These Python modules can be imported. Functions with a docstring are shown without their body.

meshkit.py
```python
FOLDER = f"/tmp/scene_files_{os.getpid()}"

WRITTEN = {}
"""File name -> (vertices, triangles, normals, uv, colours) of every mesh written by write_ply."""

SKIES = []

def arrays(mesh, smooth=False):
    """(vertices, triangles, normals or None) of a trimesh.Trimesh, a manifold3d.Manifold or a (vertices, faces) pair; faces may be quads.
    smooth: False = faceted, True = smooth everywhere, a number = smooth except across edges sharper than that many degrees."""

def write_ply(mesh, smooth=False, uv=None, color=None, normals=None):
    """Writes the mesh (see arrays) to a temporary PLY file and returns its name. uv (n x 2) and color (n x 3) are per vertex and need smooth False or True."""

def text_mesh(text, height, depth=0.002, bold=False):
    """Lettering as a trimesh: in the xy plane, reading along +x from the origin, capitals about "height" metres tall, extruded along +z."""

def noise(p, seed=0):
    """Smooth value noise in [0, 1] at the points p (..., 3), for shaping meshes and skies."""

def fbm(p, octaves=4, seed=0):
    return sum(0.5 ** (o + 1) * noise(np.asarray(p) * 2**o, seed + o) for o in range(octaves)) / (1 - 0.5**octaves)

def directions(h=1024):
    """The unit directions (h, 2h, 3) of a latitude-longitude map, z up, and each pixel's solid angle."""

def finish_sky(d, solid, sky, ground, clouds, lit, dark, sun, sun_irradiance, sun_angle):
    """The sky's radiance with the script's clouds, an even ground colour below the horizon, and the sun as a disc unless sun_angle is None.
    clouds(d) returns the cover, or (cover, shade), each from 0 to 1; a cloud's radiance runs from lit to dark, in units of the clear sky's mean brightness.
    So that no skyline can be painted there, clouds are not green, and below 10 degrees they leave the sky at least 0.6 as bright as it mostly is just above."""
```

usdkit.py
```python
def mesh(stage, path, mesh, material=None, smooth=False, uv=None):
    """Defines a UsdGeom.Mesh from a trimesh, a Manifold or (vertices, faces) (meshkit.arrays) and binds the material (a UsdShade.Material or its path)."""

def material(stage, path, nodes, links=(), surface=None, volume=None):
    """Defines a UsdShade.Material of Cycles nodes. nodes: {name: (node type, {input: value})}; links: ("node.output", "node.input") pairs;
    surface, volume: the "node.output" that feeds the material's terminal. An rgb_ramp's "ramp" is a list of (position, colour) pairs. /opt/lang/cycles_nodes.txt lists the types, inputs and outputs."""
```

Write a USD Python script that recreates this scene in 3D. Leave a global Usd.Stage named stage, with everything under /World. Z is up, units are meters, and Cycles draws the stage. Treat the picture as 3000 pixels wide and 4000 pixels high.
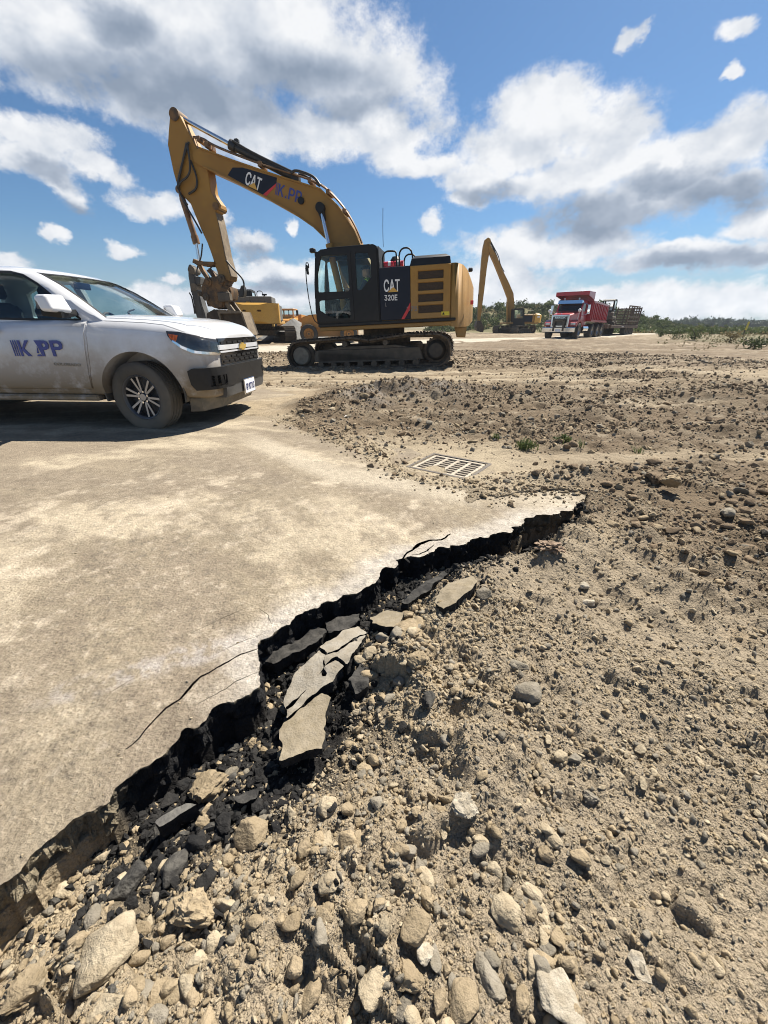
import math
import numpy as np
import trimesh
import manifold3d as m3
import shapely
from shapely.geometry import Polygon, LineString, Point
from scipy.spatial import Delaunay, cKDTree
import usdkit
import meshkit
from pxr import Usd, UsdGeom, UsdLux, UsdShade, Gf, Sdf, Vt

stage = Usd.Stage.CreateInMemory()
UsdGeom.SetStageUpAxis(stage, UsdGeom.Tokens.z)
UsdGeom.Xform.Define(stage, '/World')
UsdGeom.Scope.Define(stage, '/World/Looks')
RNG = np.random.default_rng(7)

# ------------------------------------------------------------------ camera, sun, sky, exposure
FPX, CX, CY, HY, CAMH = 1560.0, 1500.0, 2000.0, 1275.0, 1.06      # a 13 mm phone lens, 3000 x 4000 pixels
PITCH = math.atan((CY - HY) / FPX)
cam = UsdGeom.Camera.Define(stage, '/World/camera')
cam.CreateHorizontalApertureAttr(36.0)
cam.CreateVerticalApertureAttr(48.0)
cam.CreateFocalLengthAttr(36.0 * FPX / 3000.0)
cam.CreateClippingRangeAttr(Gf.Vec2f(0.02, 5000.0))
cam.AddTranslateOp().Set(Gf.Vec3d(0, 0, CAMH))
cam.AddRotateXOp().Set(90.0 - math.degrees(PITCH))
cam.CreateExposureAttr(EXPOSURE := 1.25)

SUN_EL, SUN_AZ = math.radians(53.0), math.radians(42.0)             # azimuth from +y towards +x
SUN = np.array([math.sin(SUN_AZ) * math.cos(SUN_EL), math.cos(SUN_AZ) * math.cos(SUN_EL), math.sin(SUN_EL)])
sun = UsdLux.DistantLight.Define(stage, '/World/sun')
sun.CreateIntensityAttr(1.25)
sun.CreateAngleAttr(0.5)
sun.CreateColorAttr(Gf.Vec3f(1.0, 0.93, 0.82))
sun.CreateNormalizeAttr(True)
sun.AddRotateZOp().Set(-math.degrees(SUN_AZ))
sun.AddRotateXOp().Set(-(90.0 - math.degrees(SUN_EL)) + 0.0)

# the clouds: (azimuth, elevation, half width, half height), radians
LIT = [(-.549,.385,.158,.058),(-.348,.42,.248,.086),(-.16,.417,.188,.082),(-.038,.384,.146,.066),(-.366,.341,.233,.04),(-.217,.317,.196,.037),(-.01,.324,.147,.034),(.075,.288,.09,.025),(-.578,.262,.09,.031),(-.51,.244,.05,.024),(-.599,.229,.076,.02),(-.549,.196,.045,.036),(-.569,.214,.044,.024),(-.437,.204,.064,.024),(-.34,.185,.038,.024),(-.283,.151,.055,.026),(-.505,.128,.046,.016),(-.614,.143,.026,.017),(-.432,.087,.03,.014),(.1,.185,.045,.032),(-.189,.18,.023,.015),(.29,.34,.102,.044),(.387,.302,.101,.055),(.242,.302,.098,.044),(.364,.25,.146,.054),(.176,.26,.084,.034),(.169,.225,.06,.022),(.524,.246,.124,.05),(.602,.27,.057,.049),(.459,.198,.125,.034),(.615,.207,.075,.037),(.29,.138,.139,.039),(.42,.144,.099,.037),(.58,.109,.172,.022),(.655,.149,.05,.028),(.518,.038,.387,.031),(.247,.071,.132,.052),(.563,.379,.036,.016),(.42,.401,.023,.014),(.575,.344,.026,.011),(-.223,.105,.1,.028),(-.276,.057,.157,.029),(-.427,.045,.141,.028),(-.668,.095,.041,.019)]
DARK = [(-.364,.35,.199,.042),(-.164,.38,.151,.036),(-.072,.353,.115,.019),(-.495,.35,.109,.034),(.399,.181,.148,.028),(.61,.192,.09,.027),(.60,.10,.12,.016),(.204,.232,.059,.016),(-.551,.175,.042,.015),(-.275,.134,.055,.011),(-.585,.218,.053,.013),(.513,.221,.07,.018),(-.428,.4,.06,.021),(-.22,.077,.08,.014)]


LIT = [(a, e, ra * (.74 if ra < .05 else .9 if ra < .08 else 1), re * (.74 if ra < .05 else .9 if ra < .08 else 1)) for a, e, ra, re in LIT]


def sky_material(path):
    n, l = {}, []
    n['tc'] = ('texture_coordinate', {})
    n['sky'] = ('sky_texture', dict(sky_type='single_scattering', sun_disc=False, sun_elevation=SUN_EL, sun_rotation=SUN_AZ, altitude=200.0, air_density=1.0, aerosol_density=0.6, ozone_density=2.0))
    n['sep'] = ('separate_xyz', {})
    l += [('tc.generated', 'sep.vector')]
    n['az'] = ('math', dict(math_type='arctan2'))
    n['el'] = ('math', dict(math_type='arcsine'))
    l += [('sep.x', 'az.value1'), ('sep.y', 'az.value2'), ('sep.z', 'el.value1')]
    n['ae'] = ('combine_xyz', {})
    l += [('az.value', 'ae.x'), ('el.value', 'ae.y')]
    # distort the lookup with noise so that no blob keeps an even outline
    n['scl'] = ('vector_math', dict(math_type='multiply', vector2=(1.0, 1.0, 1.35)))
    l += [('tc.generated', 'scl.vector1')]
    n['warp'] = ('noise_texture', dict(scale=7.0, detail=5.0, roughness=0.6))
    l += [('scl.vector', 'warp.vector')]
    n['wc'] = ('vector_math', dict(math_type='subtract', vector2=(0.5, 0.5, 0.5)))
    l += [('warp.color', 'wc.vector1')]
    n['ws'] = ('vector_math', dict(math_type='multiply_add', vector2=(0.13, 0.085, 0.0)))
    l += [('wc.vector', 'ws.vector1'), ('ae.vector', 'ws.vector3')]
    def field(tag, blobs):
        prev = None
        for i, (a, e, ra, re) in enumerate(blobs):
            v, d = f'{tag}v{i}', f'{tag}d{i}'
            n[v] = ('vector_math', dict(math_type='multiply_add', vector2=(1 / ra, 1 / re, 0.0), vector3=(-a / ra, -e / re, 0.0)))
            n[d] = ('vector_math', dict(math_type='length'))
            l.extend([('ws.vector', v + '.vector1'), (v + '.vector', d + '.vector1')])
            if prev is None:
                prev = d + '.value'
            else:
                m = f'{tag}m{i}'
                n[m] = ('math', dict(math_type='smoothmin', value3=0.25))
                l.extend([(prev, m + '.value1'), (d + '.value', m + '.value2')])
                prev = m + '.value'
        return prev
    lit, dark = field('a', LIT), field('b', DARK)
    # elsewhere in the sky: broken cumulus of the same kind
    n['far'] = ('noise_texture', dict(scale=3.2, detail=3.0, roughness=0.5))
    l += [('scl.vector', 'far.vector')]
    n['fard'] = ('map_range', dict(from_min=0.50, from_max=0.72, to_min=1.6, to_max=0.2, clamp=True))
    l += [('far.fac', 'fard.value')]
    n['absaz'] = ('math', dict(math_type='absolute'))
    l += [('az.value', 'absaz.value1')]
    n['outa'] = ('map_range', dict(from_min=0.72, from_max=1.0, to_min=0.0, to_max=1.0, clamp=True))
    n['oute'] = ('map_range', dict(from_min=0.46, from_max=0.62, to_min=0.0, to_max=1.0, clamp=True))
    n['out'] = ('math', dict(math_type='maximum'))
    l += [('absaz.value', 'outa.value'), ('el.value', 'oute.value'), ('outa.result', 'out.value1'), ('oute.result', 'out.value2')]
    n['dist'] = ('mix_float', {})
    l += [('out.value', 'dist.fac'), (lit, 'dist.a'), ('fard.result', 'dist.b')]
    # fine cauliflower edges
    n['fine'] = ('noise_texture', dict(scale=15.0, detail=9.0, roughness=0.66))
    l += [('scl.vector', 'fine.vector')]
    n['off'] = ('vector_math', dict(math_type='add', vector2=(0.016, 0.0, 0.035)))
    l += [('scl.vector', 'off.vector1')]
    n['fine2'] = ('noise_texture', dict(scale=11.0, detail=4.0, roughness=0.52))
    n['fine3'] = ('noise_texture', dict(scale=11.0, detail=4.0, roughness=0.52))
    l += [('scl.vector', 'fine3.vector')]
    l += [('off.vector', 'fine2.vector')]
    n['fs'] = ('math', dict(math_type='multiply_add', value2=-1.85, value3=0.93))
    l += [('fine.fac', 'fs.value1')]
    n['dd'] = ('math', dict(math_type='add'))
    l += [('dist.result', 'dd.value1'), ('fs.value', 'dd.value2')]
    n['cover'] = ('map_range', dict(range_type='smoothstep', from_min=1.26, from_max=0.60, to_min=0.0, to_max=1.0))
    l += [('dd.value', 'cover.value')]
    # shade: grey bellies plus the relief of the billows
    n['belly'] = ('map_range', dict(range_type='smoothstep', from_min=1.7, from_max=0.25, to_min=0.0, to_max=0.80))
    l += [(dark, 'belly.value')]
    n['belly2'] = ('math', dict(math_type='multiply'))
    n['inv'] = ('math', dict(math_type='subtract', value1=1.0))
    l += [('out.value', 'inv.value2'), ('belly.result', 'belly2.value1'), ('inv.value', 'belly2.value2')]
    n['rel'] = ('math', dict(math_type='subtract'))
    l += [('fine3.fac', 'rel.value2'), ('fine2.fac', 'rel.value1')]
    n['rel2'] = ('math', dict(math_type='multiply_add', value2=1.25, value3=0.10))
    l += [('rel.value', 'rel2.value1')]
    n['shade'] = ('math', dict(math_type='add', use_clamp=True))
    l += [('rel2.value', 'shade.value1'), ('belly2.value', 'shade.value2')]
    n['ccol'] = ('rgb_ramp', dict(ramp=[(0.0, (7.7, 7.8, 8.0)), (0.3, (5.6, 6.0, 6.6)), (0.65, (3.5, 4.05, 4.9)), (1.0, (2.3, 2.85, 3.7))]))
    l += [('shade.value', 'ccol.fac')]
    # thin air near the horizon turns pale
    n['hz'] = ('map_range', dict(range_type='smoothstep', from_min=0.0, from_max=0.18, to_min=0.6, to_max=0.0))
    l += [('el.value', 'hz.value')]
    n['blue'] = ('mix_color', dict(blend_type='multiply', fac=1.0, b=SKY_TINT, use_clamp=False))
    l += [('sky.color', 'blue.a')]
    n['skyh'] = ('mix_color', dict(b=(3.2, 3.9, 4.6), use_clamp=False))
    l += [('hz.result', 'skyh.fac'), ('blue.result', 'skyh.a')]
    n['all'] = ('mix_color', dict(use_clamp=False))
    l += [('cover.result', 'all.fac'), ('skyh.result', 'all.a'), ('ccol.color', 'all.b')]
    n['bg'] = ('background_shader', dict(strength=0.05))
    l += [('all.result', 'bg.color')]
    return usdkit.material(stage, path, n, l, surface='bg.background')


SKY_TINT = (0.50, 0.70, 0.85)
dome = UsdLux.DomeLight.Define(stage, '/World/sky')
dome.CreateIntensityAttr(1.0)
UsdShade.MaterialBindingAPI.Apply(dome.GetPrim()).Bind(sky_material('/World/Looks/sky'))

# ------------------------------------------------------------------ small helpers
CAM = np.array([0, 0, CAMH])
FWD = np.array([0, math.cos(PITCH), -math.sin(PITCH)])
UPV = np.array([0, math.sin(PITCH), math.cos(PITCH)])


def ray(px, py):
    d = FWD + np.array([1.0, 0, 0]) * (px - CX) / FPX + UPV * (CY - py) / FPX
    return d / np.linalg.norm(d)


def at(px, py, z=0.0):
    """The point at height z that lies behind a pixel of the 3000 x 4000 photograph."""
    d = ray(px, py)
    return CAM + d * (z - CAMH) / d[2]


def sm(a, b, x):
    t = np.clip((np.asarray(x, float) - a) / (b - a), 0, 1)
    return t * t * (3 - 2 * t)


def fbm2(x, y, s, o=4, seed=0):
    return meshkit.fbm(np.stack([np.asarray(x, float) / s, np.asarray(y, float) / s, np.zeros(np.shape(x)) + 0.37], -1), o, seed) - 0.5


used = {}


def numbered(parent, name):
    k = (parent, name)
    used[k] = used.get(k, -1) + 1
    return f'{parent}/{name}' + (f'_{used[k]:03d}' if used[k] else '')


def tag(p, label=None, cat=None, group=None, kind=None):
    p = stage.GetPrimAtPath(p) if isinstance(p, str) else p.GetPrim() if hasattr(p, 'GetPrim') else p
    for k, v in (('label', label), ('category', cat), ('group', group), ('kind', kind)):
        if v:
            p.SetCustomDataByKey(k, v)
    return p


def thing(name, label, cat, mat4=None, group=None):
    x = UsdGeom.Xform.Define(stage, numbered('/World', name))
    if mat4 is not None:
        x.AddTransformOp().Set(Gf.Matrix4d(*np.asarray(mat4, float).T.ravel().tolist()))
    tag(x, label, cat, group)
    return str(x.GetPath())


def obj(name, mesh, material, parent='/World', smooth=False, label=None):
    if isinstance(mesh, list):
        mesh = trimesh.util.concatenate([tri(m) for m in mesh])
    m = usdkit.mesh(stage, numbered(parent, name), mesh, material, smooth=smooth)
    if label:
        tag(m, label)
    return str(m.GetPath())


def tri(m):
    if hasattr(m, 'to_mesh'):
        k = m.to_mesh()
        return trimesh.Trimesh(k.vert_properties[:, :3], k.tri_verts, process=False)
    return m


def man(t):
    t = tri(t)
    return m3.Manifold(m3.Mesh(np.asarray(t.vertices, np.float32), np.asarray(t.faces, np.uint32)))


def hull(pts):
    return m3.Manifold.hull_points(np.asarray(pts, float))


def box(a, b, c=0.0):
    """A box from corner a to corner b with edges chamfered by c."""
    a, b = np.minimum(a, b), np.maximum(a, b)
    if c <= 0:
        return hull([[x, y, z] for x in (a[0], b[0]) for y in (a[1], b[1]) for z in (a[2], b[2])])
    c = min(c, 0.49 * float((b - a).min()))
    pts = []
    for k in range(3):
        for s in np.ndindex(2, 2, 2):
            p = np.array([(a, b)[s[i]][i] + (0 if i == k else (c, -c)[s[i]]) for i in range(3)])
            pts.append(p)
    return hull(pts)


def cyl(p0, p1, r0, r1=None, n=20):
    p0, p1 = np.asarray(p0, float), np.asarray(p1, float)
    r1 = r0 if r1 is None else r1
    d = p1 - p0
    d /= np.linalg.norm(d)
    u = np.cross(d, [0, 0, 1.0] if abs(d[2]) < 0.9 else [1.0, 0, 0])
    u /= np.linalg.norm(u)
    v = np.cross(d, u)
    t = np.arange(n) / n * 2 * np.pi
    ring = np.cos(t)[:, None] * u + np.sin(t)[:, None] * v
    return hull(np.vstack([p0 + ring * r0, p1 + ring * r1]))


def tube(points, r, n=8, closed=False):
    """A round bar along a polyline."""
    P = np.asarray(points, float)
    if len(P) > 2:                                    # smooth the bends
        for _ in range(2):
            Q = [P[0]]
            for a, b in zip(P[:-1], P[1:]):
                Q += [a * 0.75 + b * 0.25, a * 0.25 + b * 0.75]
            P = np.array(Q + [P[-1]])
    T = np.gradient(P, axis=0)
    T /= np.maximum(np.linalg.norm(T, axis=1, keepdims=True), 1e-9)
    ref = np.array([0.12, 0.31, 0.94])
    U = np.cross(T, ref)
    U /= np.maximum(np.linalg.norm(U, axis=1, keepdims=True), 1e-9)
    V = np.cross(T, U)
    t = np.arange(n) / n * 2 * np.pi
    R = np.broadcast_to(np.asarray(r, float), len(P))
    vv = (P[:, None] + (U[:, None] * np.cos(t)[None, :, None] + V[:, None] * np.sin(t)[None, :, None]) * R[:, None, None]).reshape(-1, 3)
    f = []
    for i in range(len(P) - 1):
        for k in range(n):
            a, b = i * n + k, i * n + (k + 1) % n
            f += [[a, b, b + n], [a, b + n, a + n]]
    s, e = len(vv), len(vv) + 1
    vv = np.vstack([vv, P[0], P[-1]])
    for k in range(n):
        f += [[s, (k + 1) % n, k], [e, e - 1 - 1 - n + k + 0, 0]] if False else [[s, (k + 1) % n, k], [e, (len(P) - 1) * n + k, (len(P) - 1) * n + (k + 1) % n]]
    return trimesh.Trimesh(vv, np.array(f)[:, ::-1], process=False)


def prism(outline, y0, y1, bevel=0.0):
    """An outline in (x, z) extruded from y0 to y1, edges bevelled."""
    pg = Polygon(outline).buffer(0)
    if not pg.exterior.is_ccw:
        pg = shapely.geometry.polygon.orient(pg)
    y0, y1 = min(y0, y1), max(y0, y1)
    def ext(p, a, b):
        geoms = getattr(p, 'geoms', [p])
        cs = m3.CrossSection([np.array(r.coords)[:-1].tolist() for g in geoms for r in [g.exterior, *g.interiors]], m3.FillRule.EvenOdd)
        return cs.extrude(b - a).transform([[1, 0, 0, 0], [0, 0, -1, b], [0, 1, 0, 0]])
    if bevel <= 0:
        return ext(pg, y0, y1)
    inner = pg.buffer(-bevel, join_style=2)
    return ext(pg, y0 + bevel, y1 - bevel) + ext(inner, y0, y1)


def rot(axis, deg, at_=(0, 0, 0)):
    return trimesh.transformations.rotation_matrix(math.radians(deg), axis, at_)


def moved(m, mat4):
    t = tri(m).copy()
    t.apply_transform(mat4)
    return t


def pose(origin, heading, pitch=0.0, scale=1.0):
    """x forward, y left, z up at origin; heading in degrees from +x, pitch nose down positive."""
    m = trimesh.transformations.rotation_matrix(math.radians(heading), [0, 0, 1]) @ trimesh.transformations.rotation_matrix(math.radians(pitch), [0, 1, 0])
    m[:3, :3] *= scale
    m[:3, 3] = origin
    return m


def surf(name, base, other=None, scale=6.0, rough=0.5, metal=0.0, dirt=None, bump=0.0, bscale=60.0, coat=0.0, spec=0.5, contrast=(0.35, 0.65), per_object=0.0):
    """A painted, rusty or stony surface: two colours mixed by noise, dirt rising to a height, fine relief.
    dirt = (colour, full below z, gone above z, most)"""
    n = {'geo': ('geometry', {}), 'nz': ('noise_texture', dict(scale=scale, detail=6.0, roughness=0.62)), 'p': ('principled_bsdf', dict(roughness=rough, metallic=metal, coat_weight=coat, specular_ior_level=spec))}
    l = [('geo.position', 'nz.vector')]
    other = other or tuple(c * 0.86 for c in base)
    n['rp'] = ('rgb_ramp', dict(ramp=[(contrast[0], base), (contrast[1], other)]))
    l.append(('nz.fac', 'rp.fac'))
    col = 'rp.color'
    if per_object:
        n['oi'] = ('object_info', {})
        n['om'] = ('map_range', dict(to_min=1 - per_object, to_max=1 + per_object))
        n['oc'] = ('combine_xyz', {})
        n['ox'] = ('mix_color', dict(blend_type='multiply', fac=1.0, use_clamp=False))
        l += [('oi.random', 'om.value'), ('om.result', 'oc.x'), ('om.result', 'oc.y'), ('om.result', 'oc.z'), (col, 'ox.a'), ('oc.vector', 'ox.b')]
        col = 'ox.result'
    if dirt:
        dc, z0, z1, most = dirt
        n['sz'] = ('separate_xyz', {})
        n['dn'] = ('noise_texture', dict(scale=3.5, detail=7.0, roughness=0.68))
        n['dz'] = ('map_range', dict(from_min=z0, from_max=z1, to_min=1.0, to_max=0.0, clamp=True))
        n['da'] = ('math', dict(math_type='multiply_add', value2=2.4, value3=-1.2))
        n['ds'] = ('math', dict(math_type='multiply_add', value2=1.35, value3=0.0, use_clamp=True))
        n['dd'] = ('math', dict(math_type='add', use_clamp=True))
        n['dm'] = ('math', dict(math_type='multiply', value2=most))
        n['dc'] = ('mix_color', dict(b=dc))
        l += [('geo.position', 'sz.vector'), ('geo.position', 'dn.vector'), ('sz.z', 'dz.value'), ('dn.fac', 'da.value1'), ('dz.result', 'ds.value1'), ('da.value', 'dd.value1'), ('ds.value', 'dd.value2')]
        n['dk'] = ('math', dict(math_type='multiply'))
        l += [('dd.value', 'dk.value1'), ('dz.result', 'dk.value2'), ('dk.value', 'dm.value1'), ('dm.value', 'dc.fac'), (col, 'dc.a')]
        col = 'dc.result'
        n['dr'] = ('mix_float', dict(a=rough, b=0.9))
        l += [('dm.value', 'dr.fac'), ('dr.result', 'p.roughness')]
        if coat:
            n['cw'] = ('mix_float', dict(a=coat, b=0.0))
            l += [('dm.value', 'cw.fac'), ('cw.result', 'p.coat_weight')]
    l.append((col, 'p.base_color'))
    if bump:
        n['bn'] = ('noise_texture', dict(scale=bscale, detail=5.0, roughness=0.6))
        n['bp'] = ('bump', dict(strength=1.0, distance=bump))
        l += [('geo.position', 'bn.vector'), ('bn.fac', 'bp.height'), ('bp.normal', 'p.normal')]
    return usdkit.material(stage, '/World/Looks/' + name, n, l, surface='p.BSDF')


def glass(name, tint, gloss=0.02):
    return usdkit.material(stage, '/World/Looks/' + name, {
        't': ('transparent_bsdf', dict(color=tint)), 'g': ('glossy_bsdf', dict(color=(1, 1, 1), roughness=gloss)), 'f': ('fresnel', dict(IOR=1.5)), 'geo': ('geometry', {}), 'fr': ('math', dict(math_type='subtract', value1=1.0)), 'ff': ('math', dict(math_type='multiply')), 'm': ('mix_closure', {})},
        [('geo.backfacing', 'fr.value2'), ('f.fac', 'ff.value1'), ('fr.value', 'ff.value2'), ('ff.value', 'm.fac'), ('t.BSDF', 'm.closure1'), ('g.BSDF', 'm.closure2')], surface='m.closure')

# ------------------------------------------------------------------ the ground: terrain, broken edge of the pavement, trench, ruts
EDGE_PX = [(-420, 3790), (-160, 3560), (0, 3434), (90, 3353), (154, 3307), (194, 3235), (298, 3203), (425, 3149), (461, 3099), (500, 3040), (590, 2965), (675, 2915), (740, 2868), (802, 2830), (832, 2764), (928, 2716), (975, 2690), (1007, 2655), (1012, 2559), (1007, 2517), (1085, 2457), (1206, 2372), (1300, 2335), (1398, 2305), (1482, 2242), (1561, 2182), (1675, 2165), (1772, 2122), (1886, 2098), (1989, 2074), (2049, 2019), (2130, 2006), (2193, 2001), (2278, 1971)]
EDGE = np.array([at(*q)[:2] for q in EDGE_PX])
def wiggle(line, step, amp, seed):
    """Resamples a polyline and breaks it up."""
    ls = LineString(line)
    n = max(3, int(ls.length / step))
    P = np.array([ls.interpolate(k / n, normalized=True).coords[0] for k in range(n + 1)])
    T = np.gradient(P, axis=0)
    T /= np.linalg.norm(T, axis=1, keepdims=True)
    N = np.stack([T[:, 1], -T[:, 0]], -1)
    s = np.linspace(0, ls.length, n + 1)
    o = (meshkit.fbm(np.stack([s / 0.06, s * 0 + seed, s * 0], -1), 4, seed) - 0.5) * 2 * amp
    o[0] = o[-1] = 0
    return P + N * o[:, None]
LIP = wiggle(wiggle(EDGE, 0.03, 0.035, 9), 0.005, 0.026, 3)
FAR_EDGE = np.array([at(*q)[:2] for q in [(2278, 1971), (2290, 1932), (2190, 1915), (2040, 1925), (1940, 1948), (1850, 1900), (1700, 1880), (1580, 1850), (1500, 1800), (1400, 1745), (1300, 1705), (1180, 1660), (1050, 1622), (950, 1602), (925, 1575)]] + [(-1.3, 7.0, 0), (-2.6, 8.2, 0), (-6.0, 8.6, 0), (-16.0, 9.0, 0)], dtype=object)
FAR_EDGE = np.array([[float(q[0]), float(q[1])] for q in FAR_EDGE])
PAVED = Polygon(np.vstack([LIP, FAR_EDGE[1:], [[-16.0, -6.0], [-3.0, -3.0]]])).buffer(0)
LIP_LINE = LineString(LIP)
lip_tree = cKDTree(LIP)
lip_s = np.r_[0, np.cumsum(np.linalg.norm(np.diff(LIP, axis=0), axis=1))]
LIP_LEN = lip_s[-1]
far_dense = np.array([LineString(FAR_EDGE).interpolate(d).coords[0] for d in np.arange(0, LineString(FAR_EDGE).length, 0.02)])
far_tree = cKDTree(far_dense)
shapely.prepare(PAVED)
S = lambda px, py: lip_s[lip_tree.query(at(px, py)[:2])[1]]        # distance along the lip of the point nearest a pixel
WS = np.array([0, S(90, 3353), S(500, 3040), S(830, 2780), S(1007, 2560), S(1206, 2372), S(1482, 2242), S(1886, 2098), S(2049, 2019), S(2193, 2001), LIP_LEN])
WW = np.array([0.18, 0.24, 0.30, 0.36, 0.35, 0.26, 0.20, 0.16, 0.20, 0.14, 0.02])       # trench width
WD = np.array([0.17, 0.17, 0.16, 0.18, 0.18, 0.15, 0.14, 0.14, 0.22, 0.16, 0.0])        # trench depth
HOLE = at(2080, 2105)[:2]


def lump_field(cell, seed, box_=(-1.6, 3.4, -.3, 3.6)):
    g = np.random.default_rng(seed)
    gx_, gy_ = np.meshgrid(np.arange(box_[0], box_[1], cell), np.arange(box_[2], box_[3], cell))
    P = np.stack([gx_.ravel(), gy_.ravel()], -1) + g.uniform(-.5, .5, (gx_.size, 2)) * cell
    return cKDTree(P), g.uniform(.0, 1, len(P)) ** 2, cell
LUMPS = [lump_field(.075, 1), lump_field(.038, 2), lump_field(.022, 3)]
CLODS = [lump_field(.30, 4, (-7, 17, 2, 17)), lump_field(.15, 5, (-7, 17, 2, 17)), lump_field(.085, 6, (-5, 11, 2, 11))]


def clods(x, y):
    """Relief of the churned mud further out."""
    P = np.stack([np.ravel(x), np.ravel(y)], -1)
    near = (np.hypot(P[:, 0], P[:, 1]) < 19) & (P[:, 1] > 1.5)
    out = np.zeros(len(P))
    Q = P[near] + .05 * np.stack([fbm2(P[near, 0], P[near, 1], .12, 2, 17), fbm2(P[near, 0], P[near, 1], .12, 2, 18)], -1)
    for t, amp, cell in CLODS:
        d, i = t.query(Q)
        out[near] += amp[i] * cell * .17 * np.sqrt(np.clip(1 - (d / (cell * .62)) ** 2, 0, 1))
    return out.reshape(np.shape(x))


def churned(x, y):
    """Where the mud is churned (0 to 1) and where wheels have flattened it."""
    r = np.hypot(x, y)
    band = fbm2(x * 0.25, y + 0.06 * x, 0.5, 4, 12)
    mud = sm(-0.12, 0.12, band * 0.8 + fbm2(x, y, 2.5, 4, 53) * 0.5 + fbm2(x, y, 0.12, 4, 52) * 0.6 + 0.12 * sm(-1.0, 3.0, x) + 0.07)
    wheel = sm(0.25, 0.85, 1 - np.abs(y - 9.4 - 0.07 * x) / 3.0) + .9 * sm(0.3, 0.9, 1 - np.abs(y - 3.35 - 0.02 * x) / .35) * sm(1.2, 1.8, x)
    wheel = np.clip(wheel, 0, 1)
    truck = sm(-.9, -1.5, x) * sm(3.6, 4.2, y) * sm(8.2, 7.4, y)
    mud = mud * (1 - 0.9 * wheel) * (1 - truck)
    for (hx, hy, sx, sy, hz) in HEAPS:
        mud = np.maximum(mud, 1.3 * np.exp(-(((x - hx) / sx) ** 2 + ((y - hy) / sy) ** 2) * 1.5))
    ap = np.exp(-np.hypot((x - GRATE[0] + 0.1) / 1.1, (y - GRATE[1]) / 0.8) ** 4)
    return np.clip(mud, 0, 1) * (1 - .95 * ap) * sm(2.2, 3.4, r + 0.5 * fbm2(x, y, 0.6, 4, 51) + 0.4 * sm(0.5, 1.6, x)), wheel, band


def lumps(x, y):
    """Clods pressed into the heap: domes around scattered points."""
    P = np.stack([np.ravel(x), np.ravel(y)], -1)
    Q = P + .012 * np.stack([fbm2(P[:, 0], P[:, 1], .03, 2, 15), fbm2(P[:, 0], P[:, 1], .03, 2, 16)], -1)
    near = np.hypot(P[:, 0], P[:, 1]) < 3.7
    out = np.zeros(len(P))
    for t, amp, cell in LUMPS:
        d, i = t.query(Q[near])
        out[near] += amp[i] * cell * .32 * np.sqrt(np.clip(1 - (d / (cell * .62)) ** 2, 0, 1))
    return out.reshape(np.shape(x))


def profile(x, y):
    """(inside the pavement, distance to the lip, position along it, distance to its far edge)"""
    P = np.stack([np.ravel(x), np.ravel(y)], -1)
    inside = shapely.contains_xy(PAVED, P[:, 0], P[:, 1])
    d, i = lip_tree.query(P)
    df, _ = far_tree.query(P)
    sh = np.shape(x)
    return inside.reshape(sh), d.reshape(sh), lip_s[i].reshape(sh), df.reshape(sh)


def rises(x, y):
    """The lie of the land without its roughness."""
    r = np.hypot(x, y)
    z = 0.17 * sm(13, 34, r) + 0.10 * sm(36, 60, r)
    return z - 0.05 * sm(6.5, 9.0, r) * (1 - sm(14, 24, r)) * sm(-4.0, 4.0, x) * 0


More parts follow.
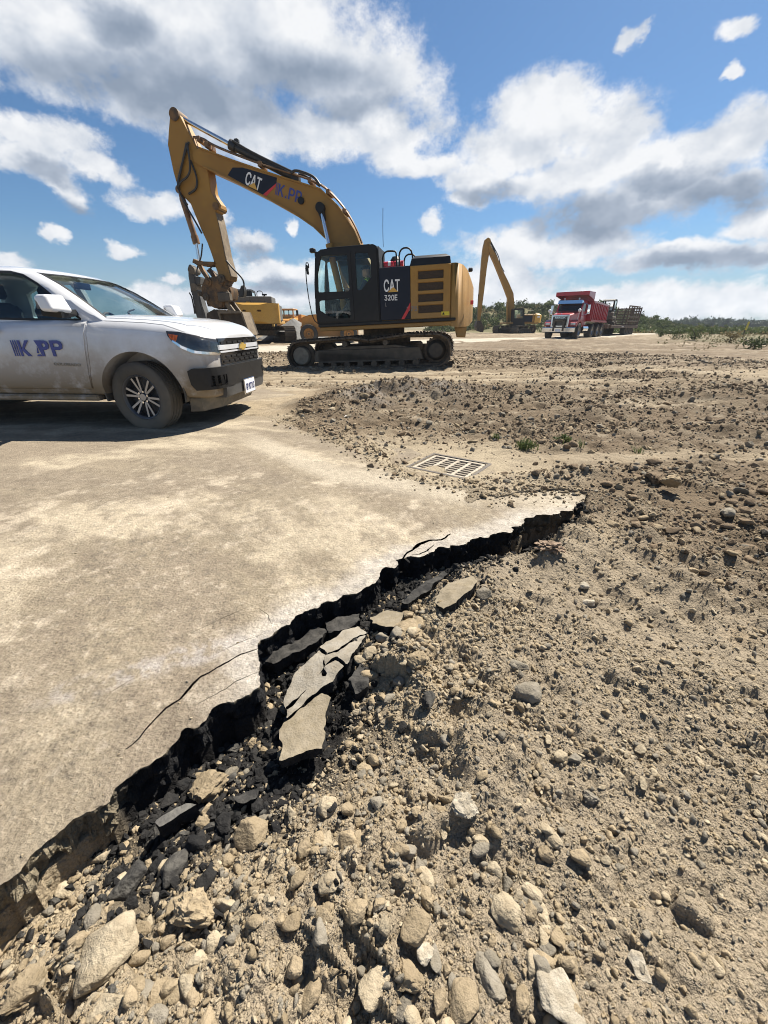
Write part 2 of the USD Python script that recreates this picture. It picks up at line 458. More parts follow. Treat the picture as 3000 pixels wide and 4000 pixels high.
def ground_z(x, y, detail=True):
    x, y = np.asarray(x, float), np.asarray(y, float)
    r = np.hypot(x, y)
    near = r < 30
    z = rises(x, y)
    # rough ground, smoother where wheels run
    calm = 1 - 0.8 * sm(0.5, 0.9, 1 - np.abs(y - 9.3 - 0.05 * x) / 1.6) * sm(-6, -2, x)
    z = z + fbm2(x, y, 2.3, 3, 11) * 0.16 * calm * sm(2.0, 5.0, r) * (1 - 0.6 * sm(30, 80, r))
    rut = fbm2(x * 0.22, y + 0.06 * x, 0.5, 3, 12)
    z = z + rut * 0.13 * sm(3.0, 6.0, r) * (0.35 + 0.65 * calm) * (1 - sm(60, 110, r))
    z = z + np.abs(fbm2(x, y, 0.55, 4, 13)) * 0.14 * sm(2.6, 4.5, r) * calm * (1 - sm(40, 90, r))
    z = z + (np.abs(fbm2(x * .7, y, 0.24, 3, 14)) - .08) * 0.16 * sm(2.6, 4.2, r) * calm * (1 - sm(14, 30, r))
    wob = y - 0.07 * x + 0.25 * fbm2(x * .25, y * .1, 1.5, 2, 19)
    rutw = np.exp(-((wob - 9.0) / 2.7) ** 4) + np.exp(-((wob - 5.2) / .7) ** 4) * sm(1.0, 2.5, x)
    z = z + rutw * .036 * np.sin(wob * 2 * np.pi / .62) * (0.6 + .8 * (fbm2(x * .3, y, .8, 2, 20) + .5)) * (r < 40)
    z = z + clods(x, y) * churned(x, y)[0] * (1 - sm(14, 18, r))
    inside, d, s, df = profile(x, y)
    # foreground spoil heap
    fg = 1 - sm(2.2, 3.6, r)
    heap = fbm2(x, y, 0.5, 3, 21) * 0.13 + lumps(x, y) + fbm2(x, y, 0.16, 3, 22) * 0.042 + (np.abs(fbm2(x, y, 0.085, 3, 24)) - 0.1) * 0.05 + fbm2(x, y, 0.04, 3, 23) * 0.012
    tread = np.sin((x * 0.94 + y * 0.34) * 2 * np.pi / 0.17 + 3.0 * fbm2(x, y, 0.5, 2, 25)) * 0.02 * sm(0.85, 1.1, x) * (1 - sm(2.2, 2.6, x)) * sm(1.0, 1.4, y) * (1 - sm(2.1, 2.6, y))
    z = z + fg * (heap + tread - 0.035)
    w, dep = np.interp(s, WS, WW), np.interp(s, WS, WD)
    w = w * (1 + 0.9 * fbm2(x, y, 0.12, 3, 31))
    out = np.where(inside, 0, d)
    tr = np.exp(-np.maximum(out / np.maximum(w, 1e-3), 0) ** 3.0)
    floor = -dep + 0.05 * sm(0.2, 1.0, out / np.maximum(w, 1e-3)) + fbm2(x, y, 0.07, 4, 32) * 0.07
    z = z * (1 - tr) + np.where(dep > 0.004, floor, z) * tr
    # spoil pushed up beside the trench, lower left
    z = z + 0.05 * np.exp(-((out - w * 1.9) / 0.10) ** 2) * fg * sm(0.0, 0.2, out) * (0.4 + 1.2 * (fbm2(x, y, 0.2, 3, 33) + 0.5))
    hole = np.exp(-(np.hypot((x - HOLE[0]) / 0.115, (y - HOLE[1] - 0.02) / 0.11)) ** 4)
    z = z - 0.5 * hole * np.where(inside, 0, 1)
    # below the pavement; at its far edge the dirt laps over it
    lap = sm(0.0, 0.28, df + 0.16 * fbm2(x, y, 0.25, 4, 34))
    lap = sm(0.0, 0.5, df + 0.75 * fbm2(x, y, 0.6, 5, 34) * sm(0.0, 0.3, df) + 0.02)
    under = np.where(d < 0.35, -0.10, -0.10 * lap + 0.012)
    cover = 0.012 + 0.35 * np.maximum(fbm2(x, y, 0.18, 4, 35), -0.05) * sm(0, 0.5, df)
    z = np.where(inside, under, np.where(df < 0.9, z * sm(0, 0.9, df) + np.maximum(cover, 0.004) * (1 - sm(0, 0.9, df)) * (tr < 0.2) + z * (tr >= 0.2) * (1 - sm(0, 0.9, df)), z))
    # the drain sits in a smooth dusty apron
    g = np.hypot((x - GRATE[0]) / 0.75, (y - GRATE[1]) / 0.62)
    ap = np.exp(-g ** 4) * (~inside)
    z = z * (1 - ap) + ap * (-0.004 + 0.02 * fbm2(x, y, 0.12, 3, 36) * sm(0.55, 0.9, g))
    # pit under the grate, rough heaps further back
    u, v = grate_uv(x, y)
    silt = np.exp(-(((u + 0.10 * GRATE_L) / (0.20 * GRATE_L)) ** 4)) * 0.36 * GRATE_W * (1 + 0.9 * fbm2(x, y, 0.06, 3, 37))
    pit = (np.abs(u) < GRATE_L / 2 - 0.01) & (np.abs(v) < GRATE_W / 2 - 0.01) & (v + GRATE_W / 2 > silt)
    z = np.where(pit, -0.30, z)
    for (hx, hy, sx, sy, hz) in HEAPS:
        q = np.exp(-(((x - hx) / sx) ** 2 + ((y - hy) / sy) ** 2) * 1.6)
        z = z + hz * q * (0.75 + 1.1 * fbm2(x, y, 0.35, 4, 41)) + q * 0.10 * np.abs(fbm2(x, y, 0.16, 3, 42))
    return z


_gc = [at(1500 + a / 2.765, 1700 + b / 2.765)[:2] for a, b in [(600, 205), (245, 335), (890, 445), (1115, 322)]]
GRATE = np.mean(_gc, axis=0)
_ga = (_gc[2] - _gc[1] + _gc[3] - _gc[0]) / 2
_gb = (_gc[0] - _gc[1] + _gc[3] - _gc[2]) / 2
GRATE_L, GRATE_W = float(np.linalg.norm(_ga)), float(np.linalg.norm(_gb))
GRATE_DEG = math.degrees(math.atan2(_ga[1], _ga[0]))
_gu = _ga / GRATE_L
_gv = np.array([-_gu[1], _gu[0]])


def grate_uv(x, y):
    return (x - GRATE[0]) * _gu[0] + (y - GRATE[1]) * _gu[1], (x - GRATE[0]) * _gv[0] + (y - GRATE[1]) * _gv[1]


HEAPS = [(*at(1640, 1560)[:2], 1.05, 0.75, 0.34), (*at(1420, 1580)[:2], 0.75, 0.6, 0.22), (*at(1250, 1600)[:2], 0.6, 0.7, 0.10), (*at(1900, 1560)[:2], 1.2, 0.8, 0.10),
         (*at(2600, 1880)[:2], 0.6, 0.28, 0.06), (*at(2150, 1870)[:2], 0.5, 0.14, 0.05), (*at(2820, 1545)[:2], 1.0, 0.6, 0.12), (*at(2450, 1480)[:2], 2.2, 0.9, 0.10)]

TAN, PALE, BROWN, GREY, RUST = (np.array(c) for c in ((.275, .236, .172), (.32, .29, .23), (.128, .101, .070), (.228, .200, .156), (.23, .168, .095)))


def ground_albedo(x, y, z):
    r = np.hypot(x, y)
    lerp = lambda a, b, t: a * (1 - t[..., None]) + b * t[..., None]
    c = np.broadcast_to(TAN, x.shape + (3,)).copy()
    n1, n2, n3 = fbm2(x, y, 0.6, 4, 51), fbm2(x, y, 0.12, 4, 52), fbm2(x, y, 2.5, 4, 53)
    c = lerp(c, GREY, sm(-0.12, 0.16, n1 + 0.22 * sm(-0.2, 0.7, x)) * 0.9 * (1 - sm(3, 5, r)))
    c = lerp(c, RUST, sm(0.10, 0.25, fbm2(x, y, 0.3, 4, 54)) * 0.35 * (1 - sm(3, 5, r)))
    # churned mud of the middle ground
    mud, wheel, band = churned(x, y)
    far = 1 - sm(28, 60, r) * 0.6
    c = lerp(c, BROWN, mud * 0.97 * far)
    c = lerp(c, PALE * .8, mud * sm(.55, 1.2, clods(x, y) / .045 + 1.6 * n2) * .30)
    c = lerp(c, BROWN * .62, mud * sm(0.0, 0.15, fbm2(x * .6, y, 0.3, 4, 59)) * .7)
    wob = y - 0.07 * x + 0.25 * fbm2(x * .25, y * .1, 1.5, 2, 19)
    line = np.sin(wob * 2 * np.pi / .62 + 2.2) * np.exp(-((wob - 9.0) / 2.4) ** 4)
    c = lerp(c, BROWN * 1.2, sm(.45, .95, line + .9 * fbm2(x * .3, y, .4, 3, 45)) * .65)
    fleck = fbm2(x * .45, y, 0.11, 4, 58)
    c = lerp(c, PALE, sm(0.10, 0.24, fleck) * sm(2.6, 4.2, r) * .55 * (1 - .5 * sm(18, 40, r)))
    c = lerp(c, BROWN * .7, sm(0.06, 0.2, -fleck) * sm(2.6, 4.2, r) * .6 * (1 - wheel) * (1 - .5 * sm(18, 40, r)))
    c = lerp(c, PALE, sm(0.0, 0.16, -band * 0.8 + fbm2(x * 0.3, y, 0.22, 4, 55)) * sm(4.5, 6, r) * 0.55 * (1 - 0.6 * mud))
    inside, d, s, df = profile(x, y)
    ap = np.exp(-np.hypot((x - GRATE[0] + 0.1) / 1.1, (y - GRATE[1]) / 0.8) ** 4)
    c = lerp(c, np.array((.320, .282, .211)), ap * 0.9 * (0.75 + n2))
    for (hx, hy, sx, sy, hz) in HEAPS[:2]:
        q = np.exp(-(((x - hx) / sx) ** 2 + ((y - hy) / sy) ** 2) * 2.2)
        c = lerp(c, np.array((.173, .170, .166)), q * 0.85 * sm(-0.1, 0.15, n2 + 0.02))
    # black asphalt crumbs lining the trench
    w = np.interp(s, WS, WW)
    blk = np.where(inside, 1.0, sm(1.30, 0.75, d / np.maximum(w, 1e-3) + 1.2 * fbm2(x, y, 0.09, 4, 56)))
    blk = blk * sm(S(298, 3203) - 0.02, S(500, 3040), s) * (1 - 0.75 * sm(S(1886, 2098), S(2049, 2019), s)) * (np.interp(s, WS, WD) > 0.02) * (d < 0.6)
    c = lerp(c, np.array((.014, .014, .015)), np.clip(blk * 1.1, 0, 1))
    # vegetation greys the soil at the far right
    gr = sm(22, 30, y) * sm(0.55, 0.85, x / np.maximum(y, 1)) * sm(-0.1, 0.1, n3 + 0.12)
    c = lerp(c, np.array((.077, .080, .038)), gr * 0.75)
    gr2 = sm(70, 120, r) * np.ones_like(x)
    c = lerp(c, np.array((.102, .096, .054)), gr2 * 0.8)
    c = c * np.array((1.06, 1.0, .93))
    return c * (1 + 0.35 * n2 + 0.2 * fbm2(x, y, 0.035, 3, 57))[..., None]


def polar(r, a):
    R, A = np.meshgrid(r, a, indexing='ij')
    x, y = R * np.sin(A), R * np.cos(A)
    n, m = R.shape
    i = np.arange(n * m).reshape(n, m)
    q = np.stack([i[:-1, :-1].ravel(), i[:-1, 1:].ravel(), i[1:, 1:].ravel(), i[1:, :-1].ravel()], -1)
    f = np.vstack([q[:, [0, 2, 1]], q[:, [0, 3, 2]]])
    return x, y, f


def primvar_color(prim_path, col):
    UsdGeom.PrimvarsAPI(stage.GetPrimAtPath(prim_path)).CreatePrimvar('albedo', Sdf.ValueTypeNames.Color3fArray, 'vertex').Set(Vt.Vec3fArray.FromNumpy(np.ascontiguousarray(np.clip(col, 0.003, 0.9).reshape(-1, 3), np.float32)))


def soil(name, grain=1.0, dist=.010):
    n = {'at': ('attribute', dict(attribute='albedo')), 'geo': ('geometry', {}),
         'n1': ('noise_texture', dict(scale=260.0, detail=3.0, roughness=0.7)), 'n2': ('noise_texture', dict(scale=45.0, detail=5.0, roughness=0.65)), 'n4': ('noise_texture', dict(scale=9.0, detail=6.0, roughness=0.7)), 'b4': ('bump', dict(strength=1.0, distance=0.035)),
         'v1': ('voronoi_texture', dict(scale=150.0, randomness=1.0)), 'v2': ('voronoi_texture', dict(scale=62.0, randomness=1.0)),
         'm1': ('map_range', dict(from_min=0.3, from_max=0.7, to_min=0.72, to_max=1.28)), 'c1': ('combine_xyz', {}), 'mx': ('mix_color', dict(blend_type='multiply', fac=1.0, use_clamp=False)),
         'a1': ('math', dict(math_type='multiply_add', value2=-0.35 * grain)), 'a2': ('math', dict(math_type='multiply_add', value2=-0.6 * grain)), 'a3': ('math', dict(math_type='multiply_add', value2=0.5)),
         'bp': ('bump', dict(strength=1.0, distance=dist)), 'p': ('principled_bsdf', dict(roughness=0.95, specular_ior_level=0.2))}
    l = [('geo.position', x + '.vector') for x in ('n1', 'n2', 'v1', 'v2', 'n4')] + [('n4.fac', 'b4.height'), ('b4.normal', 'bp.normal')]
    l += [('n1.fac', 'm1.value'), ('m1.result', 'c1.x'), ('m1.result', 'c1.y'), ('m1.result', 'c1.z'), ('at.color', 'mx.a'), ('c1.vector', 'mx.b'), ('mx.result', 'p.base_color'),
          ('v1.distance', 'a1.value1'), ('n2.fac', 'a1.value3'), ('v2.distance', 'a2.value1'), ('a1.value', 'a2.value3'), ('n1.fac', 'a3.value1'), ('a2.value', 'a3.value3'), ('a3.value', 'bp.height'), ('bp.normal', 'p.normal')]
    return usdkit.material(stage, '/World/Looks/' + name, n, l, surface='p.BSDF')


SOIL = soil('loose_soil')
radii = [0.06]
while radii[-1] < 1500:
    r_ = radii[-1]
    radii.append(r_ + np.clip(r_ * (0.0062 if 2.6 < r_ < 15 else 0.011), 0.0055, 40) * (1 if r_ > 0.3 else 0.9))
radii = np.array(radii)
angles = np.radians(np.r_[np.linspace(-180, -86, 40)[:-1], np.arange(-86, 86.01, 0.30), np.linspace(86, 180, 40)[1:]])
gx, gy, gf = polar(radii, angles)
gz = ground_z(gx, gy)
ground = usdkit.mesh(stage, numbered('/World', 'ground'), (np.stack([gx, gy, gz], -1).reshape(-1, 3), gf), SOIL, smooth=True)
primvar_color('/World/ground', ground_albedo(gx, gy, gz))
tag(ground, 'bare tan and brown earth of the building site, rutted and stony', 'ground', kind='structure')

# ------------------------------------------------------------------ the pavement: dusty asphalt with a broken edge and cracks
def px_line(pts, org, k):
    return np.array([at(org[0] + u / k, org[1] + w / k)[:2] for u, w in pts])
CRACKS = [(px_line([(405, 515), (425, 498), (450, 478), (480, 440), (515, 405), (540, 380), (580, 352), (600, 330), (625, 302), (650, 280), (690, 262), (720, 245), (750, 228), (780, 210), (812, 200), (850, 186)], (0, 2300), .8295), 0.0042, 1),
          (px_line([(600, 152), (650, 130), (700, 105), (745, 82), (800, 58), (840, 45)], (0, 2300), .8295), 0.0012, 2),
          (px_line([(640, 372), (690, 345), (730, 320), (760, 296), (800, 280), (850, 262)], (0, 2300), .8295), 0.0016, 3),
          (px_line([(330, 350), (380, 322), (420, 298), (440, 285)], (0, 2300), .8295), 0.0012, 5),
          (px_line([(835, 60), (870, 80), (882, 110)], (0, 2300), .8295), 0.0012, 7),
          (px_line([(690, 215), (740, 190), (800, 160), (860, 140)], (0, 2300), .8295), 0.0010, 8),
          (px_line([(470, 400), (490, 380), (530, 350), (560, 340), (600, 337), (632, 318)], (1000, 1700), .8295), 0.009, 4),
          (px_line([(505, 385), (530, 383), (555, 372), (575, 352)], (1000, 1700), .8295), 0.005, 6)]
slab = PAVED.buffer(0)
lap_zone = LineString(FAR_EDGE[5:]).buffer(0.4)
slab = slab.union(lap_zone.difference(Point(*FAR_EDGE[0]).buffer(0.25)).difference(LIP_LINE.buffer(0.25))).buffer(0)
for line, wd, seed in CRACKS:
    P = wiggle(line, 0.005, 0.007, seed + 60)
    t = np.linspace(0, 1, len(P))
    wv = wd * (0.35 + 0.65 * np.sin(np.pi * np.clip(t, 0.04, 0.96))) * (0.6 + 0.8 * meshkit.fbm(np.stack([t * 14, t * 0 + seed, t * 0], -1), 3, seed))
    T = np.gradient(P, axis=0)
    T /= np.linalg.norm(T, axis=1, keepdims=True)
    N = np.stack([-T[:, 1], T[:, 0]], -1) * wv[:, None]
    slab = slab.difference(Polygon(np.vstack([P + N, (P - N)[::-1]])).buffer(0))
_gp = Polygon([GRATE + _gu * a * (GRATE_L / 2 + 0.10) + _gv * b * (GRATE_W / 2 + 0.10) for a, b in ((-1, -1), (1, -1), (1, 1), (-1, 1))])
slab = slab.difference(_gp)
slab = max(getattr(slab, 'geoms', [slab]), key=lambda g: g.area)


def densify(ring):
    P = np.array(ring.coords)
    out = []
    for a, b in zip(P[:-1], P[1:]):
        L = np.linalg.norm(b - a)
        rr = max(0.25, min(np.hypot(*a), np.hypot(*b)))
        k = max(1, int(L / max(0.006, 0.012 * rr)))
        out += [a + (b - a) * j / k for j in range(k)]
    return np.array(out)


rings = [densify(slab.exterior)] + [densify(r) for r in slab.interiors]
sx_, sy_, _ = polar(radii[(radii > 0.2) & (radii < 22)], np.radians(np.arange(-178, 75, 0.42)))
jit = RNG.normal(0, 0.15, (2, sx_.size)) * 0.006
ip = np.stack([sx_.ravel(), sy_.ravel()], -1) + jit.T
front = (ip[:, 1] > -0.2) & (ip[:, 0] > -16.5)
ip = ip[front]
shapely.prepare(slab)
ip = ip[shapely.contains_xy(slab, ip[:, 0], ip[:, 1])]
bt = cKDTree(np.vstack(rings))
ip = ip[bt.query(ip)[0] > 0.5 * np.maximum(0.006, 0.009 * np.hypot(ip[:, 0], ip[:, 1]))]
pts2 = np.vstack(rings + [ip])
de = Delaunay(pts2)
tri_ = de.simplices
cen = pts2[tri_].mean(1)
tri_ = tri_[shapely.contains_xy(slab, cen[:, 0], cen[:, 1])]
ar = np.cross(pts2[tri_[:, 1]] - pts2[tri_[:, 0]], pts2[tri_[:, 2]] - pts2[tri_[:, 0]])
tri_ = np.where((ar < 0)[:, None], tri_[:, ::-1], tri_)


def pave_z(x, y):
    d, i = lip_tree.query(np.stack([x, y], -1))
    lower = 1 - sm(0.0, 0.30, d)
    s = lip_s[i]
    sag = -0.012 * lower * (0.5 + 1.5 * np.maximum(0, fbm2(x, y, 0.25, 3, 61)))
    rough = sm(S(800, 2830), S(400, 3150), s) * (1 - sm(0.1, 0.5, d))
    return sag + 0.012 * fbm2(x, y, 1.4, 3, 62) + 0.0035 * fbm2(x, y, 0.05, 3, 63) + rough * (0.02 * fbm2(x, y, 0.09, 4, 64) - 0.006)


def pave_albedo(x, y):
    lerp = lambda a, b, t: a * (1 - t[..., None]) + b * t[..., None]
    d, i = lip_tree.query(np.stack([x, y], -1))
    s = lip_s[i]
    r = np.hypot(x, y)
    c = np.broadcast_to(np.array((.208, .182, .138)), x.shape + (3,)).copy()
    # tyres have swept it in arcs round the bend
    R2, A2 = np.hypot(x + 3.6, y + 0.6), np.arctan2(y + 0.6, x + 3.6)
    arcs = fbm2(R2 * 1.0, A2 * 0.9, 0.28, 4, 71)
    arcs2 = fbm2(y * 1.0 - 0.25 * x, x * 0.25, 0.35, 4, 77)
    arcs3 = fbm2(R2, A2 * 1.6, 0.09, 3, 83)
    blot = fbm2(x, y, 0.8, 4, 84)
    near = 1 - sm(2.5, 5.5, r)
    c = lerp(c, np.array((.185, .160, .128)), sm(-0.10, 0.16, arcs + .5 * blot) * 0.6)
    c = lerp(c, np.array((.35, .315, .245)), sm(0.02, 0.17, -arcs * 0.75 + arcs2 * 0.5 + 0.35 * fbm2(x, y, 0.30, 5, 72)) * 0.8)
    c = lerp(c, np.array((.15, .128, .10)), sm(0.02, 0.16, arcs3 + .5 * fbm2(x, y, .07, 3, 85)) * .5)
    c = lerp(c, np.array((.37, .335, .27)), sm(0.07, 0.18, fbm2(x, y, 0.20, 5, 78) + 0.35 * fbm2(x, y, 0.04, 3, 79)) * 0.75 * (1 - sm(2.5, 5, r)))
    # stone showing through the dust
    sp, sp2 = fbm2(x, y, 0.014, 2, 73), fbm2(x, y, 0.028, 2, 86)
    wear = sm(-.12, .14, fbm2(x, y, 0.45, 3, 74))
    c = lerp(c, np.array((.085, .078, .068)), sm(0.06, 0.20, sp) * 0.45 * wear * near)
    c = lerp(c, np.array((.11, .098, .080)), sm(0.08, 0.22, sp2) * 0.4 * wear * (1 - sm(4, 7, r)))
    c = lerp(c, np.array((.36, .33, .27)), sm(0.10, 0.24, -sp2) * 0.5 * near)
    # pale scuffed rim along the break, worn white towards the hole
    rim = sm(0.17, 0.01, d + 0.16 * fbm2(x, y, 0.12, 4, 75)) * sm(S(830, 2764) - 0.1, S(1012, 2559), s)
    c = lerp(c, np.array((.34, .325, .295)), np.clip(rim * 1.15, 0, .92))
    c = lerp(c, np.array((.143, .138, .138)), rim * sm(0.02, 0.16, fbm2(x * 1.0, y * 1.0, 0.03, 4, 76)) * 0.55)
    q = sm(0.30, 0.05, np.abs(y - np.interp(x, [-1.5, -0.4, 0.6, 1.4], [4.2, 3.0, 2.62, 2.55])) + 0.35 * fbm2(x, y, 0.5, 4, 80)) * sm(-1.8, -0.9, x)
    c = lerp(c, np.array((.338, .312, .256)), q * 0.75)
    g2 = sm(0.05, 0.0, np.abs((y - 0.98) - 0.42 * (x + 0.9)) - 0.03 + 0.1 * fbm2(x, y, 0.1, 4, 81)) * sm(-1.15, -0.95, x) * (1 - sm(-0.5, -0.35, x))
    c = lerp(c, np.array((.30, .29, .28)), g2 * sm(-.08, .12, fbm2(x, y, .05, 3, 87) + .5 * fbm2(x, y, .02, 2, 88)) * 0.75)
    df = far_tree.query(np.stack([x, y], -1))[0]
    c = lerp(c, np.array((.195, .165, .118)), sm(.20, .0, df + .45 * fbm2(x, y, .22, 4, 46)) * .8 * (.35 + .65 * sm(1.0, .5, x)))
    c = c * np.array((1.02, .975, .93))
    return c * (1 + 0.45 * fbm2(x, y, 0.05, 3, 82) + .3 * fbm2(x, y, .018, 2, 89) * near)[..., None]


top = np.column_stack([pts2, pave_z(pts2[:, 0], pts2[:, 1])])
# the broken face below the lip
wall_v, wall_f, wall_c, nb = [], [], [], 0
LAYERS = [0.0, 0.007, 0.017, 0.029, 0.042, 0.055, 0.070, 0.086, 0.105]
start = 0
for ring in rings:
    n = len(ring)
    idx = np.arange(start, start + n)
    start += n
    rd, ri = lip_tree.query(ring)
    crack = np.hypot(*ring.mean(0)) < 3 and n < 4000 and Polygon(ring).area < 0.3
    keep = (rd < 0.02) | crack
    T = np.roll(ring, -1, 0) - np.roll(ring, 1, 0)
    T /= np.maximum(np.linalg.norm(T, axis=1, keepdims=True), 1e-9)
    N = np.stack([T[:, 1], -T[:, 0]], -1)
    if Polygon(ring).exterior.is_ccw is False:
        N = -N
    if ring is not rings[0]:
        N = -N
    rows = []
    for k, dz in enumerate(LAYERS):
        zz = top[idx, 2] - dz * (1.05 + 0.6 * meshkit.noise(np.column_stack([ring * 22, np.zeros(n)]), 7))
        off = 0.0 if k == 0 else (meshkit.fbm(np.column_stack([ring * 55, np.full(n, dz * 45)]) * [.7, .7, 1], 4, 91) - 0.60) * 0.085 * min(1, k / 2)
        if crack:
            off = 0.0
        rows.append(np.column_stack([ring + N * np.reshape(off, (-1, 1)), zz]))
    V = np.concatenate(rows)
    sv = lip_s[ri]
    blackness = sm(S(425, 3149) - 0.03, S(530, 3020), sv) * (1 - 0.5 * sm(S(1989, 2074), S(2193, 2001), sv))
    blackness = np.where(crack, 1.0, blackness)
    for k in range(len(LAYERS)):
        tone = blackness * (0.0 if k == 0 else 1.0)
        wall_c.append(np.array((.19, .16, .11)) * (1 - tone[:, None]) + np.array((.016, .016, .017)) * tone[:, None])
    for k in range(len(LAYERS) - 1):
        for j in np.nonzero(keep & np.roll(keep, -1))[0]:
            a, b = nb + k * n + j, nb + k * n + (j + 1) % n
            wall_f += [[a, a + n, b + n], [a, b + n, b]]
    wall_v.append(V)
    nb += len(V)
PAVE = usdkit.material(stage, '/World/Looks/dusty_asphalt', {
    'at': ('attribute', dict(attribute='albedo')), 'geo': ('geometry', {}),
    'n1': ('noise_texture', dict(scale=95.0, detail=5.0, roughness=0.72)), 'n2': ('noise_texture', dict(scale=28.0, detail=4.0, roughness=0.6)), 'n3': ('noise_texture', dict(scale=240.0, detail=2.0)), 'v1': ('voronoi_texture', dict(scale=75.0)),
    'r1': ('rgb_ramp', dict(ramp=[(.30, (.46, .44, .42)), (.43, (.92, .91, .90)), (.55, (1.03, 1.03, 1.03)), (.70, (1.28, 1.28, 1.27))])), 'r2': ('rgb_ramp', dict(ramp=[(.32, (.84, .83, .82)), (.5, (1.0, 1.0, 1.0)), (.68, (1.13, 1.13, 1.12))])),
    'm1': ('mix_color', dict(blend_type='multiply', fac=1.0, use_clamp=False)), 'm2': ('mix_color', dict(blend_type='multiply', fac=1.0, use_clamp=False)),
    'a1': ('math', dict(math_type='multiply_add', value2=0.55)), 'a2': ('math', dict(math_type='multiply_add', value2=0.35)), 'bp': ('bump', dict(strength=1.0, distance=0.006)), 'p': ('principled_bsdf', dict(roughness=0.95, specular_ior_level=0.2))},
    [('geo.position', k + '.vector') for k in ('n1', 'n2', 'n3', 'v1')] + [('n1.fac', 'r1.fac'), ('n2.fac', 'r2.fac'), ('at.color', 'm1.a'), ('r1.color', 'm1.b'), ('m1.result', 'm2.a'), ('r2.color', 'm2.b'), ('m2.result', 'p.base_color'),
    ('n3.fac', 'a2.value1'), ('n1.fac', 'a2.value3'), ('v1.distance', 'a1.value1'), ('a2.value', 'a1.value3'), ('a1.value', 'bp.height'), ('bp.normal', 'p.normal')], surface='p.BSDF')
pv = usdkit.mesh(stage, numbered('/World', 'pavement'), (top, tri_), PAVE, smooth=True)
primvar_color('/World/pavement', pave_albedo(pts2[:, 0], pts2[:, 1]))
tag(pv, 'dust covered asphalt pavement with cracks and a broken right edge', 'pavement', kind='structure')
bw = usdkit.mesh(stage, '/World/pavement/broken_face', (np.concatenate(wall_v), np.array(wall_f)), SOIL, smooth=False)
primvar_color('/World/pavement/broken_face', np.concatenate(wall_c))

# ------------------------------------------------------------------ stones, clods, broken slabs
def rock(seed, sub=2, angular=0.5, lumpy=0.25):
    """A unit stone: a broken many-sided block, worn and pitted by noise; low angular values give worn cobbles."""
    g = np.random.default_rng(seed)
    p = g.normal(size=(int(11 + 16 * (1 - angular)), 3))
    p /= np.linalg.norm(p, axis=1, keepdims=True)
    p *= g.uniform(.8, 1.0, (len(p), 1))
    t = trimesh.convex.convex_hull(p)
    if sub >= 2:
        while len(t.faces) < (700 if sub == 3 else 240):
            t = t.subdivide()
        trimesh.smoothing.filter_laplacian(t, lamb=.5, iterations=int(2 + 5 * (1 - angular)))
    v = np.array(t.vertices)
    o = g.uniform(0, 50, 3)
    v = v * (1 + lumpy * .9 * (meshkit.fbm(v * 1.6 + o, 3, seed) - 0.5) + (.16 * (meshkit.fbm(v * 4.5 + o, 3, seed + 1) - 0.5) + .07 * (meshkit.fbm(v * 11 + o, 2, seed + 2) - .5)) * (sub >= 2))[:, None]
    return v / np.abs(v).max(0), np.array(t.faces)


stone_mats = {}
for nm, a, b in (('pale_stone', (.30, .27, .205), (.235, .205, .15)), ('tan_stone', (.25, .212, .150), (.20, .168, .115)), ('grey_stone', (.185, .175, .150), (.150, .140, .115)), ('white_stone', (.34, .325, .28), (.25, .23, .185)),
                 ('brown_clod', (.180, .144, .102), (.118, .092, .064)), ('asphalt_black', (.012, .012, .0125), (.024, .023, .022)), ('dusty_black', (.075, .071, .063), (.028, .027, .026))):
    if 'black' not in nm:
        a, b = (tuple(round(q * f_, 3) for q, f_ in zip(c_, (1.06, 1.0, .94))) for c_ in (a, b))
    stone_mats[nm] = surf(nm, a, b, scale=38.0, rough=0.95, spec=0.15, bump=0.006, bscale=120.0, contrast=(0.38, 0.62), per_object=0.16)


def place_stone(mesh_v, size, xy, z, yaw, tilt, sink):
    """size: full length, width, height"""
    v = mesh_v * (np.asarray(size) / 2)
    R = (trimesh.transformations.rotation_matrix(yaw, [0, 0, 1]) @ trimesh.transformations.rotation_matrix(tilt, [1, 0.3, 0]))[:3, :3]
    v = v @ R.T
    v[:, 2] += -v[:, 2].min() - sink * size[2]
    return v + np.array([xy[0], xy[1], z])


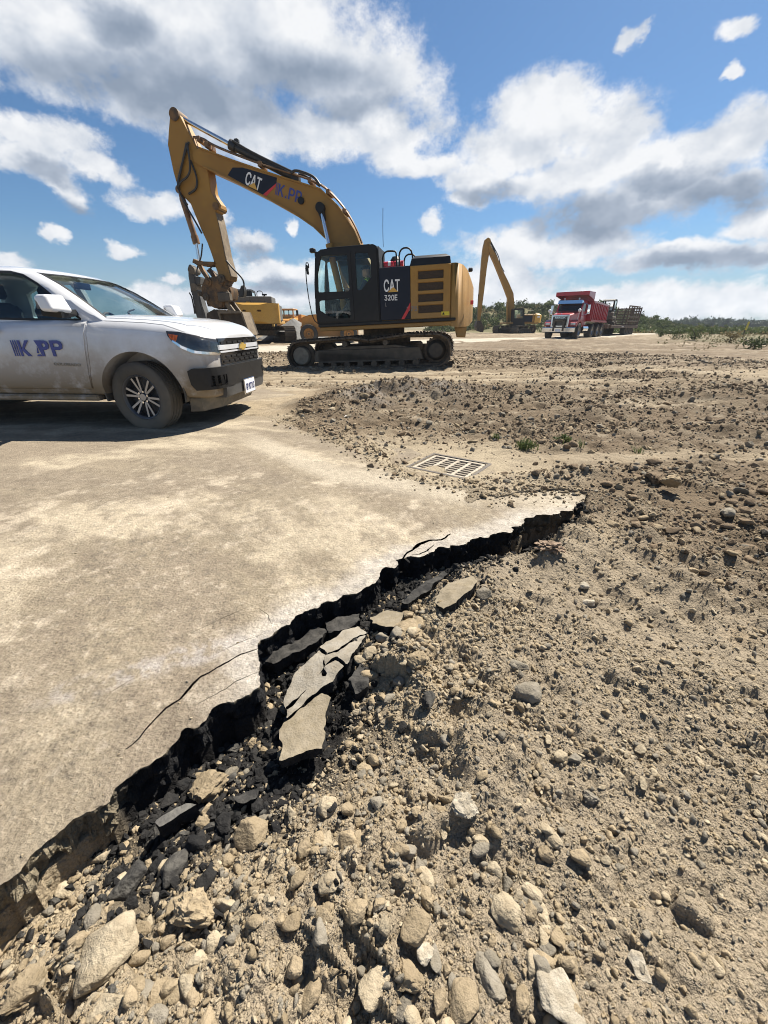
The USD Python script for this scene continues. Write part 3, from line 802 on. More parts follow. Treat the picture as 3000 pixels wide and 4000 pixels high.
# the stones one would point at: pixel of the middle, length and width in pixels, turn in the picture, height share, material, rock kind, label
BIG = [
    (407, 3705, 270, 200, 35, .62, 'pale_stone', .6, 'largest pale rock, flat topped, in the lower left corner below the trench'),
    (100, 3850, 200, 200, 60, .6, 'tan_stone', .3, 'broad crumbly tan rock at the bottom left corner, left of the largest pale rock'),
    (398, 3915, 170, 120, 20, .6, 'pale_stone', .5, 'oblong pale rock just below the largest pale rock'),
    (755, 3560, 185, 200, 60, .8, 'tan_stone', .2, 'tall lumpy tan clod casting a dark shadow right of the largest pale rock'),
    (805, 3063, 140, 160, 70, .9, 'tan_stone', .15, 'knobbly tan clod standing in the black trench'),
    (950, 3560, 100, 115, 80, .7, 'pale_stone', .7, 'pointed pale stone right of the tall lumpy clod'),
    (975, 3250, 120, 140, 100, .75, 'tan_stone', .1, 'rounded tan boulder with a shadow at its left, above the pointed pale stone'),
    (1284, 3140, 88, 84, 0, .8, 'pale_stone', .2, 'smooth cream stone alone on the bare slope below the tilted slab'),
    (620, 3900, 160, 150, 30, .6, 'tan_stone', .35, 'squat rough tan rock at the bottom edge right of the oblong pale rock'),
    (1207, 3850, 215, 92, 82, .6, 'tan_stone', .4, 'long narrow upright tan stone near the bottom edge'),
    (1144, 3768, 84, 70, 10, .8, 'tan_stone', .3, 'small blocky tan stone touching the top of the long narrow stone'),
    (1456, 3840, 165, 110, 75, .65, 'pale_stone', .3, 'oval pale cobble right of the long narrow stone near the bottom edge'),
    (1361, 3280, 85, 95, 70, .8, 'tan_stone', .2, 'rounded tan stone below the smooth cream stone'),
    (1293, 3434, 115, 80, 25, .6, 'pale_stone', .6, 'angular cream flake with a broken face in the middle of the spoil'),
    (1392, 3545, 105, 80, 35, .6, 'tan_stone', .4, 'flattish tan stone below and right of the angular cream flake'),
    (497, 3434, 165, 120, 30, .7, 'dusty_black', .5, 'dusty black lump of asphalt in the lower trench'),
    (672, 3385, 175, 100, 60, .7, 'dusty_black', .6, 'grey dusted asphalt chunk leaning out of the lower trench'),
    (1988, 3550, 150, 112, 130, .68, 'pale_stone', .12, 'egg shaped cream cobble, the cleanest and roundest of the large stones'),
    (1816, 3885, 190, 120, 75, .65, 'tan_stone', .3, 'broad brownish cobble at the bottom edge, left of a long grey cobble'),
    (1920, 3805, 200, 95, 115, .6, 'grey_stone', .25, 'long grey cobble lying aslant between the broad brownish cobble and the big pale wedge'),
    (2214, 3905, 280, 170, 130, .7, 'white_stone', .85, 'big angular pale wedge of rock at the bottom edge'),
    (1667, 3487, 92, 68, 100, .75, 'tan_stone', .12, 'rounded tan pebble the size of a fist, above the split tan stone'),
    (1627, 3604, 150, 100, 70, .65, 'tan_stone', .5, 'split tan stone with a notched outline below the fist sized pebble'),
    (1600, 3812, 145, 130, 40, .7, 'tan_stone', .8, 'flaky layered brown stone near the bottom edge'),
    (1889, 3275, 78, 50, 170, .75, 'pale_stone', .08, 'smooth oval cream pebble lying level in the middle of the spoil'),
    (2169, 3265, 80, 56, 150, .7, 'pale_stone', .15, 'smooth long pale pebble upper of a close pair'),
    (2140, 3320, 72, 50, 150, .7, 'tan_stone', .15, 'smooth tan pebble lower of a close pair'),
    (1807, 3140, 100, 130, 75, .7, 'white_stone', .35, 'whitish crumbling lump on the slope right of the smooth cream stone'),
    (2079, 3470, 60, 92, 80, .7, 'pale_stone', .2, 'upright oblong stone just above the egg shaped cobble'),
    (2085, 3555, 74, 70, 10, .7, 'tan_stone', .3, 'dull round stone touching the right side of the egg shaped cobble'),
    (2273, 3333, 68, 80, 100, .7, 'tan_stone', .2, 'rounded tan stone right of the pair of smooth pebbles'),
    (2508, 3758, 110, 78, 110, .5, 'white_stone', .7, 'flat whitish flake at the lower right'),
    (2815, 3763, 88, 56, 120, .55, 'pale_stone', .3, 'oblong pale stone half sunk in the dirt at the lower right'),
    (2115, 3776, 92, 90, 30, .7, 'grey_stone', .5, 'squarish grey stone above the big pale wedge'),
    (2223, 3735, 84, 90, 70, .65, 'tan_stone', .4, 'tan stone right of the squarish grey stone'),
    (2042, 3885, 105, 66, 80, .6, 'tan_stone', .3, 'upright tan stone between the long grey cobble and the big pale wedge'),
    (1663, 3704, 100, 70, 80, .65, 'white_stone', .5, 'chalky grey white stone below the split tan stone'),
    (2079, 2700, 125, 105, 20, .75, 'grey_stone', .35, 'rounded grey boulder, biggest stone of the open spoil at the right'),
    (1934, 2616, 62, 46, 10, .7, 'white_stone', .4, 'small white stone beside the rounded grey boulder'),
    (2025, 2585, 110, 60, 165, .55, 'grey_stone', .3, 'low grey lump just above the rounded grey boulder'),
    (2302, 2345, 58, 42, 10, .7, 'white_stone', .4, 'pale stone on the rise below the hole in the pavement'),
    (2013, 2375, 48, 40, 30, .7, 'pale_stone', .4, 'pale stone by the foot of the flat tan slab'),
    (2284, 2279, 40, 38, 30, .7, 'white_stone', .4, 'small whitish stone right of the crumpled brown paper'),
    (2627, 1880, 76, 74, 80, .9, 'tan_stone', .7, 'square topped tan clod on the bank behind the hole'),
    (2555, 1866, 80, 84, 75, .8, 'brown_clod', .6, 'split brown clod left of the square topped clod'),
    (2850, 1995, 66, 46, 25, .7, 'grey_stone', .4, 'dark grey stone on the bank near the right edge'),
    (1892, 2310, 58, 56, 30, .8, 'grey_stone', .5, 'grey stone in the gap between the trench and the flat tan slab'),
    (1600, 2465, 130, 120, 30, .8, 'tan_stone', .2, 'crumbling tan lump at the left end of the flat tan slab'),
    (1630, 2568, 98, 86, 20, .8, 'tan_stone', .15, 'round tan clod below the crumbling lump'),
    (1560, 2650, 52, 46, 20, .8, 'grey_stone', .3, 'grey stone lowest of a row beside the black crumbs'),
    (1680, 2720, 70, 60, 20, .8, 'dusty_black', .5, 'dark lump of dusty asphalt below the round tan clod'),
    (2313, 3100, 64, 60, 20, .7, 'grey_stone', .5, 'grey lumpy stone right of the long ridge of spoil'),
    (2200, 2945, 58, 56, 20, .75, 'pale_stone', .3, 'left one of two pale stones touching on the spoil'),
    (2248, 2955, 58, 50, 30, .75, 'grey_stone', .3, 'right one of two stones touching on the spoil'),
]
placed = []
for k, (px, py, a, b, ang, hs, mt, angu, label) in enumerate(BIG):
    p = at(px, py, -0.02)
    z = float(ground_z(np.array([p[0]]), np.array([p[1]]))[0])
    z = max(z, -0.14)
    p = at(px, py, z + 0.02)
    d = np.linalg.norm(p - CAM)
    k_ = d / FPX * np.sqrt(1 - ((ray(px, py) @ FWD) - 1) ** 0 * 0) / 1.0
    depth = (p - CAM) @ FWD
    L, W = a * depth / FPX, b * depth / FPX
    t = math.radians(ang)
    # a picture direction laid on the ground
    q = at(px + math.cos(t) * 40, py - math.sin(t) * 40, z + 0.02) - p
    yaw = math.atan2(q[1], q[0])
    stretch = np.linalg.norm(q) / (40 * depth / FPX)
    L *= 0.5 * (1 + min(stretch, 1.5))
    H = min(L, W) * hs * 1.05
    v, f = rock(900 + k, 3, min(1, angu + .15), 0.35)
    if any(w_ in label for w_ in ('knobbly', 'lumpy', 'crumbl', 'clod', 'flaky', 'rough')):
        v = v * (1 + .42 * (np.abs(meshkit.fbm(v * 3.2 + k, 3, k) - .5) * 2 - .25) + .22 * (meshkit.fbm(v * 9 + k, 3, k + 1) - .5))[:, None]
        v = v / np.abs(v).max(0)
    V = place_stone(v, (L, W, H), p[:2], z, yaw, 0.12 * math.sin(k * 2.1), 0.30)
    m = usdkit.mesh(stage, numbered('/World', 'asphalt_chunk' if 'black' in mt else 'clod' if 'clod' in label else 'stone'), (V, f), stone_mats[mt], smooth=30)
    tag(m, label, 'asphalt chunk' if 'black' in mt else 'clod' if 'clod' in label else 'stone')
    placed.append((p[0], p[1], max(L, W) / 2))
placed_xy = np.array([q[:2] for q in placed])


def on_dirt(x, y):
    inside, d, s, df = profile(x, y)
    w = np.interp(s, WS, WW)
    u, v = grate_uv(x, y)
    drain = (np.abs(u) < GRATE_L / 2 + 0.02) & (np.abs(v) < GRATE_W / 2 + 0.02)
    return ~inside & ~drain, d / np.maximum(w, 0.01), s, df


def visible(x, y, z, pad=60):
    d = np.stack([x, y, z], -1) - CAM
    w = d @ FWD
    px, py = CX + FPX * d[:, 0] / w, CY - FPX * (d @ UPV) / w
    return (w > 0.05) & (px > -pad) & (px < 3000 + pad) & (py < 4000 + pad)


def scatter(n, rmin, rmax, seed, power=2.0):
    g = np.random.default_rng(seed)
    r = np.exp(g.uniform(np.log(rmin), np.log(rmax), n)) if power == 0 else (g.uniform(rmin ** power, rmax ** power, n)) ** (1 / power)
    a = g.uniform(-1.25, 1.25, n)
    return r * np.sin(a), r * np.cos(a), g


def instancer(name, protos, mats, x, y, z, size, seed, label, cat, flat=(0.55, 0.95), smooth=60):
    g = np.random.default_rng(seed)
    path = numbered('/World', name)
    pi = UsdGeom.PointInstancer.Define(stage, path)
    tag(pi, label, cat, kind='stuff')
    rel = pi.CreatePrototypesRel()
    for k, ((v, f), mt) in enumerate(zip(protos, mats)):
        pr = f'{path}/{name}_piece' + (f'_{k:03d}' if k else '')
        usdkit.mesh(stage, pr, (v * 0.5, f), mt, smooth=smooth)
        rel.AddTarget(pr)
    n = len(x)
    yaw, til = g.uniform(0, 2 * np.pi, n), g.normal(0, 0.25, n)
    q = np.stack([np.cos(yaw / 2) * np.cos(til / 2), np.cos(yaw / 2) * np.sin(til / 2), np.sin(yaw / 2) * np.sin(til / 2), np.sin(yaw / 2) * np.cos(til / 2)], -1)
    sc = np.stack([size * g.uniform(0.85, 1.3, n), size * g.uniform(0.6, 1.0, n), size * g.uniform(*flat, n)], -1) * 1.0
    pi.CreateProtoIndicesAttr(Vt.IntArray.FromNumpy(g.integers(0, len(protos), n).astype(np.int32)))
    pi.CreatePositionsAttr(Vt.Vec3fArray.FromNumpy(np.stack([x, y, z + sc[:, 2] * 0.16], -1).astype(np.float32)))
    pi.CreateOrientationsAttr(Vt.QuathArray([Gf.Quath(float(a), float(b), float(c), float(d)) for a, b, c, d in q]))
    pi.CreateScalesAttr(Vt.Vec3fArray.FromNumpy(sc.astype(np.float32)))


def powerlaw(g, n, lo, hi, k):
    u = g.uniform(0, 1, n)
    return (lo ** -k + u * (hi ** -k - lo ** -k)) ** (-1 / k)


sm_mats = [stone_mats[k] for k in ('pale_stone', 'tan_stone', 'grey_stone', 'tan_stone', 'pale_stone', 'tan_stone', 'tan_stone', 'grey_stone')]
protos1 = [rock(300 + k, 1, 0.35 + 0.08 * k, 0.35) for k in range(8)]
# pebbles and grit of the spoil heap: fine close by, coarser further out
X, Y, Z, SZ = [], [], [], []
for n, r0, r1, lo, hi, k, seed in ((60000, 0.12, 1.5, .0035, .034, 1.75, 101), (48000, 0.9, 3.0, .0065, .055, 1.75, 102), (9000, 2.2, 5.5, .014, .10, 1.9, 103)):
    x, y, g = scatter(n, r0, r1, seed)
    s = powerlaw(g, n, lo, hi, k)
    ok, q, sa, df = on_dirt(x, y)
    clump = 0.60 + 1.1 * sm(-0.12, 0.18, fbm2(x, y, 0.33, 3, 111) + 0.5 * fbm2(x, y, 0.1, 2, 112) + 0.10 * sm(2.2, 3.2, np.hypot(x - 1.2, y - 2.6)))
    if r0 > 2:
        clump = 0.15 + 1.6 * sm(-0.05, 0.2, fbm2(x * 0.4, y, 0.7, 3, 113) + 0.08 * sm(0, 2, x))
    ap = np.exp(-np.hypot((x - GRATE[0] + 0.1) / 1.0, (y - GRATE[1]) / 0.7) ** 4)
    s = np.where(x > .15, np.minimum(s * (1 - .35 * sm(.15, .7, x)), .030 if r0 < 2 else .05), s)
    ok &= (g.uniform(0, 1, n) < clump * (1 - 0.93 * ap)) & ((q > 0.85) | (g.uniform(0, 1, n) < 0.08 + .5 * (1 - sm(S(298, 3203), S(500, 3040), sa))))
    x, y, s = x[ok], y[ok], s[ok]
    z = ground_z(x, y)
    v = visible(x, y, z)
    X.append(x[v]); Y.append(y[v]); Z.append(z[v]); SZ.append(s[v])
X, Y, Z, SZ = map(np.concatenate, (X, Y, Z, SZ))
# the most prominent of them are things of their own
app = SZ / np.sqrt(X ** 2 + Y ** 2 + (Z - CAMH) ** 2)
order = np.argsort(-app)
single = order[:110]
rest = order[110:]
instancer('pebbles', protos1, sm_mats, X[rest], Y[rest], Z[rest], SZ[rest], 120, 'tan and grey pebbles and grit strewn over the dug up dirt', 'pebbles')
g = np.random.default_rng(121)
rockpool = [rock(500 + k, 2, .45 + (k % 7) / 13, 0.4) for k in range(24)]
for i in single:
    v, f = rockpool[int(g.integers(0, 24))]
    s = SZ[i] * 1.1
    V = place_stone(v, (s * g.uniform(1.0, 1.5), s * g.uniform(.75, 1.0), s * g.uniform(.5, .85)), (X[i], Y[i]), Z[i], g.uniform(0, 6.3), g.normal(0, .2), 0.2)
    m = usdkit.mesh(stage, numbered('/World', 'stone'), (V, f), sm_mats[int(g.integers(0, 8))], smooth=50)
    tag(m, 'small rough tan or grey stone lying loose among the pebbles', 'stone', 'loose stones among the pebbles')
# grains swept onto the pavement, lower left
x, y, g = scatter(9000, 0.3, 3.0, 131)
s = powerlaw(g, len(x), .0022, .012, 2.2)
inside, d, sa, df = profile(x, y)
ok = inside & (d > 0.012) & (g.uniform(0, 1, len(x)) < 0.10 + 0.9 * sm(0.5, 0.05, d) * sm(S(830, 2764), S(400, 3150), sa))
x, y, s = x[ok], y[ok], s[ok]
v = visible(x, y, x * 0)
instancer('grit', protos1, sm_mats, x[v], y[v], pave_z(x[v], y[v]), s[v], 132, 'loose grit on the dusty pavement near its broken edge', 'grit')
g = np.random.default_rng(161)
k = g.integers(0, int(4.2 / .02), 1500)
P = far_dense[k] + g.normal(0, .10, (len(k), 2))
inside, d, sa, df = profile(P[:, 0], P[:, 1])
u, v = grate_uv(P[:, 0], P[:, 1])
ok = ((d > .03) | ~inside) & ~((np.abs(u) < GRATE_L / 2 + .05) & (np.abs(v) < GRATE_W / 2 + .05))
P, inside = P[ok], inside[ok]
instancer('soil_crumbs', protos1, [stone_mats[q] for q in ('tan_stone', 'brown_clod', 'tan_stone', 'grey_stone', 'brown_clod', 'tan_stone', 'brown_clod', 'tan_stone')], P[:, 0], P[:, 1], np.maximum(np.where(inside, pave_z(P[:, 0], P[:, 1]), -9), ground_z(P[:, 0], P[:, 1])), powerlaw(g, len(P), .010, .06, 2.0), 162, 'crumbs of earth lying along the dirt covered edge of the pavement', 'crumbs', smooth=False)
# clods of the churned middle ground
brown = [stone_mats[k] for k in ('brown_clod', 'brown_clod', 'tan_stone', 'brown_clod', 'brown_clod', 'grey_stone', 'brown_clod', 'tan_stone')]
x, y, g = scatter(170000, 2.2, 20.0, 141, 0.9)
s = powerlaw(g, len(x), .018, .12, 2.2) * (0.60 + 0.05 * np.hypot(x, y))
s = np.minimum(s, 0.125)
ok, q, sa, df = on_dirt(x, y)
belt = churned(x, y)[0] ** 1.3 * (.18 + .75 * sm(-.06, .16, fbm2(x * .35, y, .5, 3, 144))) + .02
for (hx, hy, sx, sy, hz) in HEAPS:
    belt = belt + .8 * np.exp(-(((x - hx) / sx) ** 2 + ((y - hy) / sy) ** 2) * 1.6)
ok &= (g.uniform(0, 1, len(x)) < belt) & ~((x < -1.2) & (y > 3.8) & (y < 7.8)) & ((df > 0.1) | (g.uniform(0, 1, len(x)) < .4))
x, y, s = x[ok], y[ok], s[ok]
z = ground_z(x, y)
v = visible(x, y, z)
x, y, z, s = x[v], y[v], z[v], s[v]
order = np.argsort(-s / np.hypot(x, y))
single, rest = order[:70], order[70:]
instancer('mud_clods', protos1, brown, x[rest], y[rest], z[rest], s[rest], 143, 'brown clods of dried mud scattered over the rutted ground', 'clods', smooth=False)
for i in single:
    v, f = rockpool[int(g.integers(0, 24))]
    V = place_stone(v, (s[i] * g.uniform(1.0, 1.5), s[i] * g.uniform(.7, 1.0), s[i] * g.uniform(.5, .8)), (x[i], y[i]), z[i], g.uniform(0, 6.3), g.normal(0, .2), 0.25)
    m = usdkit.mesh(stage, numbered('/World', 'clod'), (V, f), brown[int(g.integers(0, 8))], smooth=40)
    tag(m, 'brown clod of dried mud lying on the churned ground beyond the drain', 'clod', 'clods on the churned ground')
# black crumbs in the trench
blackm = [stone_mats[k] for k in ('asphalt_black', 'asphalt_black', 'asphalt_black', 'dusty_black', 'asphalt_black', 'asphalt_black', 'tan_stone', 'asphalt_black')]
g = np.random.default_rng(151)
n = 30000
k = g.integers(0, len(LIP) - 1, n)
T = np.gradient(LIP, axis=0)
T /= np.linalg.norm(T, axis=1, keepdims=True)
N = np.stack([T[:, 1], -T[:, 0]], -1)
sa = lip_s[k]
off = np.abs(g.normal(0, 0.58, n)) * np.interp(sa, WS, WW)
P = LIP[k] + N[k] * off[:, None]
amount = sm(S(298, 3203) - 0.05, S(500, 3040), sa) * (1 - 0.8 * sm(S(1886, 2098), S(1989, 2074), sa)) * 0.97 + 0.03
ok = g.uniform(0, 1, n) < amount
inside, dd, _, _ = profile(P[:, 0], P[:, 1])
ok &= ~inside
P, s = P[ok], powerlaw(g, n, .006, .042, 1.7)[ok]
z = ground_z(P[:, 0], P[:, 1])
order = np.argsort(-s)
single, rest = order[:40], order[40:]
instancer('asphalt_crumbs', protos1, blackm, P[rest, 0], P[rest, 1], z[rest], s[rest], 152, 'black crumbs of broken asphalt filling the trench along the pavement edge', 'crumbs', smooth=False)
for i in single:
    v, f = rockpool[int(g.integers(0, 24))]
    V = place_stone(v, (s[i] * g.uniform(1.1, 1.6), s[i], s[i] * g.uniform(.5, .9)), P[i], z[i], g.uniform(0, 6.3), g.normal(0, .4), 0.2)
    V = V + (V - V.mean(0)) * (meshkit.fbm(V * 60, 3, 5) - 0.5)[:, None] * 0.7
    m = usdkit.mesh(stage, numbered('/World', 'asphalt_chunk'), (V, f), stone_mats['asphalt_black' if g.uniform() < .8 else 'dusty_black'])
    tag(m, 'small jagged black chunk of asphalt lying in the trench', 'asphalt chunk', 'asphalt chunks in the trench')

# broken slabs
SLAB_TOP = {}
for nm, a, b in (('slab_pale', (.256, .233, .194), (.205, .179, .138)), ('slab_tan', (.215, .184, .136), (.179, .149, .102)), ('slab_dark', (.022, .0215, .021), (.060, .057, .052))):
    SLAB_TOP[nm] = surf(nm, a, b, scale=28.0, rough=0.95, spec=0.15, bump=0.004, bscale=130.0)


def plate(poly, z_lip, slope, thick, seed, rough=1.0):
    """The top (dense, uneven) and the ragged sides of a tilted slab; heights grow with the distance from the lip."""
    P = wiggle(np.vstack([np.array(poly.exterior.coords)]), 0.005, 0.013, seed)[:-1]
    pg = Polygon(P).buffer(0)
    pg = max(getattr(pg, 'geoms', [pg]), key=lambda q: q.area)
    ring = densify(pg.exterior)
    b = pg.bounds
    gx_, gy_ = np.meshgrid(np.arange(b[0], b[2], 0.009), np.arange(b[1], b[3], 0.009))
    q = np.stack([gx_.ravel(), gy_.ravel()], -1)
    q = q[shapely.contains_xy(pg.buffer(-0.004), q[:, 0], q[:, 1])]
    A = np.vstack([ring, q])
    t = Delaunay(A).simplices
    c = A[t].mean(1)
    t = t[shapely.contains_xy(pg, c[:, 0], c[:, 1])]
    ar_ = np.cross(A[t[:, 1]] - A[t[:, 0]], A[t[:, 2]] - A[t[:, 0]])
    t = np.where((ar_ < 0)[:, None], t[:, ::-1], t)
    d = lip_tree.query(A)[0]
    zt = z_lip + slope * d + rough * (0.016 * fbm2(A[:, 0], A[:, 1], 0.07, 3, seed) + 0.012 * fbm2(A[:, 0], A[:, 1], 0.025, 3, seed + 1))
    n = len(ring)
    topv = np.column_stack([A, zt])
    rows = [topv[:n] + [0, 0, -0.0005]]
    cc = ring.mean(0)
    for k in range(1, 4):
        o = (meshkit.fbm(np.column_stack([ring * 70, np.full(n, k * 3.0)]), 3, seed) - 0.6) * 0.02
        u = (ring - cc) / np.linalg.norm(ring - cc, axis=1, keepdims=True)
        rows.append(np.column_stack([ring + u * o[:, None], zt[:n] - thick * k / 3]))
    V = np.concatenate(rows)
    F = []
    for k in range(3):
        for j in range(n):
            a_, b_ = k * n + j, k * n + (j + 1) % n
            F += [[a_, a_ + n, b_ + n], [a_, b_ + n, b_]]
    F = np.array(F)
    if not pg.exterior.is_ccw:
        F = F[:, ::-1]
    return (topv, t), (V, F)


def slab_thing(label, px_poly, org, top_mat, z_lip, slope, thick, cuts=(), seed=1, name='asphalt_slab'):
    poly = Polygon([at(org[0] + u / .8295, org[1] + w / .8295, z_lip + 0.03)[:2] for u, w in px_poly]).buffer(0)
    for c in cuts:
        ln = wiggle(np.array([at(org[0] + u / .8295, org[1] + w / .8295, z_lip + 0.03)[:2] for u, w in c]), 0.005, 0.008, seed + len(c))
        poly = poly.difference(LineString(ln).buffer(0.0022))
    path = thing(name, label, 'asphalt slab')
    for k, pg in enumerate(g_ for g_ in getattr(poly, 'geoms', [poly]) if g_.area > 2e-4):
        (tv, tf), (sv, sf) = plate(pg, z_lip + 0.004 * (k % 3), slope, thick, seed + 7 * k, 2.4 if top_mat == SLAB_TOP['slab_dark'] else 1.0)
        obj('slab_top', (tv, tf), top_mat, path, smooth=True)
        obj('broken_side', (sv, sf), stone_mats['asphalt_black'], path)


slab_thing('cracked whitish slab of asphalt tilted beside the trench, split by several cracks', [(962, 268), (1010, 232), (1060, 188), (1110, 152), (1160, 136), (1184, 175), (1162, 235), (1125, 285), (1080, 330), (1040, 347), (990, 385), (930, 424), (922, 350)], (0, 2300), SLAB_TOP['slab_pale'], -0.10, 0.30, 0.05,
           [[(1040, 195), (1060, 235), (1050, 262), (1055, 300)], [(1060, 240), (1110, 225), (1150, 190), (1190, 170)], [(930, 385), (990, 340), (1050, 285), (1090, 260), (1130, 290)]], 11)
slab_thing('plain tan slab of asphalt lying flat below the cracked whitish slab', [(922, 436), (990, 388), (1045, 352), (1078, 368), (1060, 430), (1050, 552), (912, 575), (908, 490)], (0, 2300), SLAB_TOP['slab_tan'], -0.085, 0.24, 0.035, (), 21)
slab_thing('small square tan slab wedged above the cracked whitish slab', [(1198, 103), (1255, 94), (1312, 120), (1302, 162), (1275, 187), (1250, 182), (1204, 150)], (0, 2300), SLAB_TOP['slab_tan'], -0.11, 0.45, 0.045, (), 31)
slab_thing('flat tan slab leaning on the spoil near the middle of the picture', [(588, 560), (640, 520), (692, 503), (707, 540), (692, 588), (640, 632), (598, 648), (580, 602)], (1000, 1700), SLAB_TOP['slab_tan'], -0.10, 0.42, 0.05, (), 41)
slab_thing('long black block of fresh asphalt in the trench below the pavement corner', [(845, 207), (880, 178), (960, 148), (1020, 108), (1062, 118), (1045, 152), (965, 192), (880, 228)], (0, 2300), SLAB_TOP['slab_dark'], -0.10, 0.15, 0.05, (), 51)
slab_thing('short black block of asphalt beyond the long black block', [(1055, 88), (1110, 72), (1165, 62), (1172, 90), (1112, 122), (1066, 128)], (0, 2300), SLAB_TOP['slab_dark'], -0.09, 0.1, 0.05, (), 61)
slab_thing('thin dark sheet of asphalt standing between the trench and the flat tan slab', [(470, 562), (520, 512), (560, 478), (600, 456), (615, 468), (565, 522), (492, 574)], (1000, 1700), SLAB_TOP['slab_dark'], -0.09, 0.35, 0.04, (), 71)
slab_thing('charcoal coloured broken plate right of the cracked whitish slab', [(1128, 300), (1172, 240), (1208, 258), (1192, 322), (1150, 344)], (0, 2300), SLAB_TOP['slab_dark'], -0.07, 0.1, 0.05, (), 81)
slab_thing('narrow black splinter of asphalt at the foot of the plain tan slab', [(752, 662), (790, 648), (832, 648), (828, 672), (780, 678)], (0, 2300), SLAB_TOP['slab_dark'], -0.10, 0.1, 0.04, (), 91)
slab_thing('grey dusted slab of asphalt lying across the lower trench', [(505, 740), (545, 715), (600, 690), (640, 700), (590, 730), (520, 765)], (0, 2300), surf('slab_grey', (.128, .122, .106), (.064, .061, .058), scale=30, rough=.95, bump=.004, bscale=120), -0.10, 0.2, 0.05, (), 101)

# ------------------------------------------------------------------ the storm drain
IRON = surf('cast_iron', (.36, .315, .25), (.27, .23, .18), scale=22, rough=.85, metal=0.1, bump=.002, bscale=90)
DARKIRON = surf('dark_iron', (.10, .085, .07), (.06, .05, .042), scale=22, rough=.8)
gpath = thing('drain_grate', 'rusty cast iron drain grate set in the dirt beside the pavement', 'drain grate', pose((GRATE[0], GRATE[1], -0.012), GRATE_DEG))
hl, hw = GRATE_L / 2, GRATE_W / 2
fr = box((-hl, -hw, -.03), (hl, hw, .006), .003) - box((-hl + .03, -hw + .03, -.1), (hl - .03, hw - .03, .1))
obj('frame', fr, IRON, gpath)
for i in range(1, 4):
    u = -hl + .03 + (2 * hl - .06) * i / 4
    obj('long_bar', box((u - .014, -hw + .03, -.03), (u + .014, hw - .03, .004), .003), IRON, gpath)
for j in range(1, 7):
    v = -hw + .03 + (2 * hw - .06) * j / 7
    for i in range(4):
        u0, u1 = -hl + .03 + (2 * hl - .06) * i / 4, -hl + .03 + (2 * hl - .06) * (i + 1) / 4
        obj('cross_bar', box((u0 + (.014 if i else 0), v - .0085, -.03), (u1 - (.014 if i < 3 else 0), v + .0085, .003), .003), IRON, gpath)
obj('rim', box((-hl - .035, -hw - .035, -.09), (hl + .035, hw + .035, .012), .003) - box((-hl - .008, -hw - .008, -.2), (hl + .008, hw + .008, .2)), DARKIRON, gpath)

# ------------------------------------------------------------------ vehicle materials and shared pieces
WHITE = surf('white_paint', (.58, .59, .61), (.56, .57, .59), scale=3, rough=.28, coat=.8, dirt=((.20, .155, .10), .45, 1.22, 1.0), spec=.5)
WHITE_C = surf('white_paint_clean', (.58, .59, .61), (.56, .57, .59), scale=3, rough=.28, coat=.8)
BLACKP = surf('black_plastic', (.009, .009, .0095), (.014, .0135, .013), scale=20, rough=.5, spec=.3)
BLACKG = surf('gloss_black', (.010, .010, .011), (.014, .014, .014), rough=.15, coat=.5)
GREYP = surf('grey_plastic', (.05, .05, .05), (.04, .04, .04), rough=.55, dirt=((.16, .135, .10), .1, .5, .4))
RUBBER = surf('tyre_rubber', (.030, .029, .028), (.045, .042, .038), scale=15, rough=.85, dirt=((.19, .16, .115), .0, 1.2, .55))
ALLOY = surf('machined_alloy', (.36, .36, .37), (.30, .30, .31), rough=.32, metal=.9)
DARKALLOY = surf('dark_alloy', (.07, .07, .075), (.09, .09, .09), rough=.4, metal=.5)
CHROME = surf('chrome', (.80, .80, .82), (.75, .75, .78), rough=.08, metal=1.0)
GOLD = surf('gold_badge', (.72, .50, .14), (.66, .45, .12), rough=.3, metal=.5)
BLUE = surf('blue_vinyl', (.028, .045, .20), (.035, .05, .22), rough=.4)
LAMP = glass('lamp_glass', (.90, .92, .93), .12)
AUTO_GLASS = glass('tinted_glass', (.68, .76, .77))
WIND_GLASS = glass('windshield_glass', (.95, .985, .98))
SEAT = surf('seat_cloth', (.030, .030, .032), (.040, .040, .042), rough=.8)
LINER = surf('wheel_liner', (.045, .042, .038), (.13, .11, .08), scale=9, rough=.9)
PLATEM = surf('plate_white', (.72, .73, .75), (.66, .67, .70), rough=.5)
NUM = surf('plate_ink', (.03, .04, .12), (.03, .04, .12), rough=.6)
AMBER = surf('amber_lens', (.75, .16, .03), (.6, .12, .02), rough=.2, coat=.5)
CHALK = surf('dust_grey_ink', (.20, .18, .15), (.26, .23, .18), rough=.8)


def lathe(profile, n=40):
    """(radius, y) profile turned about the y axis."""
    P = np.asarray(profile, float)
    t = np.arange(n) / n * 2 * np.pi
    v = np.stack([np.outer(P[:, 0], np.cos(t)), np.outer(P[:, 1], np.ones(n)), np.outer(P[:, 0], np.sin(t))], -1).reshape(-1, 3)
    f = []
    m = len(P)
    for i in range(m - 1):
        for k in range(n):
            a, b = i * n + k, i * n + (k + 1) % n
            f += [[a, a + n, b + n], [a, b + n, b]]
    t_ = trimesh.Trimesh(v, np.array(f), process=False)
    if P[:, 1][0] > P[:, 1][-1]:
        t_.invert()
    return t_


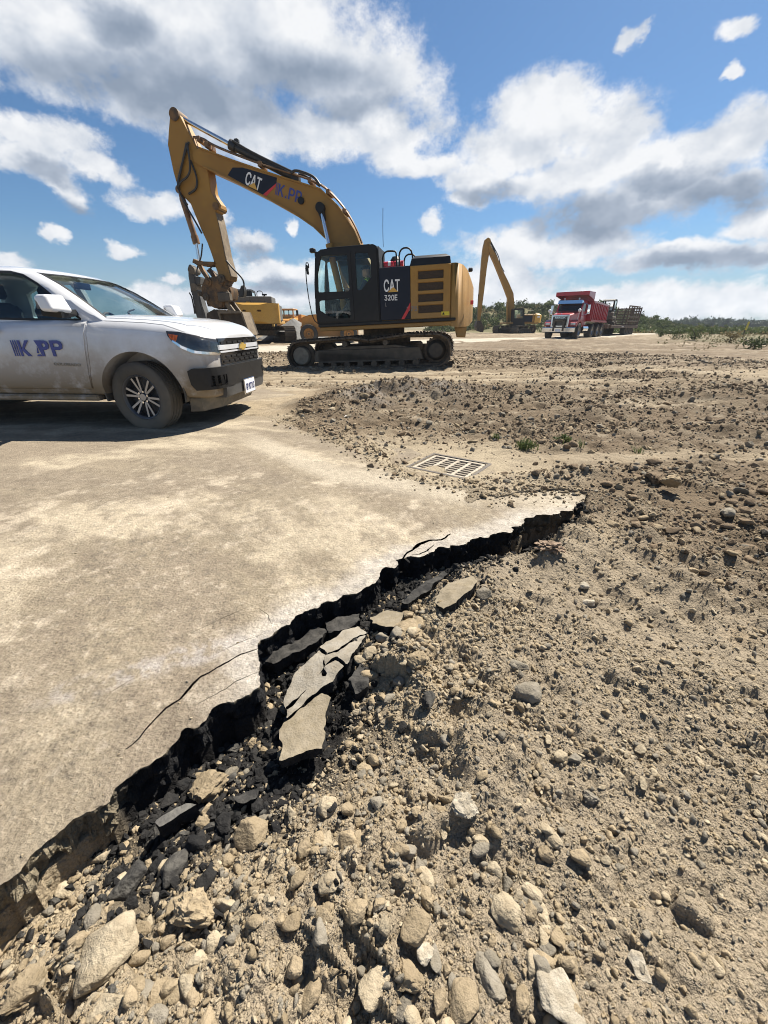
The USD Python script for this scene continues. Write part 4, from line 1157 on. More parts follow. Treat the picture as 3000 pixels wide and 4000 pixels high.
def tyre_mesh(R, w, rim, n=56, grooves=4):
    """Outer face towards +y."""
    h = w / 2
    pr = [(rim, -h * .72), (rim + .25 * (R - rim), -h * .95), (rim + .65 * (R - rim), -h), (R - .012, -h * .86)]
    k = grooves
    for i in range(k):
        a, b = -h * .8 + 1.6 * h * i / k, -h * .8 + 1.6 * h * (i + 1) / k
        pr += [(R, a + .12 * (b - a)), (R, b - .12 * (b - a)), (R - .009, b - .1 * (b - a)), (R - .009, b + .0 * (b - a))]
    pr = pr[:-2] + [(R - .012, h * .86), (rim + .65 * (R - rim), h), (rim + .25 * (R - rim), h * .95), (rim, h * .72)]
    t = lathe(pr, n)
    return t


def text_on(parent, name, text, p0, p1, height, ysurf, mat_, side=1, depth=.004, label=None, bold=True):
    """Lettering on a side of a thing: the baseline runs from p0 to p1 in (x, z); side +1 is the left (+y) face, read towards -x."""
    t = meshkit.text_mesh(text, 1.0, 1.0, bold)
    b = t.bounds
    v = np.array(t.vertices)
    p0, p1 = np.asarray(p0, float), np.asarray(p1, float)
    L = np.linalg.norm(p1 - p0)
    u = (v[:, 0] - b[0, 0]) / (b[1, 0] - b[0, 0]) * L
    w = (v[:, 1] - b[0, 1]) / (b[1, 1] - b[0, 1]) * height
    e = (p1 - p0) / L
    nrm = np.array([-e[1], e[0]]) * (-1 if side > 0 else 1)
    if nrm[1] < 0:
        nrm = -nrm
    q = p0 + u[:, None] * e + w[:, None] * nrm
    V = np.stack([q[:, 0], ysurf + side * v[:, 2] * depth, q[:, 1]], -1)
    return obj(name, trimesh.Trimesh(V, t.faces, process=False), mat_, parent, label=label)


def flat(outline, ysurf, side=1, depth=.004):
    return prism(outline, ysurf - .002 * side, ysurf + side * depth)


def wheel(parent, centre, R, w, rim_r, side, mats, kind='truck', steer=0.0, label=None):
    """side +1: outer face to +y. A wheel is a part; its tyre, rim and spokes are sub-parts."""
    M = trimesh.transformations.rotation_matrix(math.radians(steer), [0, 0, 1])
    if side < 0:
        M = M @ trimesh.transformations.rotation_matrix(math.pi, [0, 0, 1])
    M[:3, 3] = centre
    put = lambda m: moved(m, M)
    hubm = put(lathe([(0.001, w * .30), (rim_r * .16, w * .30), (rim_r * .2, w * .24), (rim_r * .2, w * .02), (.001, w * .02)], 20))
    hub = obj('wheel', hubm, mats[2], parent, smooth=40, label=label)
    obj('tyre', put(tyre_mesh(R, w, rim_r)), mats[0], hub, smooth=35)
    barrel = lathe([(rim_r, -w * .36), (rim_r * .93, -w * .30), (rim_r * .90, 0), (rim_r * .92, w * .30), (rim_r * 1.02, w * .375), (rim_r * 1.0, w * .39), (rim_r * .955, w * .37)], 48)
    disc = lathe([(rim_r * .95, -w * .05), (.001, -w * .05)], 32)
    obj('rim', put(trimesh.util.concatenate([barrel, disc])), mats[1], hub, smooth=40)
    if kind == 'truck':
        for k in range(6):
            a = k * math.pi / 3 + .25
            parts = []
            for da in (-.185, .185):
                ro, ri = rim_r * .955, rim_r * .22
                A, B = a + da, a + da * .8
                p_o = np.array([math.cos(A) * ro, w * .30, math.sin(A) * ro])
                p_i = np.array([math.cos(B) * ri, w * .25, math.sin(B) * ri])
                tdir = np.array([-math.sin(a), 0, math.cos(a)])
                pts = []
                for p, ww in ((p_o, .0125), (p_i, .011)):
                    for s in (-1, 1):
                        pts += [p + tdir * ww * s, p + tdir * ww * s * 1.2 - np.array([0, .03, 0])]
                parts.append(put(hull(pts)))
            obj('spoke', parts, mats[2], hub)
        nuts = [cyl((math.cos(k * math.pi / 3 + .77) * rim_r * .25, w * .2, math.sin(k * math.pi / 3 + .77) * rim_r * .25), (math.cos(k * math.pi / 3 + .77) * rim_r * .25, w * .29, math.sin(k * math.pi / 3 + .77) * rim_r * .25), .011, n=6) for k in range(6)]
        obj('lug_nuts', [put(m) for m in nuts], CHROME, hub)
    else:
        dish = lathe([(rim_r * .97, w * .30), (rim_r * .8, w * .12), (rim_r * .45, w * .06), (rim_r * .40, w * .25), (.001, w * .27)], 32)
        obj('wheel_disc', put(dish), mats[1], hub, smooth=40)
        obj('lug_nuts', [put(cyl((math.cos(k * .628) * rim_r * .55, w * .05, math.sin(k * .628) * rim_r * .55), (math.cos(k * .628) * rim_r * .55, w * .16, math.sin(k * .628) * rim_r * .55), rim_r * .045, n=6)) for k in range(10)], mats[2], hub)
    return hub


# ------------------------------------------------------------------ the white pickup
PK = pose((-2.655, 5.46, -0.035), math.degrees(-.075))
pk = thing('pickup_truck', 'dusty white crew cab pickup with blue lettering on its door, parked on the pavement', 'pickup', PK)


def loft(stations):
    """A closed body through rings of equal point count given as arrays (n, 3)."""
    n = len(stations[0])
    v = np.vstack(stations)
    f = []
    for i in range(len(stations) - 1):
        for k in range(n):
            a, b = i * n + k, i * n + (k + 1) % n
            f += [[a, b, b + n], [a, b + n, a + n]]
    for base, fl in ((0, 1), ((len(stations) - 1) * n, 0)):
        c = len(v)
        v = np.vstack([v, v[base:base + n].mean(0)])
        for k in range(n):
            t = [c, base + (k + 1) % n, base + k]
            f.append(t if fl else t[::-1])
    t = trimesh.Trimesh(v, np.array(f), process=False)
    if t.volume < 0:
        t.invert()
    return t


def pk_ring(x, w, zc, zs, zb, inset=.10, roundness=1.0):
    """Half section: hood centre height zc, shoulder height zs, bottom zb, half width w."""
    h = [(0, zc), (w * .45, zc - .006), (w * .72, zc - .3 * (zc - zs) - .012), (w * .86, zs), (w * .945, zs - .055), (w * .985, zs - .14), (w, zs - .30), (w * 1.0, .62), (w * .985, .50), (w * .95, zb + .03), (w * .90, zb)]
    L = [(-y, z) for y, z in h[::-1] if y > 0]
    pts = h + L[:len(L)]
    return np.array([(x, -y, z) for y, z in pts])


ST = [  # x, half width, centre height, shoulder height, bottom
    (-4.42, .90, 1.10, 1.08, .52), (-4.38, .925, 1.13, 1.10, .48), (-3.6, .935, 1.14, 1.11, .42), (-2.6, .94, 1.155, 1.12, .40), (-1.5, .94, 1.18, 1.145, .39), (-.8, .938, 1.205, 1.16, .39), (-.45, .936, 1.225, 1.165, .39), (-.15, .935, 1.215, 1.155, .39), (.15, .932, 1.20, 1.14, .39),
    (.40, .922, 1.180, 1.12, .38), (.56, .905, 1.162, 1.098, .37), (.68, .88, 1.14, 1.072, .365), (.78, .835, 1.115, 1.045, .36), (.86, .77, 1.085, 1.012, .36), (.92, .67, 1.045, .975, .37), (.955, .52, 1.00, .94, .38)]
fine_st = []
ST = [((.5 + (s_[0] - .5) * .78) if s_[0] > .5 else s_[0], *s_[1:]) for s_ in ST]
XS = np.array([s[0] for s in ST])
from scipy.interpolate import PchipInterpolator
itp = [PchipInterpolator(XS, [s[k] for s in ST]) for k in range(1, 5)]
for x in np.r_[np.linspace(-4.42, -.5, 26)[:-1], np.linspace(-.5, .5, 18)[:-1], np.linspace(.5, ST[-1][0], 26)]:
    fine_st.append(pk_ring(x, *[float(i(x)) for i in itp]))
pk_shell = loft(fine_st)
pk_body = man(pk_shell)
arch = lambda x0, r: [(x0 + r * math.cos(t), .40 + r * math.sin(t)) for t in np.linspace(0, math.pi, 28)] + [(x0 - r, -.1), (x0 + r, -.1)]
arch_cut = prism(arch(0.07, .455), -1.2, -.60) + prism(arch(0.07, .455), .60, 1.2) + prism(arch(-3.22, .455), -1.2, -.60) + prism(arch(-3.22, .455), .60, 1.2)
pk_body = pk_body - arch_cut
big = trimesh.Trimesh(pk_shell.vertices + pk_shell.vertex_normals * .005, pk_shell.faces, process=False)
big = man(big)
big2 = man(trimesh.Trimesh(pk_shell.vertices + pk_shell.vertex_normals * .012, pk_shell.faces, process=False))
small = man(trimesh.Trimesh(pk_shell.vertices - pk_shell.vertex_normals * .006, pk_shell.faces, process=False))
# greenhouse
gh_ring = lambda z, xf, xr, wf, wr: np.array([(xf + .16, 0, z), (xf + .12, -wf * .55, z), (xf, -wf, z), (-1.5, -(wf + wr) / 2 - .015, z), (xr, -wr, z), (xr - .06, 0, z), (xr, wr, z), (-1.5, (wf + wr) / 2 + .015, z), (xf, wf, z), (xf + .12, wf * .55, z)])
gh = m3.Manifold()
RINGS = [(1.10, -.16, -2.78, .83, .83), (1.20, -.33, -2.74, .815, .81), (1.36, -.565, -2.69, .775, .77), (1.50, -.79, -2.63, .725, .72), (1.60, -.99, -2.58, .672, .665), (1.655, -1.16, -2.52, .62, .61), (1.685, -1.35, -2.40, .54, .52), (1.70, -1.5, -2.3, .35, .35)]


def green(off):
    parts = []
    for a, b in zip(RINGS[:-1], RINGS[1:]):
        ra = gh_ring(a[0] - (off if a[0] > 1.4 else 0) * .8, a[1] - off * 1.3, a[2] + off, a[3] - off, a[4] - off)
        rb = gh_ring(b[0] - (off if b[0] > 1.4 else 0) * .8, b[1] - off * 1.3, b[2] + off, b[3] - off, b[4] - off)
        parts.append(hull(np.vstack([ra, rb])))
    r = parts[0]
    for p_ in parts[1:]:
        r = r + p_
    return r


win_front = [(-.50, 1.165), (-.70, 1.325), (-.93, 1.49), (-1.10, 1.575), (-1.25, 1.607), (-1.50, 1.615), (-1.53, 1.60), (-1.53, 1.185)]
win_rear = [(-1.62, 1.185), (-1.62, 1.612), (-2.1, 1.59), (-2.35, 1.50), (-2.46, 1.22), (-2.44, 1.19)]
side_cut = prism(win_front, -1.2, 1.2) + prism(win_rear, -1.2, 1.2)
ws_cut = hull([(x, y, z) for (x, y, z) in [(.2, -.71, 1.185), (.2, .71, 1.185), (-.75, -.585, 1.60), (-.75, .585, 1.60), (-.9, -.71, 1.185), (-.9, .71, 1.185), (-1.12, -.57, 1.605), (-1.12, .57, 1.605)]])
rw_cut = hull([(x, y, z) for x in (-3.0, -2.3) for (y, z) in ((-.62, 1.22), (.62, 1.22), (-.52, 1.55), (.52, 1.55))])
gh_solid, gh_in = green(0), green(.055)
cabin_void = box((-2.66, -.80, .62), (-.62, .80, 1.19), .05)
cab_shell = gh_solid - gh_in - side_cut - ws_cut - rw_cut
pk_body2 = pk_body - box((-2.60, -.80, .60), (-.75, .80, 1.4), .03) - gh_in
bed = box((-4.30, -.78, .62), (-2.85, .78, 1.4), .02)
hood_line = None
# panel gaps: door edges, hood edge
gap = lambda o: prism(o, -1.2, -.70)
def seam(pts, wd=.0045):
    return gap(list(np.array(LineString(pts).buffer(wd).exterior.coords)[:-1]))
door_front = [(-.385, 1.165), (-.40, .95), (-.44, .70), (-.50, .465)]
seams = seam(door_front) + seam([(-.50, .465), (-1.60, .465)]) + seam([(-1.60, .465), (-1.60, 1.18)]) + seam([(-.46, 1.155), (-.15, 1.145), (.2, 1.13), (.40, 1.11), (.52, 1.075), (.62, 1.04)], .003)
shell_only = big2 - small
body_final = pk_body2 - bed - (seams ^ shell_only)
head_side = [(.46, 1.052), (.475, 1.005), (.52, .955), (.60, .895), (.70, .845), (.90, .81), (.92, .88), (.86, .955), (.74, 1.005), (.58, 1.045)]
front_cut = [(.60, .30), (.60, .69), (1.2, .69), (1.2, .30)]
obj('body', trimesh.util.concatenate([tri(body_final), tri(cab_shell)]), WHITE, pk, smooth=32)
door_zone = [(-.50, .475), (-.395, 1.15), (-1.59, 1.165), (-1.59, .475)]
obj('door', (big2 ^ prism(door_zone, -1.2, -.5)) - small - side_cut, WHITE, pk, smooth=32)
hood_zone = hull([(x, y, z) for (x, y) in ((-.30, -.74), (-.30, .74), (.60, -.70), (.60, .70), (.78, -.52), (.78, .52)) for z in (.985, 1.5)])
obj('hood', ((big ^ hood_zone) - small) - gh_solid, WHITE_C, pk, smooth=32)
glass_shell = green(.016) - green(.022)
obj('windshield', glass_shell ^ ws_cut, WIND_GLASS, pk, smooth=30)
obj('rear_window', glass_shell ^ rw_cut, AUTO_GLASS, pk, smooth=30)
for cut in (prism(win_front, -1.2, -.3), prism(win_rear, -1.2, -.3), prism(win_front, .3, 1.2), prism(win_rear, .3, 1.2)):
    obj('side_window', glass_shell ^ cut, AUTO_GLASS, pk, smooth=30)
trim = lambda o, a: (green(-.004) - green(.012)) ^ (prism(list(np.array(Polygon(o).buffer(.022).exterior.coords)[:-1]), -1.2, -.3) - prism(o, -2, 0))
obj('window_seal', [trim(win_front, 0), trim(win_rear, 0)], BLACKP, pk)
wsi = ((green(-.003) - green(.012)) ^ (hull([(x * 1.0 + .012, y * 1.035, z + (.014 if z > 1.4 else -.016)) for (x, y, z) in [(.2, -.71, 1.185), (.2, .71, 1.185), (-.75, -.585, 1.60), (-.75, .585, 1.60), (-.9, -.71, 1.185), (-.9, .71, 1.185), (-1.12, -.57, 1.605), (-1.12, .57, 1.605)]]) - ws_cut))
obj('windshield_seal', wsi, BLACKP, pk)
# inside
for sy in (-.38, .38):
    s = obj('seat', [box((-1.75, sy - .25, .62), (-1.2, sy + .25, .85), .06), moved(box((-1.80, sy - .24, .80), (-1.64, sy + .24, 1.36), .06), rot([0, 1, 0], -12, (-1.7, 0, .8)))], SEAT, pk)
    obj('headrest', moved(box((-1.84, sy - .14, 1.38), (-1.74, sy + .14, 1.56), .04), rot([0, 1, 0], -6, (-1.8, 0, 1.4))), SEAT, s)
obj('rear_seat', [box((-2.5, -.65, .62), (-2.1, .65, .85), .05), box((-2.6, -.65, .8), (-2.45, .65, 1.35), .05)], SEAT, pk)
obj('dashboard', hull([(-.72, y, z) for y in (-.74, .74) for z in (.7, 1.10)] + [(-.30, y, 1.165) for y in (-.74, .74)] + [(-.62, y, 1.175) for y in (-.74, .74)]), SEAT, pk)
obj('steering_wheel', moved(trimesh.creation.torus(.17, .016, 28, 8), trimesh.transformations.translation_matrix((-.98, .38, 1.10)) @ rot([0, 1, 0], 65)), SEAT, pk)
obj('rear_view_mirror', box((-1.02, -.12, 1.50), (-.98, .12, 1.57), .01), BLACKP, pk)
obj('floor', box((-2.66, -.78, .56), (-.6, .78, .63)), SEAT, pk)
# wheels and liners
for (cx, st) in ((0.03, -9.0), (-3.25, 0)):
    for sd in (-1, 1):
        wheel(pk, (cx, sd * .79, .375), .375, .245, .238, sd, (RUBBER, DARKALLOY, ALLOY), 'truck', st)
        lin = trimesh.creation.cylinder(.47, .42, sections=40)
        lin.apply_transform(rot([1, 0, 0], 90))
        lin.apply_translation((cx + .04, sd * .68, .42))
        lin2 = man(lin) - cyl((cx + .04, sd * .45, .42), (cx + .04, sd * 1.2, .42), .455, n=40) - box((cx - 1, -2, -1), (cx + 1, 2, .33))
        obj('wheel_liner', lin2, LINER, pk, smooth=30)
obj('chassis', [box((-4.3, -.55, .30), (.62, -.42, .44), .01), box((-4.3, .42, .30), (.62, .55, .44), .01), box((-2.4, -.4, .26), (-.8, .4, .38), .03), cyl((-3.25, -.7, .37), (-3.25, .7, .37), .06), cyl((0.03, -.7, .33), (.03, .7, .33), .045), box((-.3, -.5, .24), (.7, .5, .34), .04)], BLACKP, pk)
for sy in (-1, 1):
    obj('sill_guard', box((-2.70, min(sy * .80, sy * .918), .335), (-.47, max(sy * .80, sy * .918), .40), .02), WHITE, pk)
# front end
front = lambda o, off0=.62, a=-1.2, b=1.2: prism(o, a, b)
patch = lambda big_, o, y0=-1.2, y1=1.2: (big_ ^ prism(o, y0, y1)) - small
b3 = man(trimesh.Trimesh(pk_shell.vertices + pk_shell.vertex_normals * .02, pk_shell.faces, process=False))
b4 = man(trimesh.Trimesh(pk_shell.vertices + pk_shell.vertex_normals * .045, pk_shell.faces, process=False))
bump_side = [(.675, .685), (.63, .66), (.64, .52), (.675, .455), (1.1, .455), (1.1, .685)]
recess = prism([(.70, .485), (1.2, .485), (1.2, .60), (.69, .60)], -.80, -.56) + prism([(.70, .485), (1.2, .485), (1.2, .60), (.69, .60)], .56, .80) + prism([(.9, .50), (1.2, .50), (1.2, .62), (.9, .62)], -.50, .50)
bm = obj('bumper', patch(b4, bump_side) - (recess ^ (b4 - big)), BLACKP, pk, smooth=32)
for sy in (-1, 1):
    for k in range(4):
        z = .497 + k * .026
        obj('fog_slat', (b3 ^ prism([(.7, z), (1.2, z), (1.2, z + .012), (.7, z + .012)], min(sy * .57, sy * .79), max(sy * .57, sy * .79))) - small, BLACKG, bm)
for k in range(4):
    z = .505 + k * .03
    obj('intake_slat', (b3 ^ prism([(.7, z), (1.2, z), (1.2, z + .012), (.7, z + .012)], -.49, .49)) - small, BLACKG, bm)
obj('skid_plate', (b4 ^ prism([(.72, .34), (1.2, .34), (1.2, .465), (.72, .465)], -.60, .60)) - small, GREYP, pk, smooth=30)
val = hull([(.40, y, .36) for y in (-.83, .83)] + [(.65, y, .36) for y in (-.78, .78)] + [(.80, y, .36) for y in (-.5, .5)] + [(.42, y, .20) for y in (-.76, .76)] + [(.61, y, .20) for y in (-.70, .70)] + [(.73, y, .21) for y in (-.45, .45)])
obj('valance', val - cyl((.07, -2, .40), (.07, 2, .40), .455, n=40), surf('valance_grey', (.085, .078, .065), (.14, .12, .09), scale=12, rough=.8, bump=.002), pk)
gr_back = patch(big2, [(.65, .70), (1.2, .70), (1.2, .955), (.65, .985)], -.56, .56)
gr = obj('grille', gr_back, BLACKG, pk, smooth=30)
obj('white_bar', patch(b3, [(.6, .855), (1.2, .855), (1.2, .905), (.6, .905)], -.60, .60), WHITE_C, gr, smooth=30)
obj('lower_white_bar', patch(b3, [(.6, .825), (1.2, .825), (1.2, .843), (.6, .843)], -.57, .57), WHITE_C, gr, smooth=30)
for r_, (z0, n_) in enumerate(((.728, 7), (.778, 7), (.928, 7))):
    for k in range(n_):
        y0 = -.53 + k * 1.06 / n_ + (.07 if r_ % 2 else 0)
        obj('grille_mesh', patch(b3, [(.6, z0 - .012), (1.2, z0 - .012), (1.2, z0 + .012), (.6, z0 + .012)], y0, min(y0 + .11, .55)), BLACKP, gr)
    obj('grille_rail', patch(big2 + man(trimesh.Trimesh(pk_shell.vertices + pk_shell.vertex_normals * .016, pk_shell.faces, process=False)), [(.6, z0 - .03), (1.2, z0 - .03), (1.2, z0 - .022), (.6, z0 - .022)], -.55, .55), BLACKP, gr)
xf = 1.0
bow = [(-.105, -.018), (-.075, .022), (-.035, .022), (-.035, .040), (.035, .040), (.035, .022), (.105, .022), (.075, -.022), (.035, -.022), (.035, -.040), (-.035, -.040), (-.035, -.022), (-.105, -.022)]
obj('badge', m3.CrossSection([bow], m3.FillRule.EvenOdd).extrude(.014).transform([[0, 0, 1, .885], [1, 0, 0, 0], [0, 1, 0, .872]]), GOLD, gr)
obj('badge_rim', m3.CrossSection([list(np.array(Polygon(bow).buffer(.008, join_style=2).exterior.coords)[:-1])], m3.FillRule.EvenOdd).extrude(.010).transform([[0, 0, 1, .880], [1, 0, 0, 0], [0, 1, 0, .872]]), CHROME, gr)
for sy in (-1, 1):
    a, b = sorted((sy * .575, sy * 1.2))
    hl_ = obj('headlight', patch(big2, head_side, a, b), surf(f'lamp_housing_{"lr"[sy > 0]}', (.05, .05, .055), (.09, .09, .09), rough=.2, metal=.4), pk, smooth=30)
    inner = list(np.array(Polygon(head_side).buffer(-.018).exterior.coords)[:-1])
    obj('lens', (b3 ^ prism(inner, a, b)) - man(trimesh.Trimesh(pk_shell.vertices + pk_shell.vertex_normals * .016, pk_shell.faces, process=False)), LAMP, hl_, smooth=30)
    obj('chrome_lip', patch(b3, [(.52, .952), (.60, .888), (.70, .838), (.90, .802), (.92, .825), (.72, .862), (.61, .912), (.53, .975)], a, b), CHROME, hl_, smooth=30)
    obj('turn_signal', patch(b3, [(.485, 1.025), (.505, .985), (.555, .945), (.575, 1.01)], a, b), AMBER, hl_)
    obj('projector', moved(trimesh.creation.icosphere(2, .052), trimesh.transformations.translation_matrix((.66, sy * .80, .94))), CHROME, hl_, smooth=True)
# licence plate
pl = obj('licence_plate', box((.915, -.16, .325), (.923, .16, .485), .003), PLATEM, pk)
tm = meshkit.text_mesh('GP 877A3', .075, .004, True)
tm.apply_translation(-tm.bounds.mean(0))
tm.apply_scale([.27 / np.ptp(tm.bounds[:, 0]), 1, 1])
obj('plate_number', moved(tm, np.array([[0, 0, 1, .924], [1, 0, 0, 0], [0, 1, 0, .40], [0, 0, 0, 1]])), NUM, pl)
obj('plate_frame', box((.905, -.172, .313), (.921, .172, .497), .004) - box((.8, -.155, .33), (1.2, .155, .48)), CHROME, pl)
# mirror, handle, lettering
for sy in (-1, 1):
    ms_ = [(-.53, 1.00, 1.255, .03), (-.45, 1.00, 1.245, .03), (-.565, 1.00, 1.345, .035), (-.50, 1.00, 1.345, .035), (-.54, 1.17, 1.26, .035), (-.48, 1.17, 1.255, .035), (-.565, 1.16, 1.335, .04), (-.51, 1.16, 1.335, .04)]
    mr = obj('mirror', hull(np.vstack([np.array(trimesh.creation.icosphere(2, r_).vertices) + [x_, sy * y_, z_] for x_, y_, z_, r_ in ms_])), WHITE_C, pk, smooth=True)
    obj('mirror_base', hull([(-.50, sy * .80, 1.20), (-.58, sy * .80, 1.20), (-.50, sy * .93, 1.18), (-.60, sy * 1.16, 1.19), (-.45, sy * 1.10, 1.17), (-.60, sy * 1.16, 1.245), (-.43, sy * 1.12, 1.225), (-.50, sy * .83, 1.255)]), BLACKP, mr)
    obj('mirror_glass', hull([(-.612, sy * .985, 1.245), (-.612, sy * 1.18, 1.25), (-.612, sy * .985, 1.36), (-.612, sy * 1.17, 1.355), (-.618, sy * 1.08, 1.30)]), CHROME, mr)
dh = obj('door_handle', tube([(-1.53, -.945, 1.06), (-1.50, -.985, 1.062), (-1.36, -.985, 1.062), (-1.33, -.945, 1.06)], .017, 10), WHITE_C, pk, smooth=True)
obj('handle_cup', moved(trimesh.creation.icosphere(2, 1.0), np.array([[.085, 0, 0, -1.43], [0, .012, 0, -.940], [0, 0, .035, 1.06], [0, 0, 0, 1]])), GREYP, dh, smooth=True)
YD = -.953
# the company's letters: a K with three thin bars before it, an A cut to a sliver, two Ps
K0 = np.array([-1.24, .805])
def letter(name, polys, holes=()):
    shp = shapely.union_all([Polygon([(K0[0] + u * .8, K0[1] + v * .9) for u, v in p]) for p in polys])
    for h_ in holes:
        shp = shp.difference(Polygon([(K0[0] + u * .8, K0[1] + v * .9) for u, v in h_]))
    ms = []
    for g_ in getattr(shp, 'geoms', [shp]):
        cs = m3.CrossSection([np.array(r.coords)[:-1].tolist() for r in [g_.exterior, *g_.interiors]], m3.FillRule.EvenOdd)
        ms.append(cs.extrude(.004).transform([[1, 0, 0, 0], [0, 0, -1, YD], [0, 1, 0, 0]]))
    return obj(name, ms, BLUE, pk)
for k in range(3):
    letter('stripe', [[(k * .030, 0), (k * .030 + .013, 0), (k * .030 + .013, .175), (k * .030, .175)]])
letter('letter_k', [[(.092, 0), (.125, 0), (.125, .175), (.092, .175)], [(.125, .075), (.205, .175), (.255, .175), (.165, .085), (.245, .0), (.190, .0), (.125, .065)]])
letter('letter_a', [[(.315, 0), (.385, 0), (.370, .02), (.330, .02)], [(.325, .035), (.355, .11), (.352, .035)]])
letter('letter_p', [[(.335, .175), (.47, .175), (.51, .16), (.525, .125), (.51, .085), (.47, .07), (.43, .07), (.43, 0), (.39, 0), (.36, .12)]], [[(.43, .14), (.465, .14), (.48, .122), (.465, .103), (.43, .103)]])
letter('letter_p', [[(.545, .175), (.66, .175), (.70, .16), (.715, .125), (.70, .085), (.66, .07), (.59, .07), (.59, 0), (.545, 0)]], [[(.59, .14), (.655, .14), (.67, .122), (.655, .103), (.59, .103)]])
text_on(pk, 'model_lettering', 'COLORADO', (-.83, .715), (-.53, .705), .028, YD, CHALK, side=-1, depth=.004)
obj('tailgate', box((-4.45, -.80, .62), (-4.40, .80, 1.10), .015), WHITE, pk)
obj('rear_bumper', box((-4.55, -.88, .46), (-4.36, .88, .62), .03), CHROME, pk)
for sy in (-1, 1):
    obj('tail_light', box((-4.44, sy * .82 - .07, .82), (-4.37, sy * .82 + .07, 1.08), .015), surf(f'tail_lens_{"lr"[sy > 0]}', (.35, .01, .01), rough=.2, coat=.6), pk)
for sy in (-.35, .35):
    obj('wiper', tube([(-.18, sy - .05, 1.20), (-.35, sy + .1, 1.245), (-.46, sy + .42, 1.285)], .009, 6), BLACKP, pk)

# ------------------------------------------------------------------ the big excavator
CATY = surf('machine_yellow', (.33, .175, .028), (.26, .135, .022), scale=2.2, rough=.5, spec=.35, dirt=((.25, .19, .115), 0.6, 3.0, .45), contrast=(.3, .72))
BOOMY = surf('boom_yellow', (.32, .172, .028), (.235, .118, .020), scale=1.3, rough=.5, spec=.35, contrast=(.32, .75), dirt=((.16, .10, .045), 2.0, 5.2, .75))
PALEY = surf('pale_yellow', (.62, .36, .06), (.52, .29, .05), scale=2, rough=.5)
NAVY = surf('navy_black', (.006, .010, .020), (.008, .011, .020), scale=4, rough=.5, spec=.25, dirt=((.12, .10, .07), .9, 1.7, .15))
CABB = surf('cab_black', (.007, .0075, .008), (.012, .012, .012), scale=6, rough=.5, spec=.28, dirt=((.12, .10, .07), .9, 1.8, .15))
STEEL = surf('track_steel', (.060, .047, .034), (.125, .094, .062), scale=7, rough=.75, metal=.25, bump=.004, bscale=40, contrast=(.4, .62))
STEELD = surf('dusty_steel', (.115, .094, .068), (.07, .058, .043), scale=5, rough=.85, bump=.003, bscale=50)
IDLER = surf('idler_tan', (.20, .178, .135), (.14, .12, .09), scale=8, rough=.85)
HOSE = surf('hose_black', (.014, .014, .014), (.03, .028, .024), scale=12, rough=.5)
PIPE = surf('pipe_brown', (.22, .12, .05), (.12, .065, .03), scale=6, rough=.5, metal=.2)
ROD = surf('chrome_rod', (.72, .73, .75), (.66, .66, .68), rough=.15, metal=1.0)
RUSTY = surf('rusty_linkage', (.16, .085, .030), (.055, .036, .020), scale=5, rough=.75, bump=.004, bscale=30, contrast=(.4, .6))
BUCKETM = surf('bucket_steel', (.040, .029, .019), (.085, .060, .037), scale=4, rough=.75, metal=.2, bump=.004, bscale=30)
BUCKETL = surf('bucket_worn', (.20, .155, .10), (.12, .088, .055), scale=7, rough=.7, bump=.003, bscale=50)
REDV = surf('red_vinyl', (.55, .03, .03), (.50, .028, .028), rough=.45)
WHITEV = surf('white_vinyl', (.72, .72, .70), (.66, .66, .64), rough=.5)
GREYV = surf('grey_vinyl', (.14, .14, .15), (.18, .18, .18), rough=.6)
VENT = surf('vent_dark', (.065, .040, .022), (.04, .027, .017), scale=30, rough=.8)
CABGLASS = glass('cab_glass', (.93, .985, .975))
GREYBOOM = surf('grey_steel', (.040, .042, .044), (.065, .063, .058), scale=2.5, rough=.65, bump=.003, bscale=20)
LIME = surf('safety_lime', (.42, .62, .05), (.38, .56, .05), scale=8, rough=.8)
SKIN = surf('skin', (.45, .28, .20), (.42, .25, .18), rough=.6)
DENIM = surf('dark_cloth', (.03, .035, .05), (.045, .05, .065), scale=12, rough=.9)
REDP = surf('red_paint', (.50, .012, .022), (.44, .010, .02), scale=3, rough=.3, coat=.5, dirt=((.36, .29, .2), .3, 1.4, .6))


DARKDRIVE = surf('greasy_steel', (.030, .026, .021), (.055, .046, .034), scale=9, rough=.7, metal=.2)


class Local:
    """Turns pixels into (x, z) on an upright plane of a machine: the plane that lies off metres to the left of its middle."""
    def __init__(self, M):
        self.M, self.Mi = M, np.linalg.inv(M)

    def __call__(self, px, py, off):
        o = (self.Mi @ np.append(CAM, 1))[:3]
        d = self.Mi[:3, :3] @ ray(px, py)
        t = (off - o[1]) / d[1]
        q = o + t * d
        return (float(q[0]), float(q[2]))


def track_loop(pts, n):
    ring = LineString(pts + [pts[0]])
    L = ring.length
    s = (np.arange(n) + .5) / n * L
    P = np.array([ring.interpolate(v).coords[0] for v in s])
    Q = np.array([ring.interpolate((v + .04) % L).coords[0] for v in s])
    R_ = np.array([ring.interpolate((v - .04) % L).coords[0] for v in s])
    T = Q - R_
    T /= np.linalg.norm(T, axis=1, keepdims=True)
    return P, T, L


def arc(cx, cz, r, a0, a1, n=10):
    return [(cx + r * math.cos(t), cz + r * math.sin(t)) for t in np.radians(np.linspace(a0, a1, n))]


